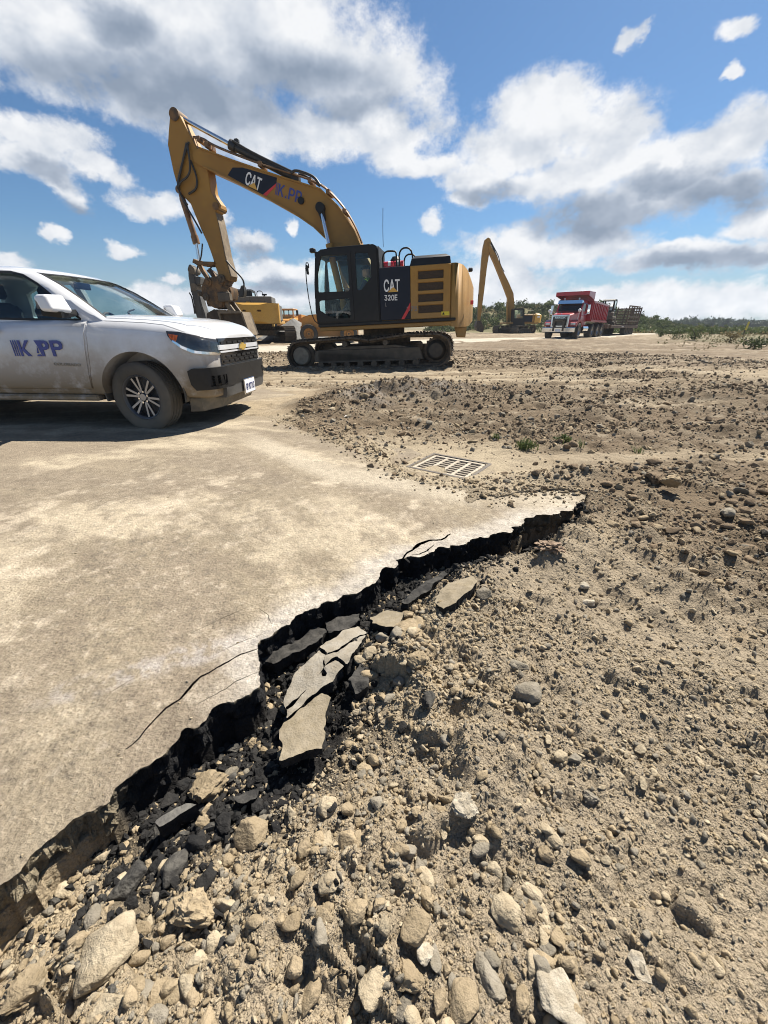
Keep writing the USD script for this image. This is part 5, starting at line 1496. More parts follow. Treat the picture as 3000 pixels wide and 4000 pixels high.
def crawler(path, x0, x1, R0, R1, ymid, w, nshoe, mats, sag=True, side=1):
    """One track: frame as the part, shoes, rollers, idler and sprocket as its sub-parts. x1 is the idler end."""
    steel, dusty, idler = mats
    zc0, zc1 = R0, R1
    top = [(x1 - .9 * (x1 - x0) / 3.8, 2 * R1 + .02), (x1 - 1.5 * (x1 - x0) / 3.8, 2 * R1 + .04), (x1 - 2.0 * (x1 - x0) / 3.8, 2 * R1 - .04), (x1 - 2.5 * (x1 - x0) / 3.8, 2 * R0 - .03), (x1 - 3.0 * (x1 - x0) / 3.8, 2 * R0 + .02)] if sag else []
    loop = arc(x1, zc1, R1, -90, 90) + top + arc(x0, zc0, R0, 90, 270)
    P, T, L = track_loop(loop, nshoe)
    pitch = L / nshoe
    fr = obj('track', [prism([(x0 + .35, .22), (x0 + .45, .52), (x1 - .42, .52), (x1 - .36, .22)], ymid - side * .10, ymid + side * .20, .015), box((x0 + .5, ymid - .2, .2), (x1 - .5, ymid + .2, .5)), prism([(x0 + .75, .53), (x0 + 1.1, .60), (x1 - 1.1, .60), (x1 - .75, .53)], ymid - .15, ymid + .15)], dusty, path)
    plate = [box((-pitch * .47, -w / 2, -.050), (pitch * .47, w / 2, -.004), .006)] + [box((-pitch * .47 + u, -w / 2, -.004), (-pitch * .47 + u + .014, w / 2, .034), .003) for u in (.0, pitch * .42, pitch * .85)] + [box((-pitch * .5, s * .11 - .03, -.10), (pitch * .5, s * .11 + .03, -.03), .01) for s in (-1, 1)]
    plate = trimesh.util.concatenate([tri(m) for m in plate])
    first = None
    for p, t in zip(P, T):
        M = np.eye(4)
        M[:3, 0] = (t[0], 0, t[1])
        M[:3, 1] = (0, -1, 0)
        M[:3, 2] = np.cross(M[:3, 0], M[:3, 1])
        if M[:3, 2] @ np.array([p[0] - (x0 + x1) / 2, 0, p[1] - R1]) < 0 and abs(t[1]) < .2:
            pass
        M[:3, 3] = (p[0], ymid, p[1])
        n = np.array([t[1], 0, -t[0]])
        M[:3, 2] = n
        M[:3, 1] = np.cross(n, M[:3, 0])
        obj('shoe', moved(plate, M), steel, fr)
    ys = ymid + side * .24
    obj('idler', [lathe_at((x1, ymid, zc1), [(.001, .10), (R1 * .60, .10), (R1 * .66, .06), (R1 * .86, .06), (R1 * .86, -.06)], side)], dusty, fr, smooth=35)
    obj('idler_cover', [lathe_at((x1, ymid, zc1), [(.001, .26), (R1 * .55, .25), (R1 * .60, .22), (R1 * .60, .0)], side)], idler, fr, smooth=35)
    teeth = [(R0 * (.84 if k % 2 else .74) * math.cos(k * math.pi / 21), R0 * (.84 if k % 2 else .74) * math.sin(k * math.pi / 21)) for k in range(42)]
    obj('sprocket', prism([(x0 + a, zc0 + b) for a, b in teeth], ymid - .04, ymid + .04), steel, fr)
    obj('final_drive', lathe_at((x0, ymid, zc0), [(.001, .25), (R0 * .42, .24), (R0 * .50, .20), (R0 * .55, .10), (R0 * .62, .05), (R0 * .62, -.2)], side), steel if R0 > .44 else DARKDRIVE, fr, smooth=35)
    k = max(5, int((x1 - x0) / .45))
    for i in range(k):
        x = x0 + .55 + (x1 - x0 - 1.1) * i / (k - 1)
        obj('roller', cyl((x, ymid - .22, .135), (x, ymid + .22, .135), .085, n=16), steel, fr, smooth=40)
    for f_ in (.36, .66):
        x = x0 + (x1 - x0) * f_
        obj('carrier_roller', cyl((x, ymid - .2, 2 * R1 - .14), (x, ymid + .22, 2 * R1 - .14), .07, n=16), dusty, fr, smooth=40)
    return fr


def lathe_at(c, profile, side):
    P = np.array(profile, float)
    t = lathe(P, 36)
    if side < 0:
        t.apply_transform(rot([0, 0, 1], 180))
    t.apply_translation(c)
    return t


def ring_of(outline, o2, y0, y1):
    return prism(outline, y0, y1) - prism(o2, y0 - 1, y1 + 1)


MA = pose((0.037, 13.27, -.02), 170.0, 2.5)
A = Local(MA)
xa = thing('excavator', 'large dusty yellow and black excavator with its boom raised over the pickup', 'excavator', MA)
for sd in (1, -1):
    crawler(xa, -1.65, 2.18, .425, .405, sd * 1.19, .60, 47, (STEEL, STEELD, IDLER), True, sd)
obj('undercarriage', [box((-1.1, -.95, .34), (1.3, .95, .62), .06), cyl((0, 0, .6), (0, 0, .86), .80, n=32)], STEEL, xa)
obj('swing_ring', cyl((0, 0, .86), (0, 0, 1.02), .62, n=40), STEEL, xa, smooth=40)
obj('house_frame', [box((-2.1, -1.25, 1.02), (1.60, 1.25, 1.13), .02), box((-.2, -.35, 1.13), (1.1, .30, 1.9), .05)], CATY, xa)
obj('step_rail', [box((-2.15, 1.24, 1.125), (1.62, 1.31, 1.20), .015)], CABB, xa)
obj('house_body', box((-2.02, -1.25, 1.14), (-.16, 1.235, 2.42), .03), CATY, xa)
obj('right_deck', box((-.16, -1.25, 1.14), (1.3, -.36, 1.75), .04), CATY, xa)
obj('side_panel', box((-.965, 1.20, 1.215), (-.155, 1.285, 2.445), .012), NAVY, xa)
yp = obj('louvre_panel', box((-1.995, 1.20, 1.215), (-.97, 1.285, 2.435), .012) - m3.Manifold.batch_boolean([box((-1.825, 1.24, z), (-1.16, 1.4, z + .20), .02) for z in (1.34, 1.60, 1.86, 2.12)], m3.OpType.Add), CATY, xa)
for z in (1.34, 1.60, 1.86, 2.12):
    v_ = obj('louvre', box((-1.825, 1.236, z), (-1.16, 1.244, z + .20)), VENT, yp)
    obj('louvre_mesh', [box((-1.82, 1.244, z + .012 + k * .031), (-1.165, 1.256, z + .024 + k * .031)) for k in range(6)], VENT, yp)
obj('red_stripe', flat([(-.715, 1.225), (-.80, 1.225), (-.962, 1.47), (-.962, 1.61)], 1.286), REDV, xa)
text_on(xa, 'maker_lettering', 'CAT', A(1500, 1141, 1.29), A(1562, 1138, 1.29), .285, 1.286, WHITEV)
obj('yellow_triangle', flat([A(1515, 1141.5, 1.29), A(1556, 1140, 1.29), A(1536, 1121, 1.29)], 1.292), PALEY, xa)
text_on(xa, 'model_lettering', '320E', A(1502, 1175, 1.29), A(1552, 1173, 1.29), .135, 1.286, WHITEV)
text_on(xa, 'fleet_number', 'U75', A(1589, 1216, 1.29), A(1630, 1215, 1.29), .11, 1.286, GREYV)
text_on(xa, 'small_letter', 'L', A(1504, 1197, 1.29), A(1511, 1197, 1.29), .09, 1.286, GREYV)
wl = obj('warning_label', flat([A(1724, 1232, 1.29), A(1755, 1231, 1.29), A(1755, 1216, 1.29), A(1724, 1217, 1.29)], 1.286), surf('label_yellow', (.62, .52, .03), (.5, .42, .03), scale=60, rough=.5), xa)
obj('warning_triangle', flat([A(1727, 1229, 1.29), A(1737, 1229, 1.29), A(1732, 1219, 1.29)], 1.292), CABB, wl)
# counterweight: round at the back
th = np.radians(np.linspace(-33, 33, 17))
plan = [(-2.0, 1.26), (-2.0, -1.26)] + [(-2.30, -1.27)] + [(-2.66 * math.cos(t) + .05, 2.35 * math.sin(t)) for t in th] + [(-2.30, 1.27)]
pl_ = Polygon(plan).buffer(-.06).buffer(.06)
if not pl_.exterior.is_ccw:
    pl_ = shapely.geometry.polygon.orient(pl_)
cwm = m3.CrossSection([np.array(pl_.exterior.coords)[:-1].tolist()]).extrude(2.0).translate((0, 0, .7))
cwm = cwm ^ prism([(-1.9, 1.02), (-1.9, 2.44), (-2.12, 2.44), (-2.30, 2.40), (-2.42, 2.30), (-2.62, 1.9), (-2.64, 1.15), (-2.5, .98), (-2.2, .96)], -2, 2, .03)
obj('counterweight', cwm, CATY, xa, smooth=40)
for a_, b_ in ((.3, 1.02), (-1.02, -.3)):
    obj('counterweight_foot', prism([(-2.12, .97), (-2.45, .97), (-2.42, .70), (-2.18, .72)], a_, b_, .03), CATY, xa)
obj('rear_camera', box((-2.56, .1, 2.33), (-2.44, .24, 2.42), .02), CABB, xa)
obj('red_reflector', box((-2.60, .78, 1.50), (-2.52, .94, 1.60), .01), REDV, xa)
obj('engine_hood', hull([(x, y, 2.43) for x in (-1.99, -.95) for y in (-1.0, 1.24)] + [(x, y, 2.60) for x in (-1.97, -1.0) for y in (-1.0, 1.20)] + [(x, y, 2.67) for x in (-1.86, -1.10) for y in (-.9, 1.08)]), CABB, xa, smooth=35)
# cab
cab_o = [(1.64, 1.20), (1.66, 1.55), (1.62, 2.2), (1.53, 2.78), (1.46, 2.90), (1.36, 2.955), (-.03, 2.975), (-.12, 2.93), (-.145, 2.80), (-.145, 1.20)]
cab_i = list(np.array(Polygon(cab_o).buffer(-.07, join_style=2).exterior.coords)[:-1])
W1 = [(1.36, 2.80), (.65, 2.79), (.65, 1.96), (1.53, 1.98), (1.50, 2.4)]
W2 = [(1.53, 1.78), (1.54, 1.55), (1.30, 1.40), (1.05, 1.32), (.67, 1.32), (.66, 1.80)]
W3 = [(.45, 2.82), (.12, 2.79), (.04, 2.62), (.05, 2.25), (.33, 1.97), (.45, 1.97)]
rnd = lambda o, r=.05: list(np.array(Polygon(o).buffer(-r).buffer(r).exterior.coords)[:-1])
W1, W2, W3 = rnd(W1), rnd(W2), rnd(W3)
WR = rnd([(1.50, 2.80), (.10, 2.82), (.05, 1.85), (1.50, 1.85)])
cab_m = prism(cab_o, .30, 1.30, .03) - prism(cab_i, .36, 1.24)
for w_ in (W1, W2, W3):
    cab_m = cab_m - prism(w_, 1.0, 1.5)
cab_m = cab_m - prism(WR, .1, .5) - box((1.3, .40, 1.45), (2.0, 1.20, 2.80), .05) - box((-.5, .42, 2.0), (.0, 1.18, 2.78), .05)
cab = obj('cab', cab_m, CABB, xa, smooth=30)
obj('door', prism(rnd([(1.60, 1.26), (1.60, 1.55), (1.47, 2.86), (.57, 2.88), (.57, 1.26)]), 1.298, 1.318) - prism(W1, 1, 2) - prism(W2, 1, 2), CABB, cab, smooth=30)
for w_ in (W1, W2, W3):
    obj('side_window', prism(list(np.array(Polygon(w_).buffer(.01).exterior.coords)[:-1]), 1.262, 1.270), CABGLASS, cab)
obj('far_window', prism(list(np.array(Polygon(WR).buffer(.01).exterior.coords)[:-1]), .325, .333), CABGLASS, cab)
obj('front_window', hull([(x, y, z) for (x, z) in ((1.60, 1.45), (1.607, 1.45), (1.49, 2.80), (1.497, 2.80)) for y in (.40, 1.20)]), CABGLASS, cab)
obj('cab_seat', [box((.10, .55, 1.45), (.62, 1.05, 1.62), .05), moved(box((.02, .55, 1.6), (.16, 1.05, 2.35), .05), rot([0, 1, 0], -8, (.1, 0, 1.6))), box((.0, .64, 2.38), (.1, .96, 2.58), .04)], SEAT, cab)
obj('console', [box((.15, .42, 1.5), (.85, .56, 1.80), .04), box((.15, 1.02, 1.5), (.80, 1.16, 1.78), .04), cyl((.8, .5, 1.8), (.85, .5, 2.05), .02), cyl((.8, 1.1, 1.78), (.85, 1.1, 2.03), .02), box((1.1, .42, 1.75), (1.2, .5, 2.15), .02)], SEAT, cab)
obj('pedal_floor', [prism([(1.5, 1.38), (1.35, 1.42), (.7, 1.62), (.7, 1.58), (1.1, 1.40), (1.45, 1.34)], .55, 1.1), box((1.15, .8, 1.42), (1.3, .95, 1.72), .03)], GREYP, cab)
obj('roof_vent', box((.05, .35, 2.965), (1.2, 1.24, 2.99), .01), CABB, cab)
obj('work_light', [box((1.52, 1.16, 2.90), (1.66, 1.30, 3.00), .02), box((1.46, 1.20, 2.80), (1.54, 1.26, 2.92), .01)], CABB, xa)
obj('mirror', [box((1.72, 1.30, 2.40), (1.76, 1.42, 2.62), .02)], CABB, xa)
obj('mirror_bar', [tube([(1.62, 1.30, 1.22), (1.74, 1.36, 1.35), (1.80, 1.38, 2.0), (1.78, 1.38, 2.66), (1.70, 1.36, 2.68), (1.70, 1.36, 2.55)], .013)], CABB, xa)
obj('antenna', tube([(-.23, .9, 2.95), (-.235, .9, 3.3), (-.26, .9, 3.78)], .006, 5), CABB, xa)
obj('cab_rear_glass_frame', box((-.165, .34, 2.42), (-.147, 1.26, 2.93), .005), CABB, cab)
for pts in ([(-.24, 1.1, 2.44), (-.24, 1.1, 2.82), (-.57, 1.1, 2.82), (-.60, 1.1, 2.74), (-.60, 1.1, 2.44)], [(-.67, 1.1, 2.44), (-.67, 1.1, 2.86), (-1.0, 1.1, 2.86), (-1.03, 1.1, 2.44)], [(-.67, .1, 2.44), (-.67, .1, 2.86), (-1.0, .1, 2.86), (-1.03, .1, 2.44)]):
    obj('handrail', tube(pts, .021, 8), CABB, xa, smooth=True)
rb = obj('red_tank', [cyl((-.24, .95, 2.53), (-.49, .95, 2.53), .085, n=20), cyl((-.53, .95, 2.53), (-.76, .95, 2.53), .085, n=20), box((-.26, .80, 2.44), (-.74, 1.05, 2.50), .01)], REDP, xa, smooth=35)
obj('tank_label', [cyl((-.36, .951, 2.53), (-.43, .951, 2.53), .087, n=20), cyl((-.60, .951, 2.53), (-.68, .951, 2.53), .087, n=20)], WHITEV, rb)
obj('air_filter', [cyl((-.50, .6, 2.42), (-.50, .6, 2.68), .14, n=20), cyl((-.50, .6, 2.68), (-.50, .6, 2.76), .14, .08, n=20)], CABB, xa, smooth=35)
# boom, stick and their cylinders
q0 = lambda u, w, off=.27: A(600 + u / 1.27615, 400 + w / 1.27615, off)
q2 = lambda u, w, off=.27: A(600 + u / 2.07375, 400 + w / 2.07375, off)
q3 = lambda u, w, off=.2: A(650 + u / 3.6867, 950 + w / 3.6867, off)
boom_o = [(.05, 1.55), (-.05, 1.75), (.05, 2.3)] + [q0(*p) for p in [(1030, 712), (1018, 670), (1000, 640), (962, 570), (920, 518), (875, 468), (830, 430), (740, 398), (640, 372), (520, 330), (400, 290), (320, 262), (260, 236), (222, 226), (196, 236), (188, 262), (200, 296), (225, 312), (250, 322), (310, 346), (370, 376), (460, 420), (550, 467), (625, 508), (700, 552), (760, 590), (800, 622), (840, 656), (870, 690), (892, 722)]] + [(1.10, 2.5), (.80, 1.9), (.50, 1.55)]
boom = obj('boom', prism(boom_o, -.25, .25, .012), BOOMY, xa, smooth=25)
shade = [q0(*p) for p in [(250, 322), (370, 376), (550, 467), (700, 552), (800, 622), (870, 690), (892, 722)]]
obj('boom_flange', [prism(list(np.array(LineString(shade).buffer(.018).exterior.coords)[:-1]), -.285, .285)], BOOMY, boom)
topl = [q0(*p) for p in [(230, 226), (400, 290), (640, 372), (830, 430), (920, 518), (1000, 640), (1030, 712)]]
obj('boom_flange', [prism(list(np.array(LineString(topl).buffer(.016).exterior.coords)[:-1]), -.285, .285)], BOOMY, boom)
dec = obj('black_decal', flat([q2(640, 528, .25), (q2(720, 528, .25)), q2(1000, 610, .25), q2(995, 655, .25), q2(885, 748, .25), q2(600, 590, .25)], .251), NAVY, boom)
obj('red_stripe', flat([q2(995, 655, .25), q2(988, 680, .25), q2(910, 762, .25), q2(886, 748, .25)], .253), REDV, boom)
text_on(boom, 'maker_lettering', 'CAT', q2(737, 660, .25), q2(858, 722, .25), .30, .256, WHITEV, depth=.004)
obj('yellow_triangle', flat([q2(768, 678, .25), q2(842, 715, .25), q2(818, 650, .25)], .262), PALEY, boom)
kb = [q2(983, 745, .25), q2(1190, 822, .25)]
for k in range(2):
    u0 = np.array(kb[0]) + (np.array(kb[1]) - kb[0]) * (.0 + .05 * k)
    u1 = u0 + (np.array(kb[1]) - kb[0]) * .022
    nn = np.array([-(kb[1][1] - kb[0][1]), kb[1][0] - kb[0][0]])
    nn = nn / np.linalg.norm(nn) * (.27 if nn[1] > 0 else -.27)
    obj('stripe', flat([tuple(u0), tuple(u1), tuple(u1 + nn), tuple(u0 + nn)], .251), BLUE, boom)
kk = lambda f_: tuple(np.array(kb[0]) + (np.array(kb[1]) - kb[0]) * f_)
text_on(boom, 'letter_k', 'K', kk(.10), kk(.32), .27, .251, BLUE)
obj('letter_a', flat([kk(.37), kk(.45), tuple(np.array(kk(.42)) + nn * .28)], .251), BLUE, boom)
text_on(boom, 'letters', 'PP', kk(.50), kk(1.0), .27, .251, BLUE)
obj('boom_pin', [cyl((*q0(735, 490)[:1], -.31, q0(735, 490)[1]), (q0(735, 490)[0], .31, q0(735, 490)[1]), .085, n=20)], CABB, boom, smooth=40)
stick_o = [q0(*p, .2) for p in [(82, 62), (90, 44), (104, 38), (120, 46), (135, 75), (158, 120), (190, 180), (215, 225), (245, 265), (266, 320), (276, 380), (284, 440), (296, 465), (326, 505), (330, 524), (318, 536), (308, 545), (322, 600), (335, 660), (355, 760), (384, 868), (384, 885), (374, 890), (362, 882), (330, 880), (312, 830), (290, 760), (268, 700), (240, 640), (206, 560), (184, 505), (150, 470), (118, 415), (98, 345), (70, 210), (76, 120)]]
stick = obj('stick', prism(stick_o, -.20, .20, .012), BOOMY, xa, smooth=25)
obj('stick_underside', prism([q0(*p, .2) for p in [(310, 548), (324, 600), (338, 662), (358, 762), (388, 866), (380, 868), (350, 770), (330, 670), (314, 600), (300, 550)]], -.19, .19), BUCKETL, stick)
obj('stick_nose', cyl((*q0(104, 60, .2)[:1], -.23, q0(104, 60, .2)[1]), (q0(104, 60, .2)[0], .23, q0(104, 60, .2)[1]), .14, n=24), RUSTY, stick, smooth=40)
P3 = lambda xz, y: np.array([xz[0], y, xz[1]])
cylr, cylb = q0(128, 70, .1), q0(390, 214, .1)
c1 = q0(700, 372, .1)
sc_ = obj('stick_cylinder', [cyl(P3(q0(378, 206, .1), 0), P3(c1, 0), .10, n=20), cyl(P3(q0(372, 202, .1), 0), P3(q0(402, 220, .1), 0), .125, n=20), box(P3(c1, -.12) - [.12, 0, .1], P3(c1, .12) + [.1, 0, .08], .03), tube([P3(q0(395, 192, .1), .12), P3(q0(500, 255, .1), .13), P3(q0(690, 345, .1), .13)], .025), tube([P3(q0(395, 192, .1), -.12), P3(q0(500, 255, .1), -.13), P3(q0(690, 345, .1), -.13)], .025), box(P3(q0(405, 186, .1), -.06) - [.06, 0, .05], P3(q0(405, 186, .1), .06) + [.06, 0, .05], .02)], HOSE, xa, smooth=35)
obj('cylinder_rod', cyl(P3(q0(112, 62, .1), 0), P3(q0(380, 207, .1), 0), .055, n=16), ROD, sc_, smooth=40)
lc = obj('boom_cylinder', cyl((1.05, .42, 1.5), P3(q0(872, 705, .45), .42), .095, n=18), CATY, xa, smooth=40)
obj('cylinder_rod', cyl(P3(q0(872, 705, .45), .42), P3(q0(834, 528, .3), .33), .055, n=16), ROD, lc, smooth=40)
obj('cylinder_eye', [cyl(P3(q0(834, 528, .3), .26), P3(q0(834, 528, .3), .42), .12, n=20), hull(np.vstack([np.array(cyl(P3(q0(834, 528, .3), .28), P3(q0(834, 528, .3), .40), .10, n=12).to_mesh().vert_properties[:, :3]), np.array(cyl(P3(q0(848, 590, .35), .31), P3(q0(848, 590, .35), .39), .055, n=12).to_mesh().vert_properties[:, :3])]))], CABB, lc, smooth=35)
lc2 = obj('boom_cylinder', cyl((1.05, -.42, 1.5), P3(q0(872, 705, .45), -.42), .095, n=18), CATY, xa, smooth=40)
obj('cylinder_rod', cyl(P3(q0(872, 705, .45), -.42), P3(q0(834, 528, .3), -.33), .055, n=16), ROD, lc2, smooth=40)
bc = obj('bucket_cylinder', [cyl(P3(q2(215, 770, .1), 0), P3(q2(322, 1100, .1), 0), .085, n=18), cyl(P3(q2(313, 1075, .1), 0), P3(q2(332, 1140, .1), 0), .105, n=18), cyl(P3(q2(205, 705, .1), -.12), P3(q2(205, 705, .1), .12), .10, n=18), cyl(P3(q2(205, 715, .1), 0), P3(q2(217, 775, .1), 0), .08, n=14)], PIPE, xa, smooth=40)
obj('cylinder_rod', cyl(P3(q2(328, 1120, .1), 0), P3(q3(440, 225, .1), 0), .048, n=14), ROD, bc, smooth=40)
# tubes along the boom
for y, dz in ((.16, .06), (.05, .08), (-.08, .08)):
    pts = [P3(np.array(q0(*p, y)) + [0, dz], y) for p in [(200, 190), (250, 196), (290, 226), (400, 272), (550, 328), (690, 368), (830, 418), (900, 480), (960, 552), (1010, 640), (1040, 716)]]
    obj('hydraulic_pipe', tube(pts, .022, 6), PIPE, boom, smooth=True)
for u, w in ((245, 205), (285, 235), (545, 328), (790, 408), (880, 465), (960, 560)):
    c = np.array(q0(u, w, 0))
    obj('pipe_clamp', box(P3(c, -.2) + [-.05, 0, -.02], P3(c, .22) + [.05, 0, .10], .01), PIPE, boom)
obj('hose', tube([P3(q0(680, 350), .2), P3(q0(700, 332), .2), P3(q0(760, 350), .2), P3(q0(800, 370), .2), P3(q0(828, 412), .22)], .035, 8), HOSE, boom, smooth=True)
obj('hose', tube([P3(q0(690, 352), .05), P3(q0(720, 342), .05), P3(q0(775, 372), .05), P3(q0(815, 404), .05)], .03, 8), HOSE, boom, smooth=True)
for pts, y in (([(285, 320), (250, 420), (218, 560), (196, 660), (210, 740), (275, 830)], .27), ([(272, 330), (300, 520), (283, 600), (215, 645), (192, 700)], .30), ([(298, 470), (352, 600), (352, 700), (285, 742)], .25), ([(268, 325), (238, 470), (205, 600), (192, 680), (240, 800), (330, 950), (390, 1060)], .24)):
    obj('hose', tube([P3(q2(*p, y), y) for p in pts], .026, 8), HOSE, stick, smooth=True)
obj('hose', tube([P3(q3(860, 248), .2), P3(q3(960, 370), .2), P3(q3(1085, 490), .2), P3(q3(1122, 580), .2), P3(q3(1108, 650), .2)], .026, 8), HOSE, stick, smooth=True)
obj('hose', tube([P3(q3(505, 0), .15), P3(q3(490, 180), .15), P3(q3(470, 240), .15), P3(q3(420, 380), .15), P3(q3(430, 470), .15)], .02, 8), HOSE, stick, smooth=True)
obj('hose', tube([P3(q3(690, 330), .18), P3(q3(640, 335), .18), P3(q3(622, 390), .18), P3(q3(645, 470), .18)], .022, 8), HOSE, stick, smooth=True)
hg = [q3(*p) for p in [(1035, 780), (1040, 690), (1062, 620), (1080, 603), (1105, 640), (1112, 700), (1100, 775)]]
obj('hose_guard', prism(hg, -.02, .18, .02), HOSE, stick, smooth=35)
obj('stick_bushing', [cyl(P3(q2(505, 842, .2), -.24), P3(q2(505, 842, .2), .24), .09, n=18)], RUSTY, stick, smooth=40)
# linkage, tilting coupler, bucket
obj('link_bar', [prism([q3(*p) for p in [(400, 225), (450, 250), (520, 262), (700, 272), (700, 320), (520, 318), (440, 310), (385, 280)]], .10, .26, .015), prism([q3(*p) for p in [(400, 225), (450, 250), (520, 262), (700, 272), (700, 320), (520, 318), (440, 310), (385, 280)]], -.26, -.10, .015)], RUSTY, xa)
obj('link_bar', [prism([q3(*p) for p in [(420, 230), (470, 300), (540, 400), (600, 490), (560, 510), (500, 430), (440, 320), (400, 270)]], .05, .20, .015), prism([q3(*p) for p in [(540, 340), (640, 470), (600, 500), (520, 380)]], -.2, -.05, .01)], RUSTY, xa)
tc = [q3(*p) for p in [(560, 512), (640, 492), (770, 468), (830, 470), (858, 510), (850, 580), (838, 610), (920, 640), (938, 700), (930, 800), (900, 826), (850, 830), (830, 930), (760, 950), (690, 930), (640, 900), (600, 910), (575, 820), (540, 790), (484, 745), (480, 710), (512, 690), (520, 600)]]
cp = obj('tilting_coupler', prism(tc, -.26, .26, .04), RUSTY, xa, smooth=30)
for (u, w, r) in ((805, 512, .11), (590, 780, .10), (500, 730, .07), (870, 720, .12), (620, 565, .12)):
    obj('coupler_pin', [cyl(P3(q3(u, w), -.30), P3(q3(u, w), .30), r, n=20), cyl(P3(q3(u, w), .30), P3(q3(u, w), .33), r * .5, n=16)], STEEL if r < .115 else RUSTY, cp, smooth=40)
obj('coupler_valve', box(P3(q3(790, 850), .15), P3(q3(930, 700), .36), .03), STEELD, cp)
ears = [prism([q3(*p) for p in [(820, 830), (880, 840), (1000, 1000), (990, 1040), (940, 1030), (850, 900)]], .12, .20, .01), prism([q3(*p) for p in [(820, 830), (880, 840), (1000, 1000), (990, 1040), (940, 1030), (850, 900)]], -.25, -.17, .01)]
bk = obj('bucket', [hull([P3(q3(*p), y) for p in [(690, 955), (1105, 990), (1225, 1310), (1010, 1335), (850, 1310), (790, 1000)] for y in (-.30, .27)] + [P3(q3(900, 1300), -.5)]), hull([P3(q3(*p), y) for p in [(590, 1010), (690, 950), (800, 975), (850, 1290), (720, 1320), (560, 1250)] for y in (.0, .22)])], BUCKETM, xa)
obj('bucket_lip', [hull([P3(q3(*p), y) for p in [(780, 955), (1105, 984), (1108, 1012), (800, 1015)] for y in (.28, .365)]), hull([P3(q3(*p), y) for p in [(1096, 990), (1120, 990), (1238, 1320), (1218, 1325)] for y in (-.15, .34)])], BUCKETL, bk)
for e_ in ears:
    obj('bucket_ear', e_, BUCKETL, bk)
obj('bucket_rib', hull([P3(q3(*p), y) for p in [(772, 985), (800, 985), (846, 1150), (825, 1150)] for y in (.27, .37)]), BUCKETL, bk)

# the operator
def figure(joints, bones, skin_len=.02):
    m = m3.Manifold()
    for a, b in bones:
        pts = []
        for j in (a, b):
            p, r = np.array(joints[j][:3]), joints[j][3]
            pts.append(np.array(trimesh.creation.icosphere(2, r).vertices) + p)
        m = m + hull(np.vstack(pts))
    t = tri(m.refine_to_length(skin_len))
    t.merge_vertices()
    trimesh.smoothing.filter_taubin(t, iterations=8)
    return t
JO = {'pelvis': (.28, .80, 1.72, .14), 'waist': (.24, .80, 1.90, .135), 'chest': (.23, .80, 2.12, .155), 'neck': (.25, .80, 2.30, .06), 'head': (.29, .80, 2.44, .098), 'chin': (.335, .80, 2.37, .055), 'crown': (.275, .80, 2.49, .095),
      'shl': (.24, .99, 2.20, .068), 'ell': (.40, 1.06, 1.95, .048), 'wrl': (.66, 1.06, 2.00, .034), 'hal': (.76, 1.07, 2.03, .036), 'shr': (.24, .61, 2.20, .068), 'elr': (.40, .54, 1.95, .048), 'wrr': (.66, .53, 2.00, .034), 'har': (.76, .52, 2.03, .036),
      'hil': (.30, .89, 1.70, .10), 'knl': (.74, .92, 1.70, .07), 'anl': (.98, .92, 1.46, .05), 'hir': (.30, .71, 1.70, .10), 'knr': (.74, .68, 1.70, .07), 'anr': (.98, .68, 1.46, .05), 'tol': (1.14, .93, 1.44, .04), 'tor': (1.14, .67, 1.44, .04)}
pm = thing('person', 'operator in a lime safety vest sitting in the excavator cab', 'person', MA)
bodyp = obj('body', figure(JO, [('pelvis', 'waist'), ('waist', 'chest'), ('chest', 'shl'), ('chest', 'shr'), ('chest', 'neck'), ('neck', 'head'), ('head', 'chin'), ('head', 'crown'), ('shl', 'ell'), ('ell', 'wrl'), ('wrl', 'hal'), ('shr', 'elr'), ('elr', 'wrr'), ('wrr', 'har'), ('pelvis', 'hil'), ('pelvis', 'hir'), ('hil', 'knl'), ('knl', 'anl'), ('hir', 'knr'), ('knr', 'anr'), ('anl', 'tol'), ('anr', 'tor')]), SKIN, pm, smooth=True)
JV = {k: (v[0], v[1], v[2], v[3] + .018) for k, v in JO.items()}
obj('vest', figure(JV, [('pelvis', 'waist'), ('waist', 'chest'), ('chest', 'shl'), ('chest', 'shr')]), LIME, bodyp, smooth=True)
obj('trousers', figure(JV, [('pelvis', 'hil'), ('pelvis', 'hir'), ('hil', 'knl'), ('knl', 'anl'), ('hir', 'knr'), ('knr', 'anr')]), DENIM, bodyp, smooth=True)
obj('sleeves', figure(JV, [('shl', 'ell'), ('shr', 'elr'), ('ell', 'wrl'), ('elr', 'wrr')]), DENIM, bodyp, smooth=True)
obj('cap', hull(np.vstack([np.array(trimesh.creation.icosphere(2, .108).vertices) * [1, 1, .75] + [.275, .80, 2.52], [[.42, .74, 2.50], [.42, .86, 2.50]]])), DENIM, bodyp, smooth=True)
fingers = []
for s, hx, hy in ((1, .76, 1.07), (-1, .76, .52)):
    for k in range(5):
        fingers.append(cyl((hx + .02, hy + (k - 2) * .018, 2.03), (hx + .065 + .008 * (2 - abs(k - 2)), hy + (k - 2) * .02, 2.0), .010, .008, n=8))
obj('hands', fingers, SKIN, bodyp)

# ------------------------------------------------------------------ the land behind: road, hill, scrub, far wood
def gz1(x, y):
    return float(ground_z(np.array([x]), np.array([y]))[0])


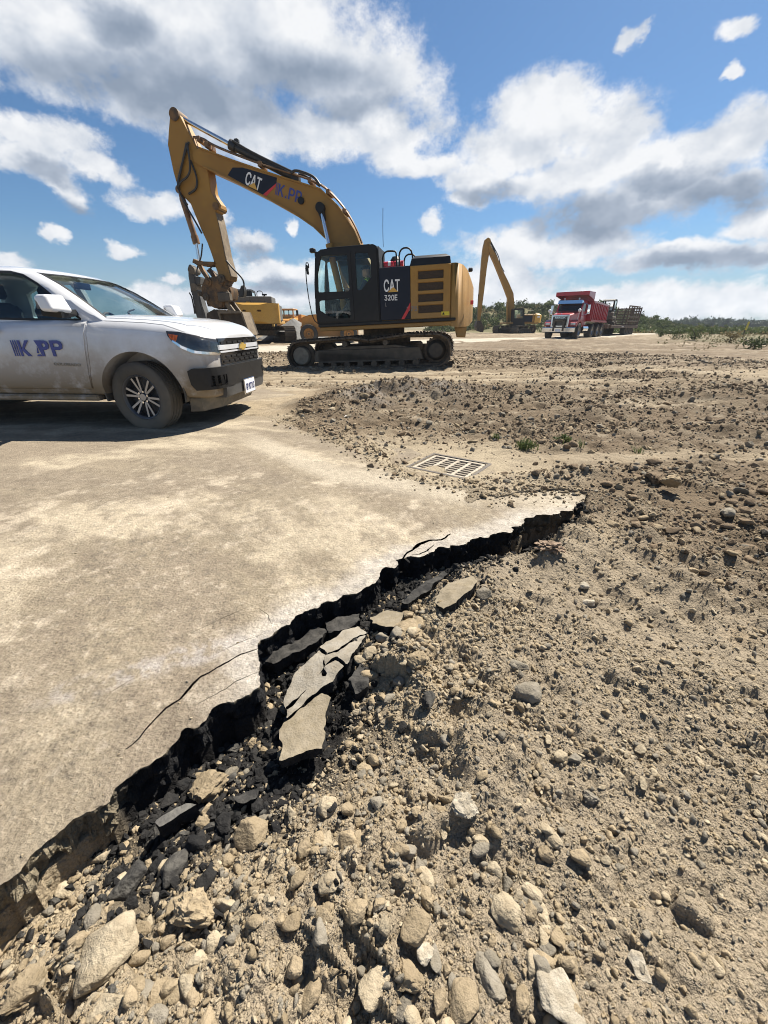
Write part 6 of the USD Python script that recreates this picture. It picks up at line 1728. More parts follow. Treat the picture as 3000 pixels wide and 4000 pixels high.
GRAVEL = surf('road_gravel', (.36, .325, .265), (.29, .255, .20), scale=1.2, rough=.95, spec=.2, bump=.01, bscale=14)
road_mid = np.array([at(560, 1392)[:2], at(900, 1372)[:2], at(1150, 1366)[:2], at(1500, 1352)[:2], at(1780, 1340)[:2], [15.5, 36.5], [24.0, 46.5], [38.0, 58.0], [70.0, 84.0], [140.0, 150.0]])
cs_ = LineString(road_mid)
rs = np.r_[np.linspace(0, cs_.length * .35, 160), np.linspace(cs_.length * .35, cs_.length, 60)[1:]]
rp = np.array([cs_.interpolate(s).coords[0] for s in rs])
for _ in range(12):
    rp[1:-1] = rp[:-2] * .25 + rp[1:-1] * .5 + rp[2:] * .25
T = np.gradient(rp, axis=0)
T /= np.linalg.norm(T, axis=1, keepdims=True)
N = np.stack([-T[:, 1], T[:, 0]], -1)
wv = np.linspace(-1, 1, 15)
halfw = 2.6 + 0.5 * (meshkit.fbm(np.column_stack([rs / 3, rs * 0, rs * 0]), 3, 5) - .5)
RX = rp[:, 0][:, None] + N[:, 0][:, None] * wv[None] * halfw[:, None]
RY = rp[:, 1][:, None] + N[:, 1][:, None] * wv[None] * halfw[:, None]
gzr = ground_z(RX, RY)
base = rises(RX, RY)
RZ = base + 0.05 - 0.03 * np.abs(wv)[None] ** 2 - 0.16 * (np.abs(wv)[None] > .99) + 0.02 * fbm2(RX, RY, 0.5, 3, 8)
n, m_ = RX.shape
ii = np.arange(n * m_).reshape(n, m_)
qf = np.stack([ii[:-1, :-1].ravel(), ii[:-1, 1:].ravel(), ii[1:, 1:].ravel(), ii[1:, :-1].ravel()], -1)
rd_ = usdkit.mesh(stage, numbered('/World', 'road'), (np.stack([RX, RY, RZ], -1).reshape(-1, 3), qf[:, ::-1]), GRAVEL, smooth=True)
tag(rd_, 'pale gravel haul road running past the machines', 'road', kind='structure')

HILL = surf('hill_grass', (.085, .085, .040), (.135, .115, .060), scale=.35, rough=.95, spec=.15, bump=.15, bscale=1.5)
hx = np.linspace(-14, 62, 150)
hyv = np.linspace(58, 120, 60)
HX, HYY = np.meshgrid(hx, hyv, indexing='ij')
ridge = lambda x: np.interp(x, [-14, 8, 14, 17, 24, 33, 42, 49, 55, 62], [0, 0, 2.6, 3.8, 4.1, 4.4, 3.6, 2.0, .7, 0.0])
def hill_z(x, y):
    c = 80 + 0.1 * x
    prof = np.exp(-((y - c) / 13.0) ** 2)
    return rises(x, y) - .15 + ridge(x) * prof * (1 + .35 * fbm2(x, y, 7.0, 4, 91)) + prof * .5 * fbm2(x, y, 2.0, 3, 92)
HZ = hill_z(HX, HYY)
n, m_ = HX.shape
ii = np.arange(n * m_).reshape(n, m_)
qf = np.stack([ii[:-1, :-1].ravel(), ii[1:, :-1].ravel(), ii[1:, 1:].ravel(), ii[:-1, 1:].ravel()], -1)
hl_ = usdkit.mesh(stage, numbered('/World', 'hill'), (np.stack([HX, HYY, HZ], -1).reshape(-1, 3), qf), HILL, smooth=True)
tag(hl_, 'low overgrown earth bank behind the trucks', 'hill', kind='structure')


def leaf_clump(seed, n, size, shape=(1, 1, 1), up=.3, centre=0.55):
    """Leaf-sized faces spread through a crown's volume in lumps."""
    g = np.random.default_rng(seed)
    lumps = g.normal(0, 1, (max(5, n // 40), 3))
    lumps /= np.linalg.norm(lumps, axis=1, keepdims=True)
    lumps *= g.uniform(.35, .95, (len(lumps), 1))
    c = lumps[g.integers(0, len(lumps), n)] + g.normal(0, .20, (n, 3))
    c = c * shape
    c[:, 2] += shape[2] * centre
    c = c[c[:, 2] > 0.02]
    n = len(c)
    a = g.normal(0, 1, (n, 3)); a /= np.linalg.norm(a, axis=1, keepdims=True)
    b = np.cross(a, g.normal(0, 1, (n, 3))); b /= np.linalg.norm(b, axis=1, keepdims=True)
    s = size * g.uniform(.6, 1.4, (n, 1))
    v = np.concatenate([c - a * s, c + b * s * .55, c + a * s, c - b * s * .55], 1).reshape(-1, 3)
    f = (np.arange(n)[:, None] * 4 + np.array([[0, 1, 2, 3]]))
    f = np.vstack([f[:, [0, 1, 2]], f[:, [0, 2, 3]]])
    return v, f


def leafmat(name, a, b):
    n = {'geo': ('geometry', {}), 'oi': ('object_info', {}), 'nz': ('noise_texture', dict(scale=1.7, detail=3.0)), 'ad': ('math', dict(math_type='multiply_add', value2=.45)), 'rp': ('rgb_ramp', dict(ramp=[(.3, a), (.85, b)])),
         'd': ('principled_bsdf', dict(roughness=.7, specular_ior_level=.25)), 't': ('translucent_bsdf', {}), 'm': ('mix_closure', dict(fac=.25))}
    return usdkit.material(stage, '/World/Looks/' + name, n, [('geo.position', 'nz.vector'), ('oi.random', 'ad.value1'), ('nz.fac', 'ad.value3'), ('ad.value', 'rp.fac'), ('rp.color', 'd.base_color'), ('rp.color', 't.color'), ('d.BSDF', 'm.closure1'), ('t.BSDF', 'm.closure2')], surface='m.closure')


L_DARK = leafmat('leaf_dark', (.028, .042, .016), (.055, .075, .028))
L_MID = leafmat('leaf_mid', (.055, .080, .026), (.10, .125, .045))
L_DRY = leafmat('leaf_dry', (.12, .105, .050), (.19, .155, .080))
L_FAR = leafmat('leaf_far', (.020, .036, .022), (.040, .060, .032))
BARK = surf('bark', (.10, .08, .06), (.06, .05, .04), scale=12, rough=.95)


def cloud_of(name, protos, mats, P, S, seed, label, cat):
    g = np.random.default_rng(seed)
    path = numbered('/World', name)
    pi = UsdGeom.PointInstancer.Define(stage, path)
    tag(pi, label, cat, kind='stuff')
    rel = pi.CreatePrototypesRel()
    for k, ((v, f), mt) in enumerate(zip(protos, mats)):
        pr = f'{path}/{name}_piece' + (f'_{k:03d}' if k else '')
        usdkit.mesh(stage, pr, (v, f), mt)
        rel.AddTarget(pr)
    n = len(P)
    yaw = g.uniform(0, 2 * np.pi, n)
    pi.CreateProtoIndicesAttr(Vt.IntArray.FromNumpy(g.integers(0, len(protos), n).astype(np.int32)))
    pi.CreatePositionsAttr(Vt.Vec3fArray.FromNumpy(P.astype(np.float32)))
    pi.CreateOrientationsAttr(Vt.QuathArray([Gf.Quath(float(math.cos(a / 2)), 0.0, 0.0, float(math.sin(a / 2))) for a in yaw]))
    pi.CreateScalesAttr(Vt.Vec3fArray.FromNumpy((S[:, None] * np.column_stack([g.uniform(.85, 1.2, n), g.uniform(.85, 1.2, n), g.uniform(.75, 1.25, n)])).astype(np.float32)))


g = np.random.default_rng(200)
# growth on the bank
n = 5200
x, y = g.uniform(8, 60, n), g.uniform(64, 92, n)
z = hill_z(x, y)
ok = (z > rises(x, y) + .1) | (g.uniform(0, 1, n) < .4)
ok &= g.uniform(0, 1, n) < .35 + 1.2 * sm(-.1, .15, fbm2(x, y, 6.0, 3, 93))
P = np.column_stack([x, y, z - .1])[ok]
cloud_of('bank_scrub', [leaf_clump(1, 260, .11, (.8, .8, .7)), leaf_clump(2, 260, .10, (.7, .7, 1.0)), leaf_clump(3, 220, .09, (.9, .9, .55)), leaf_clump(4, 240, .10, (.7, .7, .6))], [L_MID, L_DARK, L_DRY, L_MID], P, g.uniform(.28, .62, len(P)) * (1 + 1.3 * (g.uniform(0, 1, len(P)) > .96)), 201, 'green and straw coloured scrub covering the earth bank', 'scrub')
# the wood on the horizon
n = 900
a = g.uniform(math.radians(18), math.radians(62), n)
r = g.uniform(250, 330, n)
x, y = r * np.sin(a), r * np.cos(a)
hgt = .47 * (4.2 + 5.0 * (fbm2(np.degrees(a), a * 0, 2.3, 3, 94) + .5) + 3.0 * sm(40, 48, np.degrees(a))) * sm(19, 33, np.degrees(a)) + 1.2
P = np.column_stack([x, y, rises(x, y) - .3])
cloud_of('far_wood', [leaf_clump(11, 420, .085, (.42, .42, .55), centre=.6), leaf_clump(12, 420, .09, (.5, .5, .5), centre=.55), leaf_clump(13, 420, .08, (.36, .36, .6), centre=.62)], [L_FAR, L_FAR, L_FAR], P, hgt * g.uniform(.75, 1.25, n), 202, 'dark wood closing the horizon beyond the field', 'wood')
# weeds of the waste ground at the right
n = 11000
x, y = g.uniform(8, 60, n), g.uniform(14, 62, n)
az = np.degrees(np.arctan2(x, y))
ok = (g.uniform(0, 1, n) < sm(31, 37, az + 3 * fbm2(x, y, 4, 3, 95) * 2) * sm(17, 24, y + 4 * fbm2(x, y, 3, 3, 96)) * sm(-.18, .12, fbm2(x, y, 3.2, 3, 97)))
x, y = x[ok], y[ok]
P = np.column_stack([x, y, ground_z(x, y) - .03])
cloud_of('weeds', [leaf_clump(21, 160, .05, (.35, .35, .32)), leaf_clump(22, 140, .05, (.28, .28, .45)), leaf_clump(23, 150, .045, (.4, .4, .22)), leaf_clump(24, 120, .05, (.3, .3, .4))], [L_MID, L_DRY, L_DRY, L_DRY], P, g.uniform(.09, .30, len(P)), 203, 'green and dry weeds over the waste ground at the right', 'weeds')
# far meadow tufts
n = 3000
a = g.uniform(math.radians(20), math.radians(50), n)
r = np.exp(g.uniform(np.log(60), np.log(240), n))
x, y = r * np.sin(a), r * np.cos(a)
P = np.column_stack([x, y, rises(x, y) - .1])
cloud_of('meadow', [leaf_clump(31, 120, .09, (.9, .9, .28)), leaf_clump(32, 120, .09, (.9, .9, .22))], [L_MID, L_DRY], P, g.uniform(.7, 1.8, n), 204, 'rough grass of the flat field before the wood', 'grass')


def bush(px, py, D, hgt, wid, seed, label, mat_):
    d = ray(px, py)
    k = D / np.hypot(d[0], d[1])
    x, y = d[0] * k, d[1] * k
    z = gz1(x, y)
    path = thing('bush', label, 'bush', pose((x, y, z - .02), 0))
    gg = np.random.default_rng(seed)
    v, f = leaf_clump(seed, 520, .05, (wid / 2, wid / 2, hgt / 2), centre=.95)
    obj('foliage', (v, f), mat_, path)
    obj('stem', [tube([(0, 0, 0), (gg.normal(0, .05), gg.normal(0, .05), hgt * .4), (gg.normal(0, wid * .2), gg.normal(0, wid * .2), hgt * .8)], .012, 5) for _ in range(5)], BARK, path)
bush(2660, 1290, 40, 1.0, 1.2, 301, 'leafy green bush standing tallest among the weeds right of the trailer', L_MID)
bush(2720, 1300, 36, 1.0, 1.1, 302, 'smaller green bush right beside the tallest bush among the weeds', L_MID)
bush(2590, 1293, 46, .8, 1.2, 303, 'low bush at the roadside just right of the trailer', L_MID)
bush(2960, 1320, 26, .6, 1.4, 304, 'broad dark bush at the right edge of the weeds', L_DARK)
bush(2860, 1300, 33, .7, 1.4, 305, 'pale dry bush between the green bushes and the dark bush', L_DRY)
# weeds beside the drain
def tuft(px, py, n, hgt, spread, seed, label, wide=.006, leaves=False):
    x, y = at(px, py)[:2]
    z = gz1(x, y)
    path = thing('weed', label, 'weed', pose((x, y, z - .004), 0))
    g = np.random.default_rng(seed)
    V, F = [], []
    for k in range(n):
        a, l, lean = g.uniform(0, 6.28), hgt * g.uniform(.5, 1.1), g.uniform(.1, .9)
        o = np.array([g.normal(0, spread * .3), g.normal(0, spread * .3), 0])
        dr = np.array([math.cos(a), math.sin(a), 0])
        sd = np.array([-math.sin(a), math.cos(a), 0]) * wide
        pts = [o + dr * l * lean * t * t * .9 + np.array([0, 0, l * (t - .35 * lean * t * t)]) for t in (0, .4, .75, 1)]
        b = len(V)
        for i, p in enumerate(pts[:-1]):
            w_ = (1, 1.1, .7)[i]
            V += [p - sd * w_, p + sd * w_]
        V.append(pts[-1])
        F += [[b, b + 1, b + 3], [b, b + 3, b + 2], [b + 2, b + 3, b + 5], [b + 2, b + 5, b + 4], [b + 4, b + 5, b + 6]]
    obj('blades', (np.array(V), np.array(F)), L_MID, path)
    if leaves:
        v, f = leaf_clump(seed, 150, .014, (spread, spread * .8, hgt * .55), centre=.8)
        obj('leaves', (v, f), L_MID, path)
tuft(1935, 1722, 70, .09, .05, 401, 'small tuft of grass by itself in the dirt beyond the drain', .003)
tuft(2050, 1752, 60, .13, .14, 402, 'largest green weed on the bare dirt beyond the drain', .004, True)
tuft(2200, 1740, 30, .08, .10, 403, 'low sparse weed right of the largest green weed', .004, True)
tuft(2262, 1762, 16, .11, .04, 404, 'thin upright weed right of the low sparse weed', .003)
tuft(2490, 1775, 24, .10, .07, 405, 'thin weed standing where the ruts begin', .003)

# a heap of grey gravel behind the excavator
def heap(name, px, D, rad, hgt, mat_, label, seed, squash=1.0):
    d = ray(px, 1300)
    k = D / np.hypot(d[0], d[1])
    x, y = d[0] * k, d[1] * k
    a = np.linspace(0, 2 * np.pi, 73)[:-1]
    r = np.linspace(0.0, 1.0, 26)
    R, A_ = np.meshgrid(r, a, indexing='ij')
    X, Y = R * np.cos(A_) * rad, R * np.sin(A_) * rad * squash
    Z = hgt * np.clip(1 - R, 0, 1) ** 1.05 * (1 + .22 * fbm2(X + x, Y, rad * .5, 4, seed)) + .10 * fbm2(X + x, Y, .22, 4, seed + 1) * (R < .97) - .12 * (R > .95)
    n, m_ = X.shape
    v = np.stack([X, Y, Z], -1).reshape(-1, 3)
    f = []
    for i in range(n - 1):
        for j in range(m_):
            p, q = i * m_ + j, i * m_ + (j + 1) % m_
            f += [[p, p + m_, q + m_], [p, q + m_, q]]
    m = usdkit.mesh(stage, numbered('/World', name), moved(trimesh.Trimesh(v, np.array(f), process=False), pose((x, y, rises(np.array(x), np.array(y)) - .02), 0)), mat_, smooth=True)
    tag(m, label, 'heap')
PILE = surf('grey_gravel', (.20, .20, .19), (.15, .148, .14), scale=9, rough=.95, spec=.2, bump=.02, bscale=28)
heap('gravel_heap', 1150, 33.0, 2.9, 1.50, PILE, 'cone of grey gravel between the two yellow machines behind the excavator', 77, .8)
heap('gravel_heap', 720, 40, 3.0, .9, PILE, 'low grey heap mostly hidden behind the pickup', 79, .8)
# litter
tag(obj('paper_scrap', hull([at(1345, 1628, .02), at(1378, 1622, .02), at(1372, 1618, .035), at(1350, 1622, .03), at(1360, 1630, .03)]), WHITEV), 'small white scrap of litter lying on the dark clods', 'litter')
x0_, y0_ = at(2140, 2190, -.02)[:2]
pz = gz1(x0_, y0_)
gg = np.random.default_rng(55)
ico = trimesh.creation.icosphere(3)
v = np.array(ico.vertices)
cr = np.abs(meshkit.fbm(v * 2.2 + 5, 2, 9) - .5) + .6 * np.abs(meshkit.fbm(v * 4.5 + 3, 2, 10) - .5)
v = v * (0.6 + 2.2 * cr)[:, None] * [.060, .036, .022]
tag(obj('crumpled_paper', moved(trimesh.Trimesh(v, ico.faces, process=False), pose((x0_, y0_, pz + .02), -25)), surf('brown_paper', (.22, .15, .095), (.17, .115, .075), scale=20, rough=.8)), 'crumpled brown paper lying below the hole in the pavement', 'paper')
mp = at(2915, 1290)[:2]
d = ray(2915, 1275); k = 45 / np.hypot(d[0], d[1])
mk = thing('marker_post', 'small yellow marker standing far off in the weeds', 'marker', pose((d[0] * k, d[1] * k, gz1(d[0] * k, d[1] * k)), 20))
obj('post', box((-.03, -.03, 0), (.03, .03, .75), .005), BARK, mk)
obj('panel', hull([(-.12, -.035, .55), (.16, -.035, .55), (-.02, -.035, 1.15), (.20, -.035, 1.15), (-.12, -.045, .55), (.16, -.045, .55), (-.02, -.045, 1.15), (.20, -.045, 1.15)]), surf('marker_yellow', (.60, .46, .03), rough=.5), mk)

# ------------------------------------------------------------------ the machines further back
def spot(px, D):
    d = ray(px, 1290)
    k = D / np.hypot(d[0], d[1])
    return d[0] * k, d[1] * k, float(rises(np.array(d[0] * k), np.array(d[1] * k)))


RED2 = surf('truck_red', (.36, .012, .021), (.31, .011, .019), scale=1.5, rough=.3, coat=.5, dirt=((.26, .20, .14), .3, 1.9, .5))
TRUCKGLASS = glass('truck_glass', (.42, .47, .48))
RUSTW = surf('rusty_frame', (.13, .085, .055), (.075, .05, .035), scale=4, rough=.85)
WOOD = surf('old_wood', (.16, .115, .075), (.10, .07, .045), scale=5, rough=.9)
YEL2 = surf('second_yellow', (.44, .245, .030), (.38, .205, .026), scale=1.2, rough=.45, dirt=((.30, .22, .13), .5, 2.0, .4))
GREYHOOD = surf('grey_hood', (.075, .072, .065), (.10, .095, .085), scale=2, rough=.6)
ORANGE = surf('orange_yellow', (.46, .20, .03), (.36, .16, .028), scale=1.5, rough=.55, dirt=((.25, .18, .11), .2, 1.8, .5))


def rel(Ma, Mb):
    return np.linalg.inv(Ma) @ Mb


# yellow excavator seen from behind
ox, oy, oz = -7.95, 28.5, 0.13
MBu, MBh = pose((ox, oy, oz), 118), pose((ox, oy, oz), 97)
xb = thing('excavator', 'yellow excavator seen from behind, left of the big excavator and beyond its bucket', 'excavator', MBu)
for sd in (1, -1):
    crawler(xb, -1.9, 2.0, .46, .44, sd * 1.25, .70, 40, (STEELD, STEEL, STEELD), False, sd)
Rb = rel(MBu, MBh)
bo = lambda name, m, mt, parent=xb, smooth=False: obj(name, [moved(q, Rb) for q in (m if isinstance(m, list) else [m])], mt, parent, smooth=smooth)
bo('undercarriage', [box((-1.1, -1.0, .4), (1.3, 1.0, .75), .05), cyl((0, 0, .7), (0, 0, 1.08), .7, n=28)], STEEL)
th = np.radians(np.linspace(-38, 38, 15))
pl2 = Polygon([(-1.7, 1.46), (-1.7, -1.46), (-2.2, -1.48)] + [(-3.05 * math.cos(t) - .0 + .12, 2.38 * math.sin(t)) for t in th] + [(-2.2, 1.48)]).buffer(-.1).buffer(.1)
cw2 = m3.CrossSection([np.array(shapely.geometry.polygon.orient(pl2).exterior.coords)[:-1].tolist()]).extrude(1.6).translate((0, 0, .9)) ^ prism([(-1.6, 1.12), (-1.6, 2.16), (-2.7, 2.16), (-2.88, 2.05), (-2.95, 1.6), (-2.88, 1.2), (-2.7, 1.08)], -2, 2, .05)
slots = m3.Manifold.batch_boolean([box((-3.2, y - .11, 1.70), (-2.6, y + .11, 1.80), .03) for y in (-.42, .42)], m3.OpType.Add)
cwo = bo('counterweight', cw2 - slots, YEL2, smooth=40)
for y in (-.42, .42):
    bo('slot', box((-2.72, y - .13, 1.68), (-2.68, y + .13, 1.82)), RUSTY, cwo)
bo('lifting_eye', [box((-2.45, .1, 2.14), (-2.3, .34, 2.24), .03)], YEL2)
bo('house_frame', box((-1.9, -1.35, 1.08), (2.0, 1.35, 1.24), .02), YEL2)
eh = bo('engine_cover', [box((-2.35, -1.12, 2.14), (-.4, 1.12, 2.52), .03), box((-1.7, -1.42, 1.24), (.1, 1.42, 2.12), .04)], GREYHOOD)
bo('cover_seam', [box((-2.357, y - .006, 2.16), (-2.352, y + .006, 2.50)) for y in (-.7, .1)], CABB, eh)
bo('louvre', [box((-2.1 + k * .07, 1.118, 2.2), (-2.07 + k * .07, 1.126, 2.46)) for k in range(9)], CABB, eh)
bo('handrail', tube([(-1.2, -.15, 2.5), (-1.2, -.15, 2.86), (-1.2, -.5, 2.86), (-1.2, -.5, 2.5)], .022), CABB, smooth=True)
bo('exhaust_cap', [cyl((-1.4, -.62, 2.5), (-1.4, -.62, 2.62), .05, n=12), cyl((-1.4, -.62, 2.62), (-1.4, -.62, 2.69), .15, n=16)], CABB)
cabb = prism([(.1, 1.24), (.1, 2.95), (.25, 3.05), (1.6, 3.05), (1.85, 2.2), (1.8, 1.24)], .35, 1.38, .04) - prism([(.2, 1.9), (.2, 2.9), (1.5, 2.9), (1.7, 2.2), (1.65, 1.9)], -1, 3) - box((-.2, .45, 1.9), (.15, 1.28, 2.9)) - box((.2, .42, 1.4), (1.7, 1.3, 2.95))
cb_ = bo('cab', cabb, CABB, smooth=30)
for y in (.38, 1.35):
    bo('cab_window', prism([(.18, 1.88), (.18, 2.92), (1.5, 2.92), (1.72, 2.2), (1.67, 1.88)], y - .004, y + .004), CABGLASS, cb_)
bo('guard_grille', [tube([(.02, .4 + k * .12, 2.0), (-.25, .4 + k * .12, 3.0)], .014, 5) for k in range(8)] + [tube([(.02 - .27 * t, .38, 2.0 + t), (.02 - .27 * t, 1.28, 2.0 + t)], .014, 5) for t in (0, .33, .66, 1)], CABB, cb_)
bo('boom', prism([(.3, 1.5), (1.2, 2.1), (3.0, 2.45), (5.6, 2.1), (5.7, 1.8), (3.1, 1.95), (1.7, 1.6), (.8, 1.3)], -.3, .2, .02), YEL2)
bo('stick', prism([(5.3, 2.3), (5.8, 2.2), (5.2, .3), (4.9, .3)], -.22, .14, .02), YEL2)

# a grey boom standing between the pickup and the big excavator
gx0, gy0, gz0 = spot(800, 21.0)
MG = pose((gx0, gy0, gz0), 180)
Gq = Local(MG)
gq = lambda u, w: Gq(650 + u / 3.6867, 950 + w / 3.6867, 0)
gb = thing('steel_boom', 'dark grey steel boom hanging upright behind the pickup hood, left of the big bucket', 'boom', MG)
foot = [(560, 1700), (470, 1700)]
go = [gq(*p) for p in [(350, 345), (362, 322), (378, 316), (396, 330), (412, 390), (428, 470), (470, 492), (520, 492), (524, 520), (520, 596), (470, 600), (482, 680), (520, 790), (548, 900), (580, 990), (610, 1120)]]
x_lo = go[-1][0]
gm = obj('boom_plate', prism(go + [(go[-1][0] - .1, 0.02), (go[-1][0] + 1.0, 0.02)] + [gq(*p) for p in [(480, 1090), (450, 1000), (432, 880), (408, 760), (385, 690), (372, 600), (352, 480)]], -.25, .25, .02), GREYBOOM, gb)
obj('boom_rib', [prism([gq(*p) for p in [(390, 350), (400, 345), (470, 640), (560, 1050), (540, 1055), (450, 650)]], .25, .29, .01)], GREYBOOM, gm)
obj('hydraulic_hose', tube([(*gq(375, 720)[:1], .3, gq(375, 720)[1]), (gq(410, 780)[0], .3, gq(410, 780)[1]), (gq(430, 880)[0], .3, gq(430, 880)[1]), (gq(455, 1020)[0], .3, gq(455, 1020)[1])], .03), HOSE, gm, smooth=True)
for pm_ in [cyl((gq(405, 400)[0], -.3, gq(405, 400)[1]), (gq(405, 400)[0], .32, gq(405, 400)[1]), .14, n=18), cyl((gq(440, 640)[0], -.3, gq(440, 640)[1]), (gq(440, 640)[0], .32, gq(440, 640)[1]), .14, n=18)]:
    obj('pin', pm_, STEELD, gm)
obj('cross_arm', prism([gq(*p) for p in [(600, 392), (640, 385), (700, 400), (730, 440), (730, 470), (690, 440), (620, 430)]], -.2, .2, .02), GREYBOOM, gb)

# long boom excavator at the bank
cx_, cy_, cz_ = spot(2010, 58.0)
MCh, MCu = pose((cx_, cy_, cz_), 182), pose((cx_, cy_, cz_), 222)
xc = thing('excavator', 'distant yellow excavator with a very long boom folded like an upside down V', 'excavator', MCu)
Rc = rel(MCu, MCh)
C_ = Local(MCh)
qc = lambda u, w, off=0: C_(1750 + u / 1.327, 900 + w / 1.327, off)
co = lambda name, m, mt, parent=xc, smooth=False: obj(name, [moved(q, Rc) for q in (m if isinstance(m, list) else [m])], mt, parent, smooth=smooth)
for sd in (1, -1):
    crawler(xc, -1.7, 1.9, .45, .43, sd * 1.35, .75, 34, (STEELD, STEEL, STEELD), False, sd)
obj('undercarriage', [box((-1.1, -1.1, .4), (1.3, 1.1, .75), .05), cyl((0, 0, .7), (0, 0, 1.08), .7, n=24)], STEEL, xc)
co('boom', prism([qc(*p) for p in [(204, 62), (216, 72), (226, 95), (252, 138), (277, 202), (312, 272), (336, 328), (341, 395), (337, 470), (308, 475), (305, 420), (308, 352), (290, 302), (262, 232), (236, 168), (210, 112)]], -.3, .3, .02), CATY)
co('stick', prism([qc(*p) for p in [(180, 90), (190, 50), (205, 38), (218, 45), (220, 66), (213, 112), (200, 190), (187, 300), (172, 420), (162, 480), (150, 478), (154, 390), (165, 250), (174, 140)]], -.22, .22, .02), CATY)
for a_, b_ in (((216, 48), (256, 145)), ((160, 330), (152, 470))):
    co('cylinder', cyl((qc(*a_)[0], 0, qc(*a_)[1]), (qc(*b_)[0], 0, qc(*b_)[1]), .09, n=12), HOSE)
co('boom_cylinder', [cyl((qc(303, 372)[0], y, qc(303, 372)[1]), (qc(302, 478)[0], y, qc(302, 478)[1]), .12, n=12) for y in (.38,)], CATY)
co('hose', tube([(qc(u, w)[0], .1, qc(u, w)[1]) for u, w in [(222, 60), (232, 80), (262, 135), (268, 175), (290, 215)]], .05, 6), HOSE, smooth=True)
co('bucket', prism([qc(*p) for p in [(146, 470), (165, 470), (182, 505), (176, 528), (150, 520), (140, 500)]], -.6, .6, .02), BUCKETM)
co('house_frame', box((-2.4, -1.3, 1.08), (1.6, 1.3, 1.25), .02), CATY)
cabc = prism([qc(*p, 1.3) for p in [(337, 492), (341, 410), (346, 405), (390, 403), (395, 410), (397, 492)]], .35, 1.35, .03)
cabc = cabc - prism([qc(*p, 1.3) for p in [(344, 455), (346, 413), (388, 411), (390, 455)]], -1, 3)
cc_ = co('cab', cabc, CABB)
for y in (.42, 1.28):
    co('cab_window', prism([qc(*p, 1.3) for p in [(343, 457), (345, 411), (389, 409), (391, 457)]], y - .004, y + .004), CABGLASS, cc_)
co('engine_cover', box((-2.0, -1.3, 1.25), (-.4, 1.25, 2.15), .06), CATY)
co('counterweight', hull([(x, y, z) for (x, y) in ((-1.9, 1.35), (-1.9, -1.35), (-2.6, 1.2), (-2.6, -1.2), (-2.95, .6), (-2.95, -.6)) for z in (1.2, 2.05)] + [(x, y, 2.2) for (x, y) in ((-1.9, 1.25), (-1.9, -1.25), (-2.5, 1.0), (-2.5, -1.0))]), PALEY)
co('dark_panel', box((-1.6, 1.24, 1.3), (-.5, 1.27, 2.0), .01), NAVY)
co('white_stripe', box((-2.5, 1.262, 1.75), (-1.9, 1.29, 1.95), .01), WHITEV)
co('deck_rail', tube([(-1.0, 1.1, 2.1), (-1.0, 1.1, 2.5), (-1.8, 1.1, 2.5), (-1.8, 1.1, 2.1)], .03), CABB, smooth=True)

# ------------------------------------------------------------------ the red dump truck
tx_, ty_, tz_ = 14.15, 34.75, 0.175
MT = pose((tx_, ty_, tz_), 230)
dt = thing('dump_truck', 'red dump truck with chrome bumper and ribbed body driving on the haul road', 'truck', MT)
obj('chassis', [box((-7.3, -.5, .65), (1.0, .5, .95), .02), cyl((0, -1.0, .55), (0, 1.0, .55), .09), box((-6.9, -.9, .5), (-3.2, .9, .62))], CABB, dt)
for sd in (-1, 1):
    wheel(dt, (0, sd * 1.06, .56), .56, .40, .30, sd, (RUBBER, ALLOY, CHROME), 'lorry', 4)
    for x in (-3.7, -5.35, -6.7):
        wheel(dt, (x, sd * .96, .54), .54, .56, .29, sd, (RUBBER, ALLOY, CHROME), 'lorry')
obj('bumper', box((.92, -1.23, .46), (1.16, 1.23, .82), .04) - box((1.0, -.62, .55), (1.3, -.45, .72)) - box((1.0, .45, .55), (1.3, .62, .72)), CHROME, dt, smooth=30)
hood = hull([(.98, y, z) for y in (-.68, .68) for z in (.85, 1.62)] + [(.90, y, 1.72) for y in (-.60, .60)] + [(-.75, y, z) for y in (-.92, .92) for z in (.95, 1.92)] + [(-.75, y, 2.0) for y in (-.75, .75)])
obj('hood', hood, RED2, dt, smooth=30)
obj('hood_ornament', hull([(.80, -.02, 1.72), (.80, .02, 1.72), (.94, 0, 1.73), (.84, 0, 1.83)]), CHROME, dt)
gr2 = obj('grille', [box((.98, -.55, .92), (1.0, .55, 1.58))], BLACKG, dt)
obj('grille_surround', box((.96, -.66, .84), (1.05, .66, 1.68), .03) - box((.9, -.54, .93), (1.2, .54, 1.58), .03), CHROME, gr2)
for k in range(6):
    obj('grille_slat', box((.995, -.53, .97 + k * .082), (1.025, .53, 1.0 + k * .082), .005), STEELD, gr2)
tm = meshkit.text_mesh('MACK', .11, .012, True)
tm.apply_translation(-tm.bounds.mean(0))
tm.apply_scale([.80 / np.ptp(tm.bounds[:, 0]), 1, 1])
obj('maker_lettering', moved(tm, np.array([[0, 0, 1, 1.03], [1, 0, 0, 0], [0, 1, 0, 1.49], [0, 0, 0, 1]])), CHROME, gr2)
obj('push_guard', [box((1.12, -.42, .55), (1.24, -.30, 1.36), .02), box((1.12, .30, .55), (1.24, .42, 1.36), .02), box((1.12, -.42, 1.24), (1.24, .42, 1.36), .02)], STEELD, dt)
pl3 = obj('licence_plate', box((1.165, -.2, .52), (1.175, .2, .70), .003), PLATEM, dt)
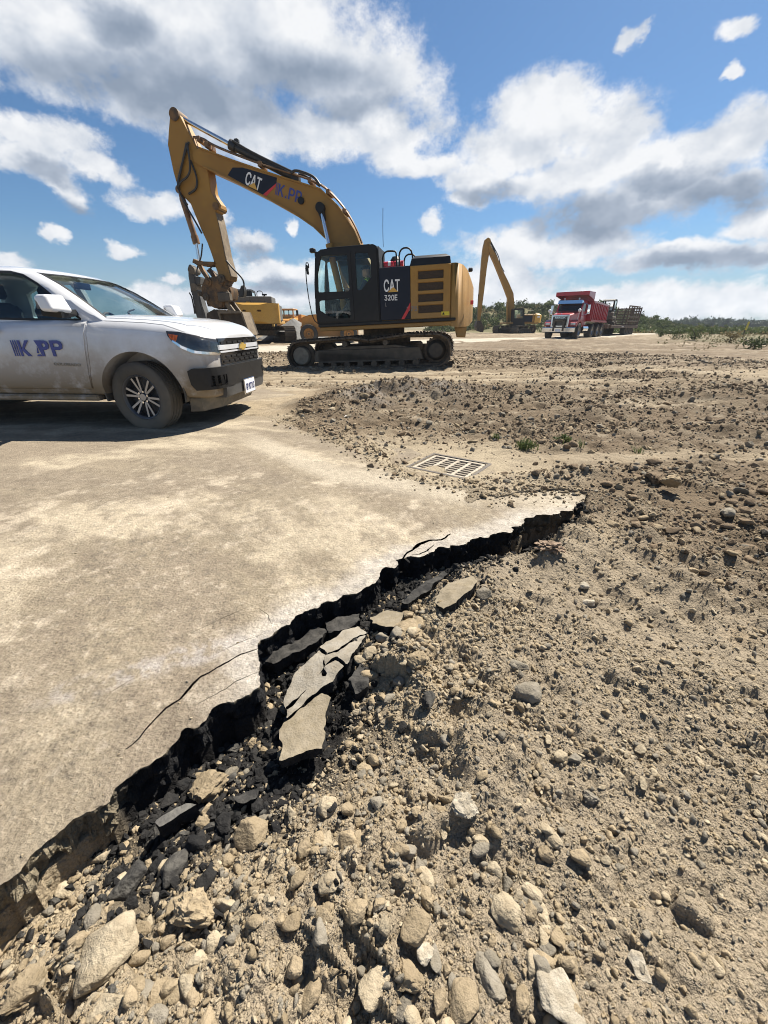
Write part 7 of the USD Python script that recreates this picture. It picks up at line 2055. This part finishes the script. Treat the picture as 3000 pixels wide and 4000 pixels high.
for sd in (-1, 1):
    fe = hull([(.85, sd * y, z) for y in (.62, 1.2) for z in (.88, 1.12)] + [(.5, sd * y, 1.34) for y in (.7, 1.22)] + [(-.2, sd * y, 1.38) for y in (.85, 1.22)] + [(-.72, sd * y, z) for y in (.9, 1.2) for z in (.85, 1.15)]) - cyl((0, sd * .5, .56), (0, sd * 1.5, .56), .67, n=32) - box((-.9, sd * .9 - .6, -.2), (1.5, sd * .9 + .6, .5))
    obj('fender', fe, RED2, dt, smooth=30)
    obj('headlight', hull([(.80, sd * y, z) for y in (.74, 1.16) for z in (.98, 1.16)] + [(.90, sd * y, z) for y in (.74, 1.10) for z in (.96, 1.10)]), LAMP, dt)
    obj('headlight_bowl', box((.78, sd * .95 - .18, .99), (.86, sd * .95 + .18, 1.12), .02), CHROME, dt)
    obj('mirror', [box((-.95, sd * 1.40 - .1, 1.75), (-.85, sd * 1.40 + .1, 2.42), .03), tube([(-.9, sd * .95, 2.5), (-.9, sd * 1.40, 2.42), (-.9, sd * 1.40, 1.75), (-.9, sd * .95, 1.65)], .02)], CHROME if sd < 0 else CHROME, dt)
    obj('hood_mirror', [moved(trimesh.creation.icosphere(2, .12), trimesh.transformations.translation_matrix((.35, sd * 1.12, 1.98))), tube([(.3, sd * 1.05, 1.36), (.32, sd * 1.1, 1.7), (.35, sd * 1.12, 1.9)], .015)], WHITEV, dt, smooth=True)
    obj('fuel_tank', cyl((-2.4, sd * .95, .72), (-1.1, sd * .95, .72), .28, n=24), CHROME, dt, smooth=35)
    obj('step', [box((-2.4, sd * .98 - .2, .38), (-1.1, sd * .98 + .2, .42), .01)], STEELD, dt)
    obj('roof_lamp', moved(trimesh.creation.icosphere(2, .06), trimesh.transformations.translation_matrix((-1.0, sd * .55, 2.86))), WHITEV, dt, smooth=True)
cabd = hull([(-.72, y, 1.0) for y in (-.98, .98)] + [(-.72, y, 1.95) for y in (-.98, .98)] + [(-.92, y, 2.58) for y in (-.93, .93)] + [(-1.05, y, 2.74) for y in (-.85, .85)] + [(-2.15, y, 1.0) for y in (-.98, .98)] + [(-2.15, y, 2.74) for y in (-.88, .88)])
cabd = cabd - box((-1.75, -2, 1.98), (-.98, 2, 2.50), .05) - hull([(-.4, y, z) for y, z in ((-.86, 2.0), (.86, 2.0), (-.82, 2.5), (.82, 2.5))] + [(-1.2, y, z) for y, z in ((-.86, 2.0), (.86, 2.0), (-.82, 2.5), (.82, 2.5))]) - box((-2.1, -.9, 1.3), (-.85, .9, 2.6))
cd = obj('cab', cabd, RED2, dt, smooth=30)
obj('windshield', hull([(-.745, -.88, 1.98), (-.745, .88, 1.98), (-.89, -.84, 2.52), (-.89, .84, 2.52), (-.755, -.88, 1.98), (-.755, .88, 1.98), (-.90, -.84, 2.52), (-.90, .84, 2.52)]), TRUCKGLASS, cd)
for sd in (-1, 1):
    obj('side_window', box((-1.77, sd * .955 - .004, 1.96), (-.96, sd * .955 + .004, 2.52)), TRUCKGLASS, cd)
obj('cab_seat', [box((-2.0, -.7, 1.3), (-1.6, .7, 2.2), .05)], SEAT, cd)
obj('visor', hull([(-.62, y, 2.50) for y in (-.92, .92)] + [(-.66, y, 2.74) for y in (-.9, .9)] + [(-1.0, y, 2.60) for y in (-.93, .93)] + [(-1.0, y, 2.80) for y in (-.88, .88)]), CHROME, dt, smooth=30)
body_side = [(-2.45, 1.28), (-7.45, 1.20), (-7.60, 2.35), (-7.25, 2.55), (-2.45, 2.72)]
bodyd = prism(body_side, -1.22, 1.22) - prism([(-2.58, 1.42), (-7.75, 1.35), (-7.8, 3.2), (-2.58, 3.2)], -1.13, 1.13)
bd = obj('dump_body', bodyd, RED2, dt)
obj('cab_guard', [hull([(x, y, z) for (x, z) in ((-2.45, 2.68), (-2.57, 2.68), (-2.45, 3.22), (-2.57, 3.22)) for y in (-1.22, 1.22)]), hull([(x, y, z) for (x, z) in ((-2.5, 3.20), (-2.5, 3.26), (-.95, 3.10), (-.95, 3.16)) for y in (-1.22, 1.22)]), hull([(x, y, z) for (x, z) in ((-.95, 3.08), (-.88, 3.08), (-.95, 3.34), (-.88, 3.34)) for y in (-1.26, 1.26)])] + [hull([(x, sd * y, z) for (x, z) in ((-2.5, 2.8), (-2.5, 3.34), (-.9, 3.34), (-.9, 3.05), (-1.8, 2.95)) for y in (1.21, 1.25)]) for sd in (-1, 1)], RED2, bd)
for sd in (-1, 1):
    obj('top_rail', hull([(-2.45, sd * y, z) for y in (1.19, 1.30) for z in (2.62, 2.74)] + [(-7.3, sd * y, z) for y in (1.19, 1.30) for z in (2.46, 2.57)]), RED2, bd)
    obj('bottom_rail', hull([(-2.45, sd * y, z) for y in (1.19, 1.31) for z in (1.26, 1.38)] + [(-7.45, sd * y, z) for y in (1.19, 1.31) for z in (1.18, 1.30)]), RED2, bd)
    for k in range(10):
        x = -2.75 - k * .5
        lean = .18 if k in (6,) else 0
        obj('rib', hull([(x - .035, sd * y, 1.36) for y in (1.2, 1.29)] + [(x + .035, sd * y, 1.36) for y in (1.2, 1.29)] + [(x - .035 - lean, sd * y, 2.6 - .03 * k / 2) for y in (1.2, 1.29)] + [(x + .035 - lean, sd * y, 2.6 - .03 * k / 2) for y in (1.2, 1.29)]), RED2, bd)
obj('mud_flap', [box((-7.4, sd * .95 - .3, .3), (-7.36, sd * .95 + .3, 1.0)) for sd in (-1,)], BLACKP, dt)

# ------------------------------------------------------------------ the trailer and what stands on it
hb = np.array([math.cos(math.radians(230)), math.sin(math.radians(230))])
hx_, hy_ = tx_ - 7.9 * hb[0], ty_ - 7.9 * hb[1]
MR = pose((hx_, hy_, 0.19), 226)
tr = thing('trailer', 'rusty equipment trailer with slatted sides hitched behind the red truck', 'trailer', MR)
obj('deck', [box((-10.2, -1.22, .86), (-1.4, 1.22, .98), .01), box((-1.6, -1.1, .70), (-.9, 1.1, 1.05), .02)], RUSTW, tr)
obj('drawbar', [hull([(-1.2, y, z) for y in (-.9, -.75) for z in (.75, .92)] + [(.2, y, z) for y in (-.08, .08) for z in (.72, .86)]), hull([(-1.2, y, z) for y in (.75, .9) for z in (.75, .92)] + [(.2, y, z) for y in (-.08, .08) for z in (.72, .86)])], RUSTW, tr)
for sd in (-1, 1):
    obj('side_beam', box((-10.2, sd * 1.22 - .06, .72), (-1.4, sd * 1.22 + .06, .98), .02), RUSTW, tr)
    for x in (-6.6, -7.7, -8.8):
        wheel(tr, (x, sd * .95, .45), .45, .48, .25, sd, (RUBBER, STEELD, STEEL), 'lorry')
    for x in (-6.0, -6.9, -7.8, -8.7, -9.6):
        obj('post', box((x - .05, sd * 1.20 - .05, .98), (x + .05, sd * 1.20 + .05, 2.75), .01), RUSTW, tr)
    for z in (1.35, 1.75, 2.70):
        obj('side_rail', box((-9.65, sd * 1.24 - .03, z - .06), (-5.95, sd * 1.24 + .03, z + .06), .01), RUSTW if z > 2 else WOOD, tr)
    obj('lamp_cluster', [box((-5.2 + k * .25, sd * 1.285 - .01, .80), (-5.1 + k * .25, sd * 1.285 + .01, .90), .004) for k in range(3)], WHITEV, tr)
rp_ = rot([0, 1, 0], -12, (-10.2, 0, .9))
ramp = obj('ramp', [moved(box((-10.3, y - .06, .6), (-10.18, y + .06, 2.75), .02), rp_) for y in (-1.15, -.35, .35, 1.15)], RUSTW, tr)
for k in range(8):
    obj('ramp_slat', [moved(box((-10.33, a_, .75 + k * .26), (-10.28, b_, .89 + k * .26), .01), rp_) for a_, b_ in ((-1.15, 1.15),)], WOOD, ramp)
ME = MR @ pose((-3.6, 0, .98), 186)
me = thing('mini_excavator', 'small excavator with a black cab and pale arm loaded on the trailer', 'excavator', ME)
for sd in (1, -1):
    crawler(me, -.75, .75, .22, .22, sd * .62, .32, 24, (STEEL, STEELD, STEELD), False, sd)
obj('undercarriage', box((-.5, -.5, .2), (.5, .5, .45), .04), STEEL, me)
obj('house', [box((-1.0, -.75, .48), (.6, .75, .75), .05), box((-1.0, -.7, .7), (-.3, .7, 1.15), .1)], STEELD, me)
mc = prism([(-.35, .75), (-.40, 2.15), (-.2, 2.25), (.65, 2.25), (.75, 2.1), (.8, .75)], -.55, .55, .04) - prism([(-.25, 1.2), (-.28, 2.1), (.6, 2.1), (.7, 1.2)], -2, 2) - box((.3, -.45, 1.0), (1.5, .45, 2.1)) - box((-.8, -.42, 1.3), (.0, .42, 2.1)) - box((-.25, -.48, .9), (.7, .48, 2.15))
cbm = obj('cab', mc, CABB, me)
for y in (-.53, .53):
    obj('cab_window', prism([(-.26, 1.18), (-.29, 2.12), (.61, 2.12), (.71, 1.18)], y - .004, y + .004), CABGLASS, cbm)
obj('boom', prism([(.6, .7), (.8, .7), (1.5, 1.7), (2.0, 1.95), (2.4, 1.85), (2.42, 1.68), (2.05, 1.72), (1.7, 1.5), (1.0, .6)], -.12, .12, .02), surf('cream_paint', (.50, .44, .34), (.42, .36, .28), rough=.5), me)
obj('stick', prism([(2.3, 1.95), (2.5, 1.85), (2.2, .7), (2.05, .75)], -.09, .09, .02), RUSTW, me)
obj('bucket', prism([(2.0, .8), (2.25, .8), (2.3, .4), (1.95, .2), (1.75, .45)], -.3, .3, .02), STEELD, me)

# ------------------------------------------------------------------ yellow machines half hidden behind the big excavator
ax_, ay_, az_ = spot(1280, 27.5)
ML = pose((ax_, ay_, az_), 186)
Lq = Local(ML)
l4 = lambda u, w, off=.6: Lq(700 + u / 2.765, 1050 + w / 2.765, off)
ld = thing('wheel_loader', 'orange yellow wheeled machine half hidden behind the big excavator', 'loader', ML)
lw = l4(1402, 682)
wheel(ld, (lw[0], .75, .52), .52, .42, .30, 1, (RUBBER, ORANGE, STEELD), 'lorry')
wheel(ld, (lw[0], -.75, .52), .52, .42, .30, -1, (RUBBER, ORANGE, STEELD), 'lorry')
wheel(ld, (lw[0] - 2.4, .75, .52), .52, .42, .30, 1, (RUBBER, ORANGE, STEELD), 'lorry')
wheel(ld, (lw[0] - 2.4, -.75, .52), .52, .42, .30, -1, (RUBBER, ORANGE, STEELD), 'lorry')
obj('hood', prism([l4(1322, 642), l4(1320, 535), l4(1335, 520), l4(1400, 498), l4(1500, 488), l4(1640, 488), l4(1640, 640)], -.62, .62, .04), ORANGE, ld)
obj('frame', box((lw[0] - 3.0, -.5, .35), (lw[0] + .5, .5, .95), .04), ORANGE, ld)
obj('pale_panel', box((lw[0] - 2.9, .5, .40), (lw[0] - 2.0, .56, .75), .01), BUCKETL, ld)
obj('cab', [box((lw[0] - 2.3, -.55, 1.3), (lw[0] - 1.3, .55, 2.3), .04)], CABB, ld)
hx2, hy2, hz2 = spot(1132, 62)
MH = pose((hx2, hy2, hz2), 262)
ht = thing('haul_truck', 'far orange haul truck with a glazed cab showing above the gravel heap', 'truck', MH)
hc = box((-.9, -1.0, 1.5), (.9, 1.05, 2.95), .05) - box((-2, -.85, 2.05), (2, .9, 2.75), .03) - box((-.75, -2, 2.05), (.75, 2, 2.75), .03)
hcab = obj('cab', hc, ORANGE, ht)
obj('cab_window', [box((.86, -.88, 2.03), (.87, .93, 2.77))], CABGLASS, hcab)
for y in (-.97, 1.02):
    obj('cab_window', box((-.77, y - .005, 2.03), (.77, y + .005, 2.77)), CABGLASS, hcab)
obj('window_post', [box((.87, y - .05, 2.03), (.91, y + .05, 2.77)) for y in (-.25, .4)], CABB, hcab)
obj('hood', hull([(.9, y, z) for y in (-.9, .9) for z in (.9, 1.9)] + [(2.4, y, z) for y in (-.8, .8) for z in (.9, 1.5)]), ORANGE, ht)
obj('mirror', [box((.9, 1.45, 2.1), (1.0, 1.75, 2.75), .02), tube([(.8, 1.05, 2.8), (.95, 1.6, 2.8), (.95, 1.6, 2.1), (.8, 1.05, 1.9)], .03)], CABB, ht)
for sd in (-1, 1):
    for x in (1.5, -3.2, -5.0):
        wheel(ht, (x, sd * 1.15, .85), .85, .6, .42, sd, (RUBBER, ORANGE, STEELD), 'lorry')
    obj('step_fender', box((.6, sd * 1.2 - .3, 1.5), (2.2, sd * 1.2 + .3, 1.75), .05), PALEY, ht)
obj('dump_bed', prism([(-1.3, 1.3), (-1.2, 2.3), (-6.0, 2.1), (-6.6, 1.6), (-5.6, 1.1)], -1.4, 1.4, .03), ORANGE, ht)

# ------------------------------------------------------------------ the air
HAZE = usdkit.material(stage, '/World/Looks/haze', {'v': ('principled_volume', dict(color=(.80, .88, 1.0), density=0.0003, anisotropy=0.2))}, [], volume='v.volume')
tag(obj('haze', box((-420, -420, -1.6), (420, 420, 22)), HAZE), 'thin summer haze over the site', 'haze', kind='stuff')
